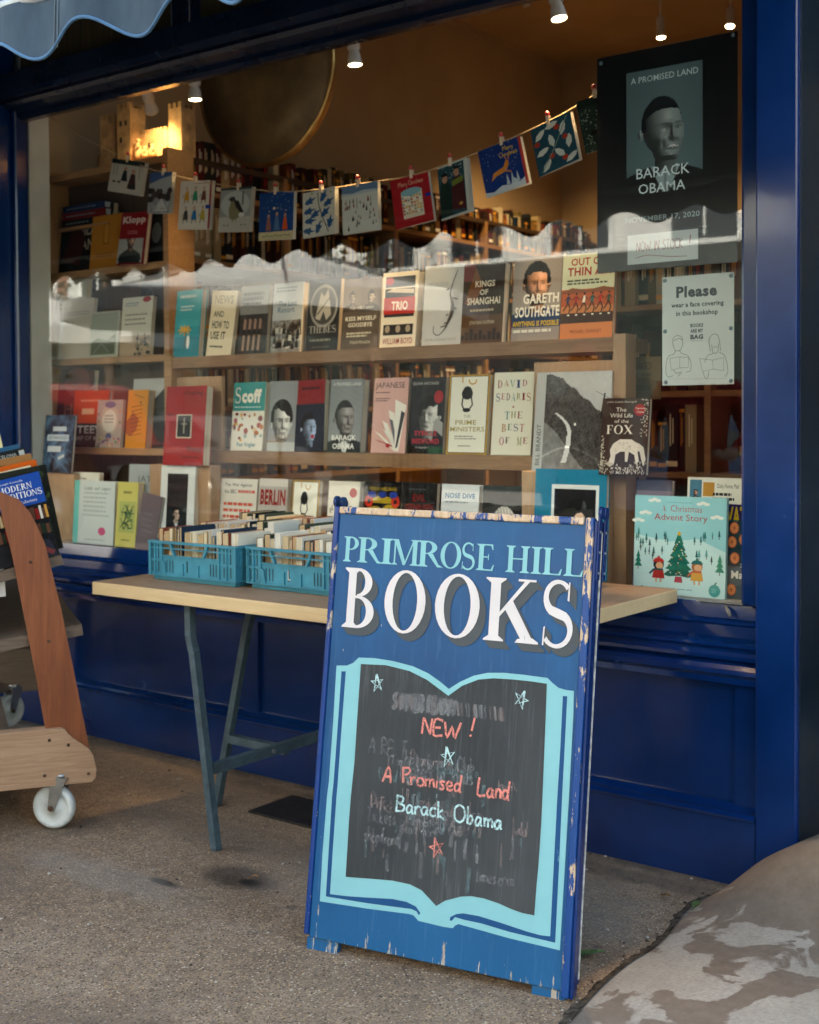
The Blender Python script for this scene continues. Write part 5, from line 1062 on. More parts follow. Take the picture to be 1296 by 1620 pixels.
def shang(c):
    c.r(0, 0, 1, .35, '6e5138'); c.r(0, .78, .3, 1, '7a2a20'); c.p([(.05, .5), (.3, .95), (.5, .7), (.3, .5)], '8a5a36')
    for i in range(9): c.r(i*.11, .04, i*.11+.08, .10+.02*(i*7 % 5), '3a2a20')
    c.t('KINGS', .30, .70, .78, .78, 'eee2cc', .03); c.t('OF', .42, .60, .62, .67, 'eee2cc', .02); c.t('SHANGHAI', .12, .48, .92, .57, 'eee2cc', .03); c.lines(.2, .8, .38, .44, 1, 'c8b89a'); c.t('JONATHAN KAUFMAN', .2, .22, .8, .28, 'e0d4be')
wbook('dark brown book with pale stacked capitals on the %s' % L1, (728, 793), (416, 537), .285, '4c3a2e', shang, Z1, .036, group=UP)
def gareth(c):
    c.r(0, 0, 1, 1, '9d9793'); c.photo(0, .16, 1, .98, 'c99a7c', '2a2422', '22406a', 'a8a29e', R=.46, v0=.25, turn=.25, beard='5a4638', n=46); c.p([(0, .0), (1, 0), (1, .34), (.75, .42), (0, .46)], '1d3555') if False else None
    c.t('GARETH', .22, .44, .96, .56, 'eeece4', .03); c.t('SOUTHGATE', .06, .28, .98, .41, 'eeece4', .03); c.t('ANYTHING IS POSSIBLE', .02, .17, .98, .235, 'd8b92e', .03); c.lines(.04, .96, .09, .14, 1, 'dcdad2', .7)
wbook('grey book with a smiling bearded man in blue on the %s' % L1, (808, 884), (406, 530), .285, '2b4566', gareth, Z1, .026, group=UP)
def runners(c):
    c.r(0, 0, 1, 1, 'c98a5a'); c.r(0, .58, 1, 1, 'c6d2c2'); c.r(0, .38, 1, .58, 'b4653c'); c.r(0, .18, 1, .30, '4a3028')
    c.p([(0, .55), (.2, .60), (.5, .565), (.8, .60), (1, .57), (1, .54), (0, .53)], '8a5a3a')
    c.t('OUT OF', .16, .86, .80, .95, '9e2a24', .02); c.t('THIN AIR', .10, .74, .94, .84, '9e2a24', .03); c.lines(.1, .9, .63, .70, 2, '4a5a56', .55); c.t('MICHAEL CRAWLEY', .2, .06, .8, .10, '7a3a28')
    for i, k in enumerate(('2a3a6a', 'b02a2a', 'e8e4da', '2a6a6a', 'c23a2a', '3a5a4a')):
        x = .12+.155*i; c.e(x+.02, .525, .022, .014, '2a1a14', 8); c.p([(x-.02, .42), (x+.03, .42), (x+.045, .50), (x, .50)], k); c.l([(x+.01, .42), (x-.04, .36), (x-.08, .33)], .022, '2a1a14'); c.l([(x+.02, .42), (x+.06, .36), (x+.03, .28)], .022, '2a1a14'); c.l([(x, .49), (x-.05, .45)], .014, '2a1a14'); c.l([(x+.03, .49), (x+.08, .46)], .014, '2a1a14'); c.r(x+.01, .27, x+.05, .285, 'f0ece0')
wbook('orange and pale green book with six runners on the %s' % L1, (885, 968), (400, 526), .285, 'c98a5a', runners, Z1, .022, group=UP)

def scoff(c):
    c.r(0, 0, 1, 1, 'e6e2d6'); c.r(0, .58, 1, 1, '3f9f9c'); c.st('S', .06, .70, .24, .92, 'f0ece0'); c.t('coff', .27, .695, .88, .90, 'f0ece0', .05); c.lines(.06, .9, .62, .65, 1, 'd8ece8'); r = random.Random(4)
    for i in range(26): c.e(r.uniform(.06, .94), r.uniform(.14, .54), r.uniform(.03, .08), r.uniform(.02, .045), r.choice(['8a3a2a', 'c07a3a', 'd8b050', '6a4a30', 'b05040', 'a8b4b0', 'e0c8a0']), 9)
    c.t('Pen Vogler', .2, .04, .8, .12, '3a8a98', .02)
wbook('teal topped white book scattered with little food drawings on the %s' % L2, (364, 414), (605, 713), .285, 'e6e2d6', scoff, Z2, .022, group=MID)
def bwface(c): c.r(0, 0, 1, 1, '9aa0a2'); c.photo(0, .10, 1, 1, 'c8c8c4', '1c1c1e', '5a5c5c', 'a4a8aa', R=.34, v0=.56, turn=.3, style=1, n=44); c.r(0, 0, 1, .13, 'c4c6c4'); c.t('ERRANT', .1, .15, .9, .23, 'a8988a'); c.r(.0, .125, .62, .14, 'a8804a')
wbook('black and white close portrait of a smiling dark haired man on the %s' % L2, (421, 465), (603, 713), .285, 'b8bcbc', bwface, Z2, .016, group=MID)
def redblue(c): c.r(0, .66, 1, 1, '94222a'); c.photo(0, 0, 1, .66, '9cacc4', '14182a', '1e2c44', '1e2c44', R=.5, v0=.35, turn=.8, light=(.7, -.2, .5), smile=0, n=30); c.lines(.2, .85, .84, .92, 1, '5a1418'); c.e(.62, .20, .06, .03, 'c23a4a')
wbook('dark blue book with a red top and pale face on the %s' % L2, (465, 511), (602, 714), .285, '1e2c44', redblue, Z2, .030, group=MID, roll=-2)
def pland(c): c.r(0, 0, 1, 1, '8d9294'); c.photo(0, 0, 1, .92, '8a8684', '302e2e', '1c1d20', '9a9ea0', R=.43, v0=.28, turn=.8, crop=1, shirt='d8d8d6', n=40); c.t('A PROMISED LAND', .08, .91, .92, .955, 'e8e8e4'); c.t('BARACK', .12, .165, .86, .235, 'f2f0ea', .02); c.t('OBAMA', .16, .045, .82, .12, 'f2f0ea', .02)
wbook('grey portrait book with two lines of white capitals on the %s' % L2, (517, 569), (600, 714), .285, '8d9294', pland, Z2, .036, group=MID)
def japan(c):
    c.r(0, 0, 1, 1, 'd9b3ac'); c.t('JAPANESE', .04, .84, .90, .94, '3a3436', .0); c.lines(.06, .5, .79, .82, 1, '6a5a5a'); c.lines(.06, .5, .68, .74, 2, '7a6a6a')
    for i, (k, x) in enumerate((('b02a2c', .14), ('dcdcd6', .34), ('7a7a80', .52), ('e6e4dc', .70), ('4a4c54', .86))):
        t_ = (x, .74-.10*abs(i-3)*.9-.05*(4-i)); c.p([(.70, .02), (.82, .02), (t_[0]+.12, t_[1]-.02), (t_[0]-.05, t_[1]+.02)], 'e8e4da'); c.p([(.72+.0*i, .06), (.78, .08), (t_[0]+.09, t_[1]-.12), (t_[0]-.02, t_[1]-.09)], k)
    c.e(.5, .10, .06, .03, 'b02a2c')
wbook('pink book with a spread of paper fans on the %s' % L2, (586, 640), (598, 715), .285, 'd9b3ac', japan, Z2, .022, group=MID)
def sybil(c): c.photo(0, 0, 1, 1, 'b0b0ac', '16171a', '141518', '2a2c30', R=.42, v0=.22, turn=-.5, light=(.8, .3, .6), smile=0, n=40, ox=-.05, style=2); c.p([(.70, .30), (.80, .30), (.98, .22), (.98, .40), (.80, .46), (.72, .42)], 'a4a4a0'); c.t('SELINA HASTINGS', .06, .90, .80, .94, 'c8c8c4'); c.e(.82, .74, .13, .085, 'a82a34', 16); c.t('SYBILLE', .18, .235, .82, .30, 'b83448', .03); c.t('BEDFORD', .12, .13, .90, .195, 'b83448', .03); c.t('An Appetite for Life', .22, .06, .8, .095, 'c8c8c4'); c.r(.6, 0, 1, .09, '2c5a40')
wbook('black book with a moody portrait and a round red sticker on the %s' % L2, (644, 699), (597, 716), .285, '232528', sybil, Z2, .026, group=MID)
def prime(c):
    c.r(.0, 0, 1, 1, 'bf9b4a'); c.r(.035, .018, .965, .982, '2a2a20'); c.r(.05, .026, .95, .974, 'e4e3d6'); c.l([(.33, .90), (.33, .99)], .03, 'c49a42'); c.l(arc(.58, .93, .09, .05, 170, 370, 8), .03, 'c49a42')
    c.e(.46, .76, .14, .075, K_, 16); c.e(.46, .80, .11, .055, K_, 14); c.l([(.36, .73), (.34, .62), (.40, .56)], .035, K_); c.l([(.56, .73), (.60, .62), (.52, .56)], .035, K_); c.e(.46, .555, .10, .028, K_, 10)
    c.t('THE', .4, .46, .56, .495, '8a8a78'); c.t('PRIME', .20, .37, .72, .43, 'a89a5a', .01); c.t('MINISTERS', .08, .285, .92, .345, 'a89a5a', .01); c.lines(.2, .8, .18, .24, 2, '8a8a80'); c.lines(.3, .7, .09, .12, 1, '8a8a80')
wbook('white book in a gold frame with a black door knocker on the %s' % L2, (705, 769), (593, 717), .285, 'bf9b4a', prime, Z2, .022, group=MID)
def sedaris(c):
    c.r(0, 0, 1, 1, 'e2e0d0'); ks = ['9a2a2a', 'b07a30', '3a7a5a', '3a4a7a', 'b04a6a', '5a3a2a', '2a8a8a', '8a8a3a']; n = 0
    for row, y, x0, x1 in (('DAVID', .82, .08, .86), ('SEDARIS', .66, .06, .96), ('THE', .44, .30, .78), ('BEST', .29, .24, .84), ('OF ME', .13, .20, .94)):
        k = (x1-x0)/len(row)
        for i, ch in enumerate(row):
            if ch != ' ': c.st(ch, x0+i*k+.01, y+.01*((i*5) % 3-1), x0+(i+.86)*k, y+.085, ks[(n*3+i) % 8])
        n += 1
    c.e(.52, .58, .02, .012, '9a2a2a')
wbook('cream book covered in letters of many colours on the %s' % L2, (776, 839), (589, 717), .285, 'e2e0d0', sedaris, Z2, .020, group=MID)
def road(c):
    def ph(u, v):
        x, y = u, v; ridge = .97-.55*max(0, x-.15)**1.1+.012*math.sin(x*30); n = noise.fractal(Vector((x*14, y*14, 2)), .8, 2.1, 5); m = noise.fractal(Vector((x*60+y*40, y*50, 5)), .6, 2, 3)
        if y > ridge: return [q*(1+.08*n) for q in (.42, .44, .44)]
        xr = .40-.75*(y-.38)**2*(1 if y < .38 else 7); yr = abs(x-xr); fld = y < .42-.62*x+.30*math.exp(-((x-.15)/.3)**2)*.3
        g = .050+.030*n+.040*m+.05*max(0, y-.5) if not fld else .17+.05*n+.02*m
        if .08 < y < .58 and abs(yr) < .035*(1.25-y) and x < .48: g = .58+.04*n
        if abs(y-.14-.10*math.sin(x*4)) < .012: g *= 1.7
        return [max(.01, g)*q for q in (.98, 1.0, 1.0)]
    c.tex(.13, 0, 1, 1, 72, 82, ph); c.l([(.88, .52), (.92, .78)], .02, '2a2d2e'); c.l([(.80, .80), (1.0, .72)], .006, '6a6e70'); c.e(.55, .47, .015, .015, 'e0e0dc', 8); c.r(0, 0, .13, 1, 'b0b4b4')
    vs, fs = text_mesh('BILL BRANDT', 0); bx = max(v[0] for v in vs); by = max(v[1] for v in vs); c.put([(.095-v[1]/by*.055, .05+v[0]/bx*.42) for v in vs], fs, '4a4e50')
wbook('large black and white landscape book of a winding road on a plywood box', (841, 960), (588, 744), .212, '9fa6a7', road, 1.0932, .030, lean=7)
def fox(c):
    c.r(0, 0, 1, 1, '4a3a34'); c.t('John Lewis-Stempel', .10, .93, .72, .965, 'c8c0b4'); c.t('The', .30, .82, .52, .875, 'e0dacd'); c.t('Wild Life', .18, .745, .66, .80, 'e0dacd'); c.t('of the', .28, .675, .58, .72, 'e0dacd'); c.st('FOX', .12, .53, .68, .645, 'e8e2d6'); c.e(.80, .84, .12, .078, 'a52a26', 18); c.t('Signed', .71, .85, .89, .875, 'f0d8d0'); c.t('Copy', .74, .80, .86, .83, 'f0d8d0')
    r = random.Random(6)
    for i in range(120): x = r.uniform(0, 1); y = r.uniform(0, .13+.05*math.sin(x*9)); c.l([(x, y), (x+r.uniform(-.03, .03), y+.025)], .010, 'd8d0c2')
    for i in range(60): y = r.uniform(.5, .98); c.e(.97-r.random()**2*.14, y, .012, .008, 'c8c0b2', 6); c.e(.03+r.random()**2*.08, r.uniform(.12, .5), .012, .008, 'c8c0b2', 6)
    c.p([(.28, .40), (.42, .46), (.66, .46), (.82, .40), (.86, .32), (.80, .30), (.84, .18), (.78, .14), (.74, .26), (.62, .30), (.60, .17), (.55, .17), (.54, .30), (.44, .30), (.34, .26), (.32, .14), (.24, .10), (.20, .16), (.24, .24), (.22, .32)], 'd9d0c4'); c.p([(.80, .42), (.92, .36), (.98, .20), (.93, .12), (.88, .22), (.84, .32)], 'cfc6ba'); c.p([(.24, .10), (.32, .14), (.20, .17), (.12, .14)], 'c2b8ac')
    for i in range(30): x = r.uniform(.3, .8); y = r.uniform(.31, .43); c.l([(x, y), (x+.04, y-.015)], .008, 'a89a8c')
wbook('dark brown book with a white fox drawing and a red round sticker', (947, 1022), (630, 746), .175, '4a3a34', fox, 1.0932-.004, .020, lean=7)
def shaping(c): c.r(0, 0, 1, 1, 'a81e26'); c.st('S', .44, .885, .50, .935, '4a0e12'); c.t('haping', .52, .875, .92, .94, '4a0e12'); c.t('the', .06, .62, .2, .66, '4a0e12'); c.r(.30, .34, .68, .64, 'd0c4b4'); c.r(.325, .355, .655, .625, '22201e'); c.l([(.49, .40), (.49, .60)], .035, '9a958a'); c.l([(.42, .52), (.56, .52)], .02, '9a958a'); c.t('World', .58, .175, .94, .24, '4a0e12'); c.lines(.5, .92, .08, .12, 1, '6a1418')
wbook('tall red hardback with a small dark photograph standing on a plywood box', (257, 320), (611, 733), .170, 'a81e26', shaping, 1.0812, .040, lean=5)
def biog(c): c.r(0, 0, 1, 1, 'd9dcd9'); c.r(.20, .10, .80, .90, '2c3436'); c.photo(.20, .10, .80, .90, 'c0a898', '1a1a1c', '1c2632', '2c3436', R=.8, v0=-.3, turn=.4, shirt='d0d4d8', n=30); c.e(.36, .16, .12, .05, '2a5a78'); c.e(.66, .16, .10, .05, '2a5a78'); c.p([(.40, .30), (.52, .28), (.5, .36)], 'b09a88')
wbook('white hardback with a photograph of a seated man below the red hardback', (250, 304), (737, 868), .170, 'd9dcd9', biog, Z3+.02, .042, lean=4, spine='b03a34')
def bbc(c):
    c.r(0, 0, 1, 1, 'd8d4ca'); r = random.Random(3); c.t('The War Against', .10, .885, .86, .94, '4a4a4e', .01); c.t('the BBC', .10, .80, .44, .855, '4a4a4e', .01)
    for i in range(9): c.lines(.10 if i else .48, .98, .74-.085*i+(.085 if not i else 0)-.02, .79-.085*i+(.085 if not i else 0)-.02, 1, 'c8604a', .8, r)
wbook('white book with rows of orange print behind the leftmost crate', (343, 400), (758, 885), .235, 'd8d4ca', bbc, Z3, .020, group=LOW, spine='d8582c')
def berlin(c): c.r(0, 0, 1, 1, 'b8b4ae'); c.r(0, 0, 1, .55, '8a8680'); c.t('BERLIN', .06, .66, .94, .86, '9a1f22', .04); c.p([(.2, .3), (.4, .55), (.5, .4), (.7, .56), (.9, .3)], '3a3836'); c.r(0, .9, 1, 1, 'd0ccc4')
wbook('grey book with a red capital title behind the leftmost crate', (403, 448), (758, 880), .235, 'b8b4ae', berlin, Z3, .024, group=LOW)
wbook('white gold framed knocker book on the window floor behind the crates', (456, 498), (760, 882), .235, 'bf9b4a', prime, Z3, .022, group=LOW)
def eliz(c):
    c.r(0, 0, 1, 1, 'dcd8cc'); s = 'ELIZABETH'
    for i, ch in enumerate(s): a = 150-120*i/8; x = .46+.40*math.cos(R_(a)); y = .52+.17*math.sin(R_(a)); c.t(ch, x-.04, y, x+.04, y+.06, '5a5648', .01)
    c.e(.80, .86, .12, .06, 'b02a2c', 14)
    for i in range(12): c.l([(.2+.05*i, .3), (.22+.05*i, .48+.04*(i % 3))], .02, ['8a3a30', 'c07a50', '5a6a4a'][i % 3])
wbook('cream book with an arched title and red sticker beside the sign top', (513, 562), (762, 885), .235, 'dcd8cc', eliz, Z3, .022, group=LOW)
def mush(c):
    c.t('MERLIN SHELDRAKE', .12, .89, .88, .93, 'c8b040')
    for x, y, rx, k in ((.5, .74, .34, 'b8a02a'), (.30, .62, .24, 'a08a22'), (.72, .64, .24, 'b8a02a')): c.e(x, y, rx, .085, k, 14, 0, 180)
    for x in (.12, .86): c.e(x, .76, .12, .075, 'c8402c', 12); c.e(x, .76, .05, .03, '3a0e0a', 8)
    for x in (.2, .5, .8): c.e(x, .84, .12, .04, '2c4aa0', 10)
    c.e(.5, .58, .10, .05, 'c8402c', 10)
wbook('black book with yellow mushrooms and red rings above the sign', (571, 627), (762, 885), .235, '14161c', mush, Z3, .026, group=LOW)
def evil(c): c.r(0, 0, 1, 1, '1f2326'); c.t('EVIL', .32, .78, .70, .86, '8a2422', .03); c.t('GENIUSES', .12, .67, .92, .75, '8a2422', .03); c.lines(.2, .8, .9, .94, 1, '5a6064')
wbook('near black book with dim red capitals above the sign', (629, 684), (764, 885), .235, '1f2326', evil, Z3, .024, group=LOW)
def nose(c): c.r(0, 0, 1, 1, 'd3d8da'); c.t('NOSE DIVE', .10, .84, .90, .90, '2a7aa8', .02); c.lines(.1, .9, .78, .81, 1, '8a9a9e'); c.l([(.55, .45), (.55, .62)], .02, '4a5a60')
wbook('white book with a blue capital title above the sign', (692, 751), (767, 885), .235, 'd3d8da', nose, Z3, .022, group=LOW)
def oldman(c): c.r(0, 0, 1, 1, '23282b'); c.photo(0, .15, 1, 1, 'c8a898', 'c8c8c4', '16181a', '2c3236', R=.46, v0=.35, turn=-.5, style=1, shirt='d0d4d8', n=36)
wbook('dark book with a portrait of a white haired man above the sign', (757, 824), (769, 885), .235, '23282b', oldman, Z3, .024, group=LOW)
def artb(c):
    c.r(0, 0, 1, 1, '1f8aa6'); c.p([(.06, .3), (.14, .5), (.22, .55), (.2, .45), (.10, .25)], '12303c'); c.r(.24, .12, .90, .86, 'dfe3e0'); c.r(.28, .16, .86, .82, '23262a'); c.p([(.40, .16), (.78, .16), (.76, .34), (.62, .42), (.46, .38)], 'c4c8cc'); c.e(.62, .50, .12, .12, 'd8b8a0', 16); c.p([(.40, .40), (.44, .66), (.60, .74), (.74, .62), (.60, .60), (.50, .50), (.52, .36)], '101214'); c.p([(.52, .30), (.58, .38), (.80, .46), (.62, .34), (.60, .22), (.56, .18)], 'b8322a'); c.e(.66, .52, .03, .02, K_, 8); c.e(.36, .46, .05, .04, 'd0d4d6', 10); c.e(.36, .46, .025, .02, K_, 8)
wbook('teal art book with a white framed dark portrait behind the sign top corner', (842, 955), (743, 890), .165, '1f8aa6', artb, Z3+.02, .022, lean=4)
def lilac(c): c.r(0, 0, 1, 1, '8f858f'); c.r(0, .9, 1, 1, '6a6a78'); c.p([(.78, .4), (.9, .6), (.86, .8), (.8, .7)], '4a4450')
wbook('plain lilac grey book behind the christmas picture book', (1000, 1056), (760, 900), .24, '8f858f', lilac, Z3, .020)
def xmas(c):
    c.r(0, 0, 1, 1, '9fd0d2'); c.p([(0, 0), (1, 0), (1, .46), (.7, .58), (.4, .54), (0, .60)], 'c9e2de'); c.st('A', .30, .845, .345, .905, 'b8403c'); r = random.Random(9)
    c.t('Christmas', .40, .845, .74, .91, 'b8403c', -.005, .0); c.t('Advent Story', .22, .735, .80, .82, 'b8403c', .0); c.lines(.35, .65, .93, .945, 1, '7ab0b4')
    for x, y in ((.22, .95), (.75, .93), (.90, .80), (.12, .82), (.04, .74)):
        for k in (-.04, 0, .04): c.e(x+k, y+(.012 if k == 0 else 0), .032, .016, 'e8e8de', 10)
    def tree(x, y, w, h, k):
        c.l([(x, y), (x, y-.03)], .008, '5a3a28')
        for j in range(3): c.p([(x-w*(1-.25*j), y+h*.30*j), (x+w*(1-.25*j), y+h*.30*j), (x, y+h*(.30*j+.45))], k)
    for i in range(34): x = r.uniform(.02, .98); y = r.uniform(.36, .62); s = r.uniform(.012, .02); tree(x, y, s, s*3.6, r.choice(['1f6a66', '2a7a70', '3a8a84', '5aa09c', '184a52'])) if abs(x-.5) > .12 or y > .58 else None
    tree(.05, .27, .045, .16, '23806c'); tree(.94, .26, .05, .17, '3a9478')
    for j in range(6): w = .17-.024*j; c.p([(.5-w, .20+.065*j), (.5-w*.6, .185+.065*j), (.5, .20+.065*j), (.5+w*.6, .185+.065*j), (.5+w, .20+.065*j), (.5, .34+.062*j)], ['1c7060', '237c68'][j % 2])
    for i in range(30): y = r.uniform(.2, .56); w = .15*(1-(y-.2)/.42); c.e(.5+r.uniform(-w, w), y, .007, .007, r.choice(['d8c050', 'b8403c', 'e8e4da']), 6)
    c.e(.5, .625, .022, .022, 'e0b440', 5); c.p([(.455, .13), (.545, .13), (.535, .19), (.465, .19)], 'b8485a')
    for x, hat, coat, hair in ((.28, 'c2392e', 'b83430', '3a2420'), (.70, '27706a', 'd8a850', 'b0714a')):
        c.r(x-.035, .12, x-.015, .17, 'd8b08a'); c.r(x+.015, .12, x+.035, .17, 'd8b08a'); c.p([(x-.07, .16), (x+.07, .16), (x+.05, .26), (x-.05, .26)], coat); c.e(x, .30, .06, .055, hair, 14); c.e(x+.01, .29, .042, .036, 'dcb08a', 12); c.e(x, .325, .062, .045, hat, 14, 0, 180); c.e(x, .375, .014, .014, hat, 8); c.l([(x-.05, .25), (x+.05, .25)], .02, '2a5a5a' if x < .5 else 'c86a4a'); c.l([(x-.05, .25), (x-.10, .20)], .02, '2a5a5a' if x < .5 else 'c86a4a')
    c.e(.89, .075, .062, .062, '5aa39c', 18); c.l([(.89, .135), (.91, .16)], .012, '2a4a4a'); c.lines(.86, .92, .05, .10, 3, '8ac4be'); c.lines(.22, .78, .05, .075, 1, '9ab8b8'); c.e(.10, .06, .02, .012, '3a5a60', 8)
wbook('pale blue christmas picture book with a decorated tree in the bottom right corner', (1002, 1147), (786, 934), .165, '9fd0d2', xmas, Z3, .014, lean=3)
def marm(c):
    c.r(0, 0, 1, 1, '27464c'); c.r(0, 0, 1, .42, '5a6468'); c.t('Marmalade', .12, .26, 1.6, .36, 'e0dacc', .03); c.lines(.4, .9, .40, .46, 2, 'b8c0c0'); r = random.Random(5)
    for x, y in ((.18, .90), (.62, .92), (.12, .72), (.48, .76), (.86, .66), (.22, .52), (.60, .54), (.14, .12), (.66, .10), (.92, .30)):
        c.e(x, y, .15, .075, 'b8623a', 16); c.e(x, y, .125, .062, 'd89a6a', 16)
        for a in range(0, 180, 36): c.l([(x-.12*math.cos(R_(a)), y-.06*math.sin(R_(a))), (x+.12*math.cos(R_(a)), y+.06*math.sin(R_(a)))], .014, 'a8522e')
wbook('dark green cookery book with orange slices beside the window edge', (1150, 1200), (824, 948), .185, '27464c', marm, Z3, .020, lean=4)
def mag(c):
    c.r(0, 0, 1, 1, 'd6d6cc'); c.r(.03, .80, .20, .98, '5a8aa0'); c.photo(.03, .80, .20, .98, 'b89080', '2a2422', '2a2a2a', '5a8aa0', n=12, beard='3a3230'); c.r(.22, .84, .38, .96, 'b8904a'); c.t('Daily Home Mail', .42, .90, .72, .95, '2a2a2a'); c.lines(.36, .70, .80, .88, 2, '3a3a3a', .6); c.lines(.76, .98, .70, .96, 5, '4a4a4a', .6); c.lines(.04, .34, .62, .72, 2, '2a2a2a', .6); c.r(.36, .48, .92, .78, '3c2a70'); c.t('PRIVATE', .38, .60, .90, .76, 'e0c832', .03); c.t('EYE', .60, .38, .90, .54, 'e0c832', .03); c.r(.66, .1, 1, .44, '8a9aa4'); c.photo(.66, .1, 1, .44, 'd0a890', 'a89058', '1c2630', '8a9aa4', n=18, shirt='d8d8d8')
mg_ = wbook('satirical magazine with a purple and yellow masthead propped behind the orange slice book', (1082, 1196), (757, 900), .225, 'd6d6cc', mag, Z3, .004, lean=5, name='magazine'); mg_['category'] = 'magazine'

# left end of the window
LU, LM_ = 'upper shelf of the pine bookcase', 'middle shelf of the pine bookcase'
def w1(c): c.r(0, 0, 1, 1, 'cdd0c6'); c.r(0, 0, .14, 1, 'dfe8e2'); c.lines(.3, .9, .6, .7, 2, '9a9a94')
wbook('tallest white book at the left end of the %s' % LU, (72, 128), (440, 560), .34, 'd4d8d2', w1, LZ[2], .03)
def w2(c): c.r(0, 0, 1, 1, 'cfcbc0'); c.r(0, 0, .10, 1, 'dfe6e2'); c.lines(.2, .9, .72, .80, 2, 'a8a49c')
wbook('plain off white book second from left on the %s' % LU, (91, 142), (473, 560), .325, 'cfcbc0', w2, LZ[2], .02)
def w3(c): c.r(0, 0, 1, 1, 'c9ccc2'); c.r(.06, .04, .94, .96, 'aeb8ac'); c.r(.1, .06, .9, .34, '6a7868'); c.p([(.1, .34), (.3, .42), (.6, .36), (.9, .5), (.9, .34)], '4a7a50'); c.l([(.2, .1), (.45, .3), (.7, .1)], .04, '8a9a98')
wbook('small pale book with a green garden view on the %s' % LU, (138, 185), (493, 560), .325, 'c9ccc2', w3, LZ[2], .016)
def w4(c): c.r(0, 0, 1, 1, 'dcdacc'); c.r(0, 0, 1, .34, 'bfae98'); c.e(.8, .95, .14, .05, 'b03038', 12); c.lines(.1, .6, .84, .92, 2, '8aa0a8'); c.lines(.12, .88, .5, .74, 3, '9a9a90', .35); r = random.Random(3); [c.e(r.uniform(.5, .98), r.uniform(.02, .3), .05, .03, r.choice(['3a3a38', '6a6a64', 'a09a8c']), 8) for _ in range(26)]; [c.l([(x, .2), (x, .38)], .02, '4a4438') or c.e(x, .38, .06, .025, '5a3a30', 8) for x in (.58, .80)]
wbook('white book with red cap and grey plants on the %s' % LU, (188, 236), (470, 558), .325, 'dcdacc', w4, LZ[2], .020)
def w5(c): c.r(0, 0, 1, 1, '1f2324'); c.r(0, .75, 1, 1, '3a4246'); c.l([(.2, .82), (.35, .92), (.5, .82)], .03, '6a7478')
wbook('tall black book with tan page edge on the %s' % LU, (216, 258), (446, 559), .345, '1f2324', w5, LZ[2], .026)
def w6(c): c.r(0, 0, 1, 1, '5a2c24'); c.r(0, 0, .13, 1, 'd8dcd4'); c.e(.6, .85, .3, .2, '7a4a40', 20); c.t('HO', .34, .42, .78, .56, '9a6a58')
wbook('tall maroon book with a white spine on the %s' % LM_, (76, 140), (586, 704), .35, '5a2c24', w6, LZ[3], .03)
def w7(c): c.r(0, 0, 1, .42, '2c2c2e'); c.r(0, .42, 1, 1, 'c9501f'); c.t('STEEVE', .0, .24, 1.0, .38, 'd8d8d4', .02); c.t('MAP OF MAN', .05, .12, .95, .20, 'b8b8b4', .01); c.lines(.2, .8, .78, .86, 1, 'e0a080'); c.r(.25, .58, .6, .68, 'e0b090')
wbook('orange and black book on the %s' % LM_, (112, 167), (618, 705), .345, 'c9501f', w7, LZ[3], .022)
def w8(c): c.r(0, 0, 1, 1, 'b9aca4'); c.e(.5, .58, .36, .34, 'c8b8a8', 20); c.e(.5, .56, .28, .24, 'ddd8cc', 20); c.e(.5, .90, .22, .07, '7a7a9a', 14); c.e(.5, .24, .12, .07, '5a6a94', 12); c.lines(.3, .7, .5, .7, 3, 'a0a098'); r = random.Random(1); [c.e(r.uniform(.05, .95), r.uniform(.02, .2), .05, .03, r.choice(['7a9a6a', 'c88a8a', 'd8c08a', '8a6a8a']), 8) for _ in range(20)]; [c.e(x, r.uniform(.3, .9), .05, .03, r.choice(['b07a7a', '8a9a7a', 'c8a08a']), 8) for x in (.08, .1, .9, .92, .07, .93)]
wbook('ornate pastel book with a pale oval on the %s' % LM_, (150, 190), (633, 704), .325, 'b9aca4', w8, LZ[3], .014)
def w9(c): c.r(0, 0, 1, 1, 'd9982a'); c.p([(.0, .45), (.3, .62), (.6, .5), (.5, .3), (.2, .2), (0, .25)], 'a8641e'); [c.l([(.2, .7-.07*i), (.75, .74-.07*i)], .02, '4a3414') for i in range(8)]; c.l([(.3, .92), (.8, .86)], .02, '6a4a1c'); c.e(.65, .78, .04, .02, '3a2a14', 6)
wbook('bright yellow book with slanting handwriting on the %s' % LM_, (197, 229), (617, 705), .33, 'd9982a', w9, LZ[3], .036)
def w10(c): c.r(0, 0, 1, 1, '2c302e'); c.r(0, .7, 1, 1, 'c4c6c4'); c.p([(0, .7), (.3, .76), (.6, .7), (1, .95), (1, .6), (0, .5)], '3a3f3c')
wbook('dark landscape book behind the yellow book on the %s' % LM_, (204, 262), (599, 706), .365, '2c302e', w10, LZ[3], .02)
def card0(c): c.r(0, 0, 1, 1, 'b8bcb8'); c.e(.45, .45, .2, .25, '6a6a50', 10)
o = wbook('small white postcard tucked behind the orange and black book', (127, 147), (597, 640), .375, 'b8bcb8', card0, None, .004, name='postcard'); o['category'] = 'card'; o.location.z = LZ[3]+.19
MB().box((.02, .004, -.19), (.024, .010, .02)).build('stand', M['steel'], o)
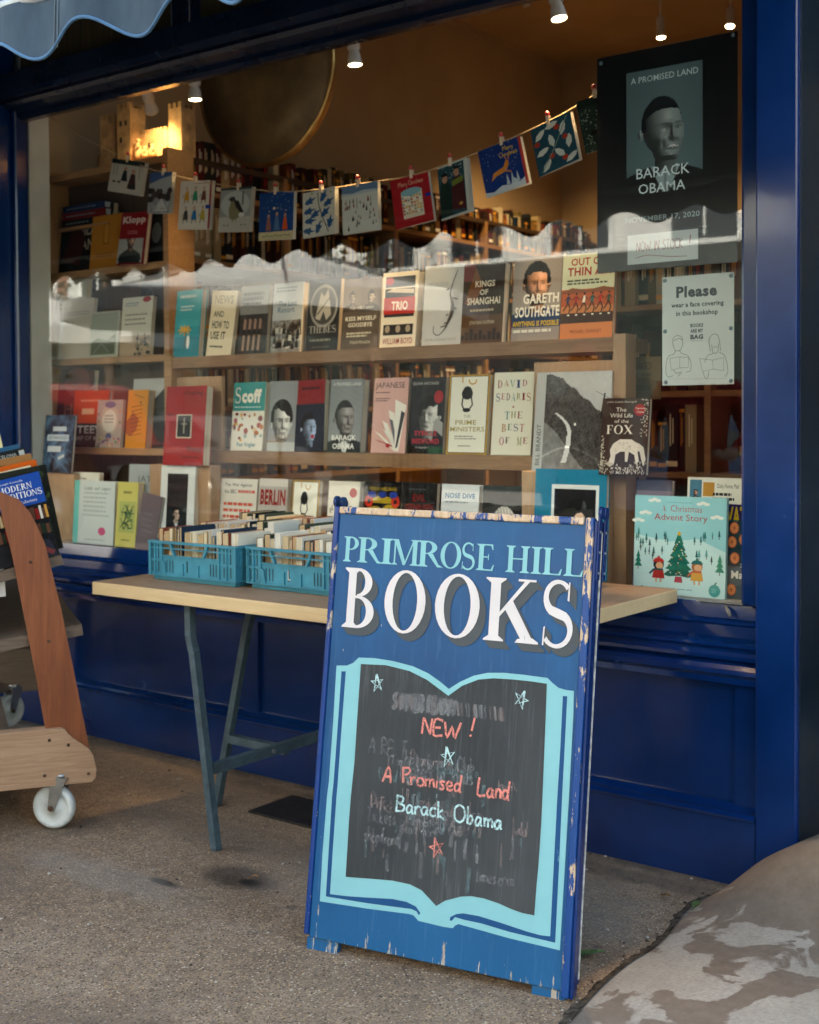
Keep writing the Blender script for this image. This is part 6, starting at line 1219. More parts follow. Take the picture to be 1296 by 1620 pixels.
def atw(c):
    c.tex(0, 0, 1, 1, 36, 56, lambda u, v: [q*(.7+1.1*noise.fractal(Vector((u*3+math.sin(v*5)*.8, v*4+math.cos(u*4)*.7, 6)), .7, 2, 4)) for q in (.06, .12, .20)]); r = random.Random(7)
    for i in range(12): a = r.uniform(0, 6.28); rr = r.uniform(.15, .6); c.l([(.5+rr*math.cos(a+q*.2), .5+.7*rr*math.sin(a+q*.2)) for q in range(5)], r.uniform(.02, .06), r.choice(['2a3c58', '5a7a98', '7a90a8', '22304a', '6a5a5a']))
    c.r(.28, .72, .74, .80, 'd0d8dc'); c.r(.10, .55, .84, .66, 'd0d8dc'); c.t('ATWOOD', .16, .575, .80, .635, '6a8aa0', .02); c.r(.14, .36, .60, .46, 'd0d8dc'); c.p([(.54, .22), (.74, .28), (.72, .33), (.52, .27)], 'c8d0d4')
wbook('swirling blue book with white label strips leaning on the pine bookcase', (66, 119), (657, 748), .19, '39506c', atw, None, .012, rz=-.1)
bk = MB().bevbox((at(60, 760, .19).x, .175, FL+.001), (at(122, 760, .19).x, .30, at(92, 748, .19).z-.002), .003).build('display_box', M['plywood']); tag(bk, 'plywood plinth box under the swirling blue book', 'display box')
def apr(c): c.r(0, 0, 1, 1, 'd9d9ce'); c.t('April', .02, .56, 1.3, .72, 'b0473e'); c.lines(.1, .85, .88, .93, 1, 'b0b0a8'); c.e(.78, .78, .07, .05, '7a8480', 10); c.l(arc(.55, .40, .28, .08, 20, 160, 8), .03, 'c07068'); c.p([(.6, .22), (.8, .26), (.7, .3)], 'c0584e')
wbook('white book with red lettering behind the turquoise spined book', (86, 152), (747, 862), .185, 'd9d9ce', apr, Z3, .022, lean=4)
def teal2(c): c.r(0, 0, 1, 1, 'cfd6d2'); c.r(0, 0, .13, 1, '7cc9c0'); c.h_('Look out again', .25, .86, .9, .92, '9aa6a4'); [c.lines(.24, .9, .78-.07*i, .83-.07*i, 1, 'b0bab6', .5) for i in range(6)]; c.e(.72, .21, .09, .065, 'c8648a', 14); c.lines(.3, .9, .05, .09, 1, 'a8b4b0')
wbook('white book with a turquoise spine strip and pink dot at the window sill', (114, 178), (761, 859), .150, 'cfd6d2', teal2, Z3, .026, lean=4)
def yel(c): c.r(0, 0, 1, 1, 'cfc97c'); c.r(.12, .22, .92, .70, 'b8bc78'); r = random.Random(2); [c.l([(r.uniform(.2, .85), r.uniform(.26, .66)), (r.uniform(.2, .85), r.uniform(.26, .66))], .04, r.choice(['4a6a4a', '6a8a5a', '3a5a40'])) for _ in range(22)]; c.lines(.3, .75, .80, .88, 1, '8a8a50'); c.lines(.3, .75, .08, .13, 1, '8a8a50')
wbook('yellow book with a green drawing standing at the window sill', (181, 213), (763, 860), .150, 'cfc97c', yel, Z3, .030, lean=5)
def jat(c): c.r(0, 0, 1, 1, '3a8ab8'); c.r(0, .62, 1, 1, 'a8b0b2'); c.t('JAT', .3, .76, .8, .86, '6a7478'); c.r(0, .5, 1, .62, '2c6ca4'); c.r(.1, .1, .9, .45, '5ab0c8')
wbook('blue and grey book behind the yellow book at the sill', (199, 244), (735, 862), .200, '3a8ab8', jat, Z3, .022, lean=4)
def lil2(c): c.r(0, 0, 1, 1, '7a6f74'); c.lines(.2, .8, .3, .7, 4, '8a7f84', .3)
wbook('mauve book leaning sideways beside the white hardback at the sill', (212, 243), (778, 862), .150, '7a6f74', lil2, Z3, .014, lean=5, roll=9, spine='c8d4d8')
# top of the pine bookcase
def himat(c): c.t('HILARY', .35, .56, .9, .72, 'b8b0a0', .01); c.t('MANTEL', .30, .34, .95, .5, 'b8b0a0', .01); c.p([(.05, .2), (.3, .9), (.5, .5), (.4, .1)], '4a1816')
wbook('dark book with dim pale lettering on the top shelf of the pine bookcase', (92, 172), (326, 425), .37, '1a1716', himat, LZ[1], .03)
def gold(c): c.r(0, 0, 1, 1, 'b8842e'); c.r(.40, .45, .60, .85, '9a6a20'); c.r(.43, .48, .57, .82, 'c09038'); c.lines(.2, .8, .2, .3, 2, '8a5f1c')
wbook('plain golden book on the top shelf of the pine bookcase', (141, 188), (340, 424), .34, 'b8842e', gold, LZ[1], .022)
def klopp(c): c.r(0, 0, 1, 1, '8f1620'); c.t('Klopp', .08, .76, .92, .93, 'd8ccc8', .04); c.lines(.3, .7, .58, .66, 2, 'c09090', .4); c.r(0, .03, .92, .50, 'b9bdba'); c.photo(0, .03, .92, .50, 'b89a88', '1c1c1e', '2c3a38', 'b4b8b6', R=.75, v0=.05, beard='6a5a50', n=30)
wbook('red book with a man in a cap below its title on the top shelf', (184, 229), (328, 410), .30, '8f1620', klopp, None, .022, roll=3, rz=-.05).location.z = LZ[1]+.0008
def bw2(c): c.r(0, 0, 1, 1, '3a4040'); c.e(.4, .6, .25, .2, '9aa4a4', 14); c.r(0, 0, 1, .25, '1a1e1e')
wbook('black and white book at the right of the top shelf of the pine bookcase', (232, 262), (335, 425), .37, '3a4040', bw2, LZ[1], .02)
# books lying flat at the top left
zf = LZ[1]+.205
hs = MB().box((-4.70, .36, 0), (-4.36, .58, .012)).build('ledge', SP); hs.location.z = zf-.013; tag(hs, 'thin pine ledge carrying three big flat books in the top left corner', 'ledge')
for k, (c_, h_) in enumerate((('15171c', .030), ('7a1e22', .032), ('1f3c66', .030))):
    g = MB(); g.box((0, 0, 0), (.31-.01*k, .2, .003), lin(c_)); g.box((0, 0, h_-.003), (.31-.01*k, .2, h_), lin(c_)); g.box((.004, 0, .003), (.31-.01*k, .003, h_-.003), lin(c_)); g.box((.002, .003, .003), (.305-.01*k, .198, h_-.003), lin('cfd8dc')); cv = Cv(.3, h_); cv.lines(.1, .8, .3, .7, 1, '7a8a98'); g.art(cv, Matrix.Identity(4))
    o = g.build('book', M['print']); o.location = (-4.685+.004*k, .365, zf); zf += h_+.001; tag(o, ('big black book lowest of the three lying flat in the top left corner', 'big red book between two others lying flat in the top left corner', 'big blue book uppermost of the three lying flat in the top left corner')[k], 'book')

# ------------------------------------------------------------------ posters on the inside of the glass
def sheet(name, label, cat, px, y, draw, mat='paper', curl=.004, th=.0006):
    """px: four photo corners TL, TR, BR, BL in the plane y"""
    P = [at(*p, y) for p in px]; x0 = (P[0].x+P[3].x)/2; x1 = (P[1].x+P[2].x)/2; w = x1-x0; zb = (P[2].z+P[3].z)/2; zt = (P[0].z+P[1].z)/2; h = zt-zb
    root = empty(name, (x0, y, zb)); tag(root, label, cat); cv = Cv(w, h); draw(cv)
    g = MB(); g.box((0, 0, 0), (w, th, h), cv.items[0][2]); g.art(cv, Matrix.Identity(4), min(.00005, .0008/max(1, len(cv.items)))); g.build('sheet', M[mat], root); return root, w, h
def tacks(root, w, h, pts):
    for x, z in pts: MB().lathe([(0, -.0035), (.005, -.003), (.006, -.0012), (.006, 0)], 12, M_=Matrix.Translation((x*w, 0, z*h)) @ Matrix.Rotation(R_(90), 4, 'X') @ Matrix.Scale(-1, 4, (0, 0, 1))).build('sticker_dot', M['dot'], root)
M['dot'] = simple('blue_tack', (.10, .17, .20), .6)
def ob(c):
    c.r(0, 0, 1, 1, '0b0e0f'); c.gain = 1.5; c.r(.222, .34, .765, .905, '4f6366'); c.r(.222, .34, .30, .905, '5a7072')
    c.photo(.222, .34, .765, .905, '7e8a88', '20282a', '14181a', '6a8284', R=.46, v0=.26, turn=.9, shirt='a4b8ba', light=(.62, .40, .65), smile=1.0, crop=1, n=84)
    c.r(0, .30, 1, .345, '0b0e0f')
    c.t('A PROMISED LAND', .255, .850, .735, .878, 'b4c4c4', .002); c.t('BARACK', .295, .415, .675, .462, 'c4d2d2', .002); c.t('OBAMA', .310, .345, .645, .390, 'c4d2d2', .002); c.t('NOVEMBER 17, 2020', .215, .215, .745, .243, '98a8a8', .002); c.r(.14, .170, .81, .172, '4a5658'); c.t('THE PRESIDENTIAL MEMOIRS, VOLUME 1', .15, .138, .80, .156, '4a5658'); c.r(.14, .118, .81, .120, '4a5658')
M['poster'] = (lambda t: (t.set(t.n("ShaderNodeAttribute", attribute_name='Col').outputs[0], .35, 0, .5), t.m)[1])(NT('gloss_poster'))
r_, w, h = sheet('event_poster', 'large black poster with a man smiling in a grey photograph, stuck inside the window', 'poster', ((945, 90), (1167, 52), (1167, 420), (945, 428)), .140, ob, 'poster'); tacks(r_, w, h, ((.03, .975), (.97, .985)))
def now(c): c.r(0, 0, 1, 1, 'c9d0cc'); c.h_('NOW IN STOCK', .13, .42, .80, .74, '8a5048', .010); c.h_('!', .87, .42, .92, .82, '8a5048', .012); c.l([(.12, .20), (.28, .27), (.45, .22), (.62, .16), (.85, .13)], .008, '8a5048', 4)
sheet('stock_note', 'white paper note with red hand lettering stuck over the foot of the black poster', 'note', ((993, 370), (1105, 364), (1104, 412), (993, 417)), .1378, now)
def mask(c):
    c.r(0, 0, 1, 1, 'c6cec9'); c.t('Please', .20, .80, .77, .905, '5a6264', .045); c.t('wear a face covering', .13, .70, .86, .758, '2a3032', .022); c.t('in this bookshop', .20, .622, .78, .68, '2a3032', .022); c.t('BOOKS', .40, .525, .58, .56, '6a7274', .05); c.t('ARE MY', .40, .475, .58, .51, '6a7274', .05); c.t('BAG', .40, .415, .58, .46, '6a7274', .06); c.r(.40, .40, .58, .404, '8a9294')
    G = '5a6264'
    def ln(*p): c.l(list(p), .006, G, 3)
    ln((.16, .36), (.15, .42), (.20, .455), (.28, .44), (.29, .37), (.25, .32), (.19, .32), (.16, .36)); ln((.16, .41), (.24, .43), (.29, .41)); ln((.19, .32), (.17, .29), (.08, .26), (.05, .14), (.08, .08), (.16, .09)); ln((.25, .32), (.28, .29), (.36, .27), (.41, .20), (.40, .13), (.34, .12)); c.l([(.11, .25), (.13, .14), (.25, .16), (.25, .26), (.11, .25)], .005, G); c.l([(.25, .26), (.38, .25), (.37, .16), (.25, .16)], .005, G); ln((.16, .15), (.2, .11), (.28, .12), (.22, .08))
    ln((.68, .30), (.66, .40), (.72, .455), (.79, .43), (.82, .30)); ln((.70, .36), (.71, .30), (.75, .28), (.79, .31), (.79, .37)); c.l([(.72, .33), (.75, .345), (.78, .33)], .005, G); ln((.72, .28), (.64, .26), (.60, .20)); ln((.80, .29), (.88, .25), (.92, .12), (.88, .07)); c.l([(.53, .24), (.57, .12), (.72, .14), (.71, .22), (.53, .24)], .005, G); c.l([(.71, .22), (.86, .24), (.86, .12), (.72, .14)], .005, G); ln((.58, .12), (.60, .07), (.64, .06), (.66, .12)); c.l([(.08, .06), (.9, .05)], .004, '98a0a0')
r_, w, h = sheet('notice', 'white printed notice about face coverings stuck inside the window at the right', 'notice', ((1050, 437), (1163, 432), (1160, 613), (1046, 605)), .140, mask); tacks(r_, w, h, ((.04, .97), (.96, .97), (.04, .5), (.96, .5), (.05, .03), (.96, .03)))
def wanted(c): c.r(0, 0, 1, 1, '6a6252'); c.h_('WANTED', .25, .70, .75, .86, '3a2a22', .02); c.lines(.08, .92, .54, .62, 2, '3a3630', .5); c.lines(.2, .8, .22, .34, 3, '4a463e', .4)
sheet('inner_notice', 'dim beige notice with a red brown heading behind the fox book', 'notice', ((989, 566), (1046, 563), (1046, 632), (991, 632)), .45, wanted); 
MB().box((at(1015, 632, .45).x-.01, .452, FL), (at(1015, 632, .45).x+.01, .462, at(1015, 632, .45).z)).build('post', M['plywood']); tag(bpy.data.objects['post'], 'thin wooden post holding up the dim beige notice', 'post')

# ------------------------------------------------------------------ string of cards
SY = .20
SPX = [(78, 184), (130, 217), (205, 253), (235, 266), (290, 281), (330, 289), (375, 296), (440, 303), (505, 300), (568, 291), (645, 279), (715, 257), (785, 229), (868, 192), (945, 148), (1000, 112)]
pts = [at(*p, SY) for p in SPX]
sp3 = []
for a, b in zip(smooth_line([(p.x, p.z) for p in pts], 4)[:-1], smooth_line([(p.x, p.z) for p in pts], 4)[1:]): sp3.append((a[0], SY, a[1]))
o = MB().tube(sp3+[(pts[-1].x, SY, pts[-1].z)], .0022, 6).build('string', M['string']); tag(o, 'jute string sagging across the inside of the window, greetings cards pegged to it', 'string')
def fig(c, x, y, h, k, sk='b89078'): c.p([(x-h*.22, y), (x+h*.22, y), (x+h*.10, y+h*.72), (x-h*.10, y+h*.72)], k); c.e(x, y+h*.84, h*.10, h*.12, sk, 8)
def k1(c): c.r(0, 0, 1, 1, 'bdbab2'); c.r(0, .86, 1, 1, '23322e'); fig(c, .45, .36, .46, '2c3438'); fig(c, .70, .16, .62, '4a2c2a'); c.r(.62, .14, .80, .30, '23322e'); [c.e(x, .32, .06, .03, K_, 8) for x in (.15, .30)]; [c.l([(x, .5), (x, .84)], .02, '8a8880') for x in (.1, .2, .88)]
def k2(c): c.tex(0, 0, 1, 1, 24, 30, lambda u, v: [q*(.75+.5*noise.fractal(Vector((u*5, v*5, 3)), .8, 2, 4)) for q in (.34, .37, .40)]); c.r(0, .75, 1, 1, '4a6a98'); c.p([(0, .72), (.5, .84), (1, .92), (1, .55), (.5, .5), (0, .55)], 'a8aeb0'); r = random.Random(1); [c.e(r.uniform(.05, .95), r.uniform(.34, .58), .12, .08, r.choice(['4a3c3a', '5a4a44', '3a3434']), 8) for _ in range(16)]; c.p([(.3, .05), (.55, .35), (.65, .35), (.9, .05)], 'c4c8c8'); [c.l([(x, .1), (x+.05, .14)], .02, '4a4a44') for x in (.4, .6, .7)]
def k3(c):
    c.r(0, 0, 1, 1, 'd2cdc2'); c.r(.94, 0, 1, 1, '9a2c2c'); ks = ['c89a3a', '2a8a6a', '7a4a3a', '4a4a48', '2a7aa8', 'b8a84a']
    for i in range(6): x = .22+.27*(i % 3); y = .60 if i < 3 else .20; c.p([(x-.09, y), (x+.09, y), (x+.05, y+.20), (x-.04, y+.18)], ks[i]); c.e(x, y+.22, .035, .025, 'c8a080', 8); c.e(x, y+.255, .04, .02, ['b03030', '2a4a6a'][i % 2], 8, 0, 180); c.l([(x-.03, y), (x-.08, y-.07)], .02, '5a4a40'); c.l([(x+.03, y), (x+.08, y-.05)], .02, '5a4a40'); c.l([(x-.08, y+.12), (x-.13, y+.06)], .018, ks[(i+2) % 6])
    c.lines(.45, .9, .93, .96, 1, 'b08080'); c.r(.84, .42, 1, .50, '2a4a9a')
def k4(c): c.r(0, 0, 1, 1, '9a9e9c'); c.e(.5, .62, .46, .30, 'b4b8b6', 20); c.r(0, 0, 1, .34, 'b8b6ae'); c.p([(.34, .30), (.30, .50), (.36, .70), (.52, .72), (.68, .56), (.74, .40), (.60, .30), (.46, .26)], '8a8468'); c.p([(.45, .72), (.60, .70), (.80, .42), (.66, .44), (.52, .56)], '2c2826'); c.e(.40, .74, .10, .06, '4a4640', 10); c.p([(.34, .76), (.24, .74), (.34, .72)], '3a3630'); c.e(.72, .38, .10, .05, 'd0d0cc', 10); c.l([(.46, .28), (.44, .20)], .02, '8a7a50'); c.l([(.56, .28), (.56, .20)], .02, '8a7a50'); [c.e(x, .15, .03, .014, '4a3a34', 6) for x in (.18, .3, .74, .86)]; c.r(0, .95, 1, 1, '3a4a44'); c.r(.72, .6, .76, .9, '4a504e')
def k5(c): c.r(0, 0, 1, 1, '1d4c84'); c.r(0, 0, 1, .17, 'c2b694'); [c.l([(.1+.12*i, .08+.02*(i % 2)), (.2+.12*i, .08)], .02, '4a7a50') for i in range(7)]; fig(c, .28, .20, .36, '9a6a5a'); fig(c, .52, .20, .40, '5a7a9a'); fig(c, .76, .20, .36, 'c8642e'); [c.e(x, y, .022, .014, 'c8b050', 6) for x, y in ((.3, .60), (.54, .66), (.78, .60))]; r = random.Random(3); [c.e(r.random(), r.uniform(.6, .98), .008, .006, 'c8d4dc', 5) for _ in range(24)]; c.e(.44, .66, .04, .03, 'd8c8a0', 8)
def k6(c):
    c.r(0, 0, 1, 1, 'c8c8bf')
    c.l([(.8, .05), (.62, .40), (.50, .70), (.48, .95)], .025, '4a4a42', 3)
    for x, y, a in ((.25, .80, 20), (.22, .58, 10), (.25, .36, 0), (.20, .14, -10), (.66, .86, 60), (.82, .70, 30), (.50, .20, 70), (.85, .28, 80), (.42, .50, 30), (.72, .50, 40)):
        q = R_(a); L = .20; p = [(0, 0), (.3, .5), (.25, .25), (.6, .55), (.6, .2), (1, 0), (.6, -.2), (.6, -.55), (.25, -.25), (.3, -.5)]; c.p([(x+(u*L*2-L)*math.cos(q)-v*L*math.sin(q), y+((u*L*2-L)*math.sin(q)+v*L*math.cos(q))*.8) for u, v in p], '2d5f8c')
    [c.e(x, y, .03, .022, '8a9060', 8) for x, y in ((.7, .62), (.88, .9), (.3, .95), (.6, .3))]
def k7(c): c.r(0, 0, 1, 1, 'c6c8c2'); c.r(0, .80, 1, 1, '6a84a0'); c.p([(0, .80), (1, .80), (1, .84), (.6, .87), (.3, .83), (0, .86)], 'b0bac0'); r = random.Random(5); [fig(c, r.uniform(.06, .94), r.uniform(.06, .66), r.uniform(.07, .13), r.choice(['2c2c2e', '4a3a34', '8a3a30', '5a5a5a'])) for _ in range(30)]; [c.l([(x, .5), (x, .72)], .014, '4a4a46') for x in (.12, .22, .42, .80)]
def k8(c): c.r(0, 0, 1, 1, 'a3232c'); c.r(.24, .16, .78, .70, 'd0c8b4'); c.e(.5, .68, .27, .08, '8ab0b8', 14); r = random.Random(2); [c.e(.27+.075*i, .26+.065*j+.01*(i % 2), .030, .022, r.choice(['b03a30', 'd8a848', '8a9aa0', 'c87a50', 'e8e0d0']), 7) for i in range(7) for j in range(6)]; c.h_('Merry Christmas', .2, .82, .85, .92, 'd8a890', .012); c.r(.86, .50, 1, .57, '2a3a9a')
def k9(c): c.r(0, 0, 1, 1, 'c4c8c4'); c.r(.0, .03, .88, .97, '2f5560'); c.p([(.02, .05), (.40, .05), (.42, .55), (.3, .72), (.1, .70), (.02, .5)], '1f3a34'); c.p([(.42, .12), (.86, .08), (.84, .62), (.7, .74), (.5, .70), (.42, .5)], '57262c'); c.e(.22, .74, .09, .08, 'b89078', 12); c.e(.62, .80, .09, .08, 'b89078', 12); c.e(.22, .79, .11, .07, '1a1c1e', 12, 0, 180); c.e(.62, .86, .11, .07, '1a1c1e', 12, 0, 180); c.p([(.44, .66), (.84, .70), (.80, .60), (.46, .56)], '7a8a34'); r = random.Random(4); [c.e(r.uniform(.02, .86), r.uniform(.7, .96), .012, .009, 'd0d8d8', 5) for _ in range(22)]; c.e(.7, .2, .06, .03, 'c89a50', 8)
def k10(c): c.r(0, 0, 1, 1, '1c3f7c'); c.r(.93, 0, 1, 1, 'b0443a'); c.p([(0, 0), (.93, 0), (.93, .16), (.8, .10), (.7, .22), (.6, .10), (.4, .14), (.2, .06), (0, .10)], 'c4ccd0'); [c.p([(x-.04, .12), (x+.04, .12), (x, .36-.1*abs(x-.65))], 'b8c4c8') for x in (.55, .66, .78)]; c.p([(.26, .44), (.50, .50), (.58, .62), (.64, .60), (.62, .50), (.54, .40), (.30, .36), (.18, .28), (.24, .40)], 'c8893a'); c.l([(.60, .62), (.56, .74)], .02, 'c8893a'); c.l([(.64, .62), (.68, .74)], .02, 'c8893a'); c.l([(.52, .42), (.66, .36)], .03, 'c8893a'); c.h_('Merry', .56, .82, .80, .92, 'c8a850', .014); c.h_('Christmas', .46, .70, .88, .80, 'c8a850', .014); r = random.Random(6); [c.e(r.uniform(0, .9), r.uniform(.2, .98), .009, .007, 'b8c8d8', 5) for _ in range(30)]
def k11(c):
    c.r(0, 0, 1, 1, '2a5766')
    for x, y, a in ((.2, .8, 40), (.45, .6, 100), (.2, .45, 20), (.75, .75, 70), (.6, .3, 130), (.25, .15, 50), (.85, .45, 80), (.5, .9, 10), (.85, .12, 30)):
        q = R_(a); p = [(-1, 0), (-.3, .42), (.5, .34), (1, 0), (.5, -.34), (-.3, -.42)]; c.p([(x+.17*(u*math.cos(q)-v*math.sin(q)), y+.14*(u*math.sin(q)+v*math.cos(q))) for u, v in p], 'ccd0c8')
    [c.e(x, y, .07, .055, 'b0472e', 10) for x, y in ((.62, .82), (.40, .30), (.78, .56), (.70, .16), (.1, .64))]; c.l([(.1, .05), (.5, .45), (.9, .95)], .02, '8a9a8c', 3)
def k12(c): c.r(0, 0, 1, 1, '30443e'); r = random.Random(8); [c.e(r.random(), r.uniform(0, .8), .025, .012, r.choice(['8a9a8a', 'a8b4a4', '5a6a5e']), 6) for _ in range(110)]; c.p([(.25, .30), (.55, .30), (.62, .40), (.3, .38)], '14181a'); c.r(0, .85, 1, 1, '24362f')
CARDS = [((180, 232), (253, 318), 12, k1, 'greetings card of two dark walkers in snow, leftmost on the string'), ((236, 279), (272, 342), 6, k2, 'greetings card with a snowy hillside and blue sky'), ((290, 336), (287, 364), 4, k3, 'white greetings card with six little dancing people'), ((350, 402), (301, 371), 4, k4, 'grey greetings card with a thrush in the snow'),
 ((415, 465), (306, 382), 1, k5, 'dark blue greetings card with three kings'), ((478, 534), (305, 378), -2, k6, 'white greetings card with blue oak leaves'), ((543, 598), (294, 371), -3, k7, 'pale greetings card with many tiny skaters'), ((620, 677), (279, 367), -9, k8, 'red greetings card with a small jar picture'), ((689, 744), (262, 356), -8, k9, 'greetings card of two people in dark coats'), ((757, 824), (230, 322), -13, k10, 'deep blue greetings card with a golden reindeer'), ((836, 907), (186, 282), -14, k11, 'teal greetings card with white leaves and orange fruit'), ((912, 962), (160, 256), -12, k12, 'dark green greetings card half hidden by the black poster')]
def string_z(x):
    q = [(p.x, p.z) for p in pts]
    for (a, za), (b, zb) in zip(q, q[1:]):
        if a <= x <= b: return za+(zb-za)*(x-a)/(b-a)
    return q[-1][1]
for i, ((xa, xb), (ya, yb), rot, dr, lab) in enumerate(CARDS):
    a = at(xa, (ya+yb)/2, SY); b = at(xb, (ya+yb)/2, SY); w = (b.x-a.x)*(1.0 if abs(rot) < 5 else .96); h = at((xa+xb)/2, ya, SY).z-at((xa+xb)/2, yb, SY).z-(.0 if abs(rot) < 5 else abs(math.sin(R_(rot)))*w*.8)
    xc = (a.x+b.x)/2; zs = string_z(xc); o = empty('greetings_card', (xc, SY-.004, zs)); o.rotation_euler = (R_(-2), R_(rot), (.05, -.12, .08, -.05, .1, -.1, .04, .16, -.14, .12, -.08, .1)[i]); tag(o, lab, 'greetings card', 'cards pegged along the string')
    cv = Cv(w, h); dr(cv); g = MB(); g.box((0, 0, 0), (w, .0008, h), (.62, .60, .55)); g.art(cv, Matrix.Identity(4), min(.00004, .0006/len(cv.items))); f = g.build('front_leaf', M['print'], o); f.location = (-w/2, 0, -h-.002)
    g = MB(); g.box((0, 0, 0), (w, .0008, h), (.60, .58, .53)); f = g.build('back_leaf', M['print'], o); f.location = (-w/2+.001, .0015, -h-.002); f.rotation_euler = (0, 0, .09)
    e = empty('clothes_peg', (xc+(.012 if i % 2 else -.006), SY-.006, string_z(xc+(.012 if i % 2 else -.006))+.006)); e.rotation_euler = (0, R_(rot*.5), .2*(i % 3-1)); tag(e, 'tiny red topped wooden peg clipping a greetings card to the string', 'peg', 'pegs along the string')
    MB().bevbox((-.0055, -.004, -.018), (.0055, .0, .010), .0012).bevbox((-.0055, .006, -.018), (.0055, .010, .010), .0012).build('jaw', M['peg_wood'] if 'peg_wood' in M else M.setdefault('peg_wood', simple('peg_wood', (.62, .50, .36), .6)), e)
    MB().lathe([(0, .0), (.007, .002), (.008, .008), (.005, .014), (0, .017)], 10, M_=Matrix.Translation((0, 0, .009))).build('red_cap', M['peg_red'] if 'peg_red' in M else M.setdefault('peg_red', simple('peg_red', (.45, .035, .03), .5)), e)

# ------------------------------------------------------------------ books on the trolley
def tbook(label, s, z, y, w, h, th, col, draw, rot=13, name='book'):
    root = empty(name); root.matrix_world = TRO @ Matrix.Translation((s, y, z)) @ Matrix.Rotation(R_(-rot), 4, 'Y') @ Matrix.Translation((-w, 0, 0)); tag(root, label, 'book', 'books on the wooden trolley'); c = lin(col); g = MB()
    g.box((0, 0, 0), (w, .0015, h), c); g.box((0, th-.0015, 0), (w, th, h), c); g.box((-.0005, 0, 0), (.0015, th, h), c); cv = Cv(w, h); draw(cv); g.art(cv, Matrix.Identity(4), .00004); g.build('cover', M['print'], root)
    MB().box((.0016, .0016, .002), (w-.002, th-.0016, h-.002)).build('page_block', M['cream_pages'], root)
def mfe(c):
    c.r(0, 0, 1, 1, '23242a'); c.r(0, .64, 1, 1, '1f57a8'); c.t('Joseph Connolly', .34, .925, .72, .955, 'd8dce4'); c.st('MODERN', .30, .835, .84, .905, 'eef0f0'); c.st('FIRST', .04, .745, .36, .815, 'eef0f0'); c.st('EDITIONS', .40, .745, .97, .815, 'eef0f0'); c.t('Their Value to Collectors', .18, .675, .86, .712, 'd8dce4'); r = random.Random(1)
    for row, y in enumerate((.46, .28)):
        x = .02
        while x < .96: w = r.uniform(.03, .07); c.r(x, y, min(.98, x+w), y+r.uniform(.10, .155), r.choice(['b8a888', '8a2a24', '3a5a6a', 'c89a50', 'd8d4c8', '2a3a2a', '6a4a3a', 'a86a4a'])); x += w+.008
    c.p([(.3, .0), (.98, 0), (.9, .2), (.6, .26), (.4, .18)], '3a3c48'); c.p([(.6, .24), (.95, .06), (.9, .02), (.55, .2)], '8a4a4a')
tbook('blue topped book with white lettering over pictures of bookshelves at the front of the trolley', .026, .858, .036, .185, .258, .020, '23242a', mfe)
def tg(c): c.r(0, 0, 1, 1, '2a3028'); c.r(.9, 0, 1, 1, '1c221c'); r = random.Random(2); [c.e(r.uniform(.1, .87), r.uniform(.06, .94), .11, .05, r.choice(['3a4a2c', '4a5a34', '5a4a3a', '20281e']), 8) for _ in range(30)]
tbook('dark green leafy book with a white page edge behind the blue topped book', .040, .872, .062, .18, .262, .014, '2a3028', tg, 11)
tbook('cream paper covered book second behind the blue topped book', .005, .880, .084, .19, .252, .020, 'd9ceb4', lambda c: c.r(0, 0, 1, 1, 'ddd2b8').lines(.5, .9, .93, .97, 1, 'a89a80'), 13)
tbook('orange covered book in the trolley row', .022, .880, .112, .20, .268, .018, 'c9681f', lambda c: c.r(0, 0, 1, 1, 'c9681f'), 12)
tbook('tan covered book in the trolley row', .012, .885, .140, .20, .282, .020, 'a07a50', lambda c: c.r(0, 0, 1, 1, 'a07a50').lines(.1, .6, .9, .95, 1, '7a5a38'), 12)
def bar(c): c.r(0, 0, 1, 1, '23282b'); c.t('ENGLAND - BARCELONA', .08, .93, .86, .965, 'b8bcb8'); c.r(.9, .9, .98, .98, 'b8bcb8')
tbook('black covered book with a pale strip of lettering in the trolley row', .0, .885, .172, .20, .300, .020, '23282b', bar, 12)
tbook('pale green and cream book in the trolley row', -.012, .885, .205, .20, .310, .02, '3a6a8a', lambda c: c.r(0, 0, 1, 1, '3a6a8a'), 12)
tbook('faded yellow book rising highest at the back of the trolley row', -.06, .885, .245, .18, .345, .02, 'd8d0a8', lambda c: c.r(0, 0, 1, 1, 'd8d0a8'), 12)
g = MB(); 
for i, k in enumerate(('c8c4bc', '23384f', 'd8d0b8', '6a2a28', 'e0dccc')):
    tbook('%s book on the lower tier of the trolley behind the orange brown upright' % ('pale grey', 'navy blue', 'buff', 'dark red', 'off white')[i], -.13-.002*i, .735, .05+.05*i, .16, .22, .024, k, lambda c, k=k: c.r(0, 0, 1, 1, k), 4)

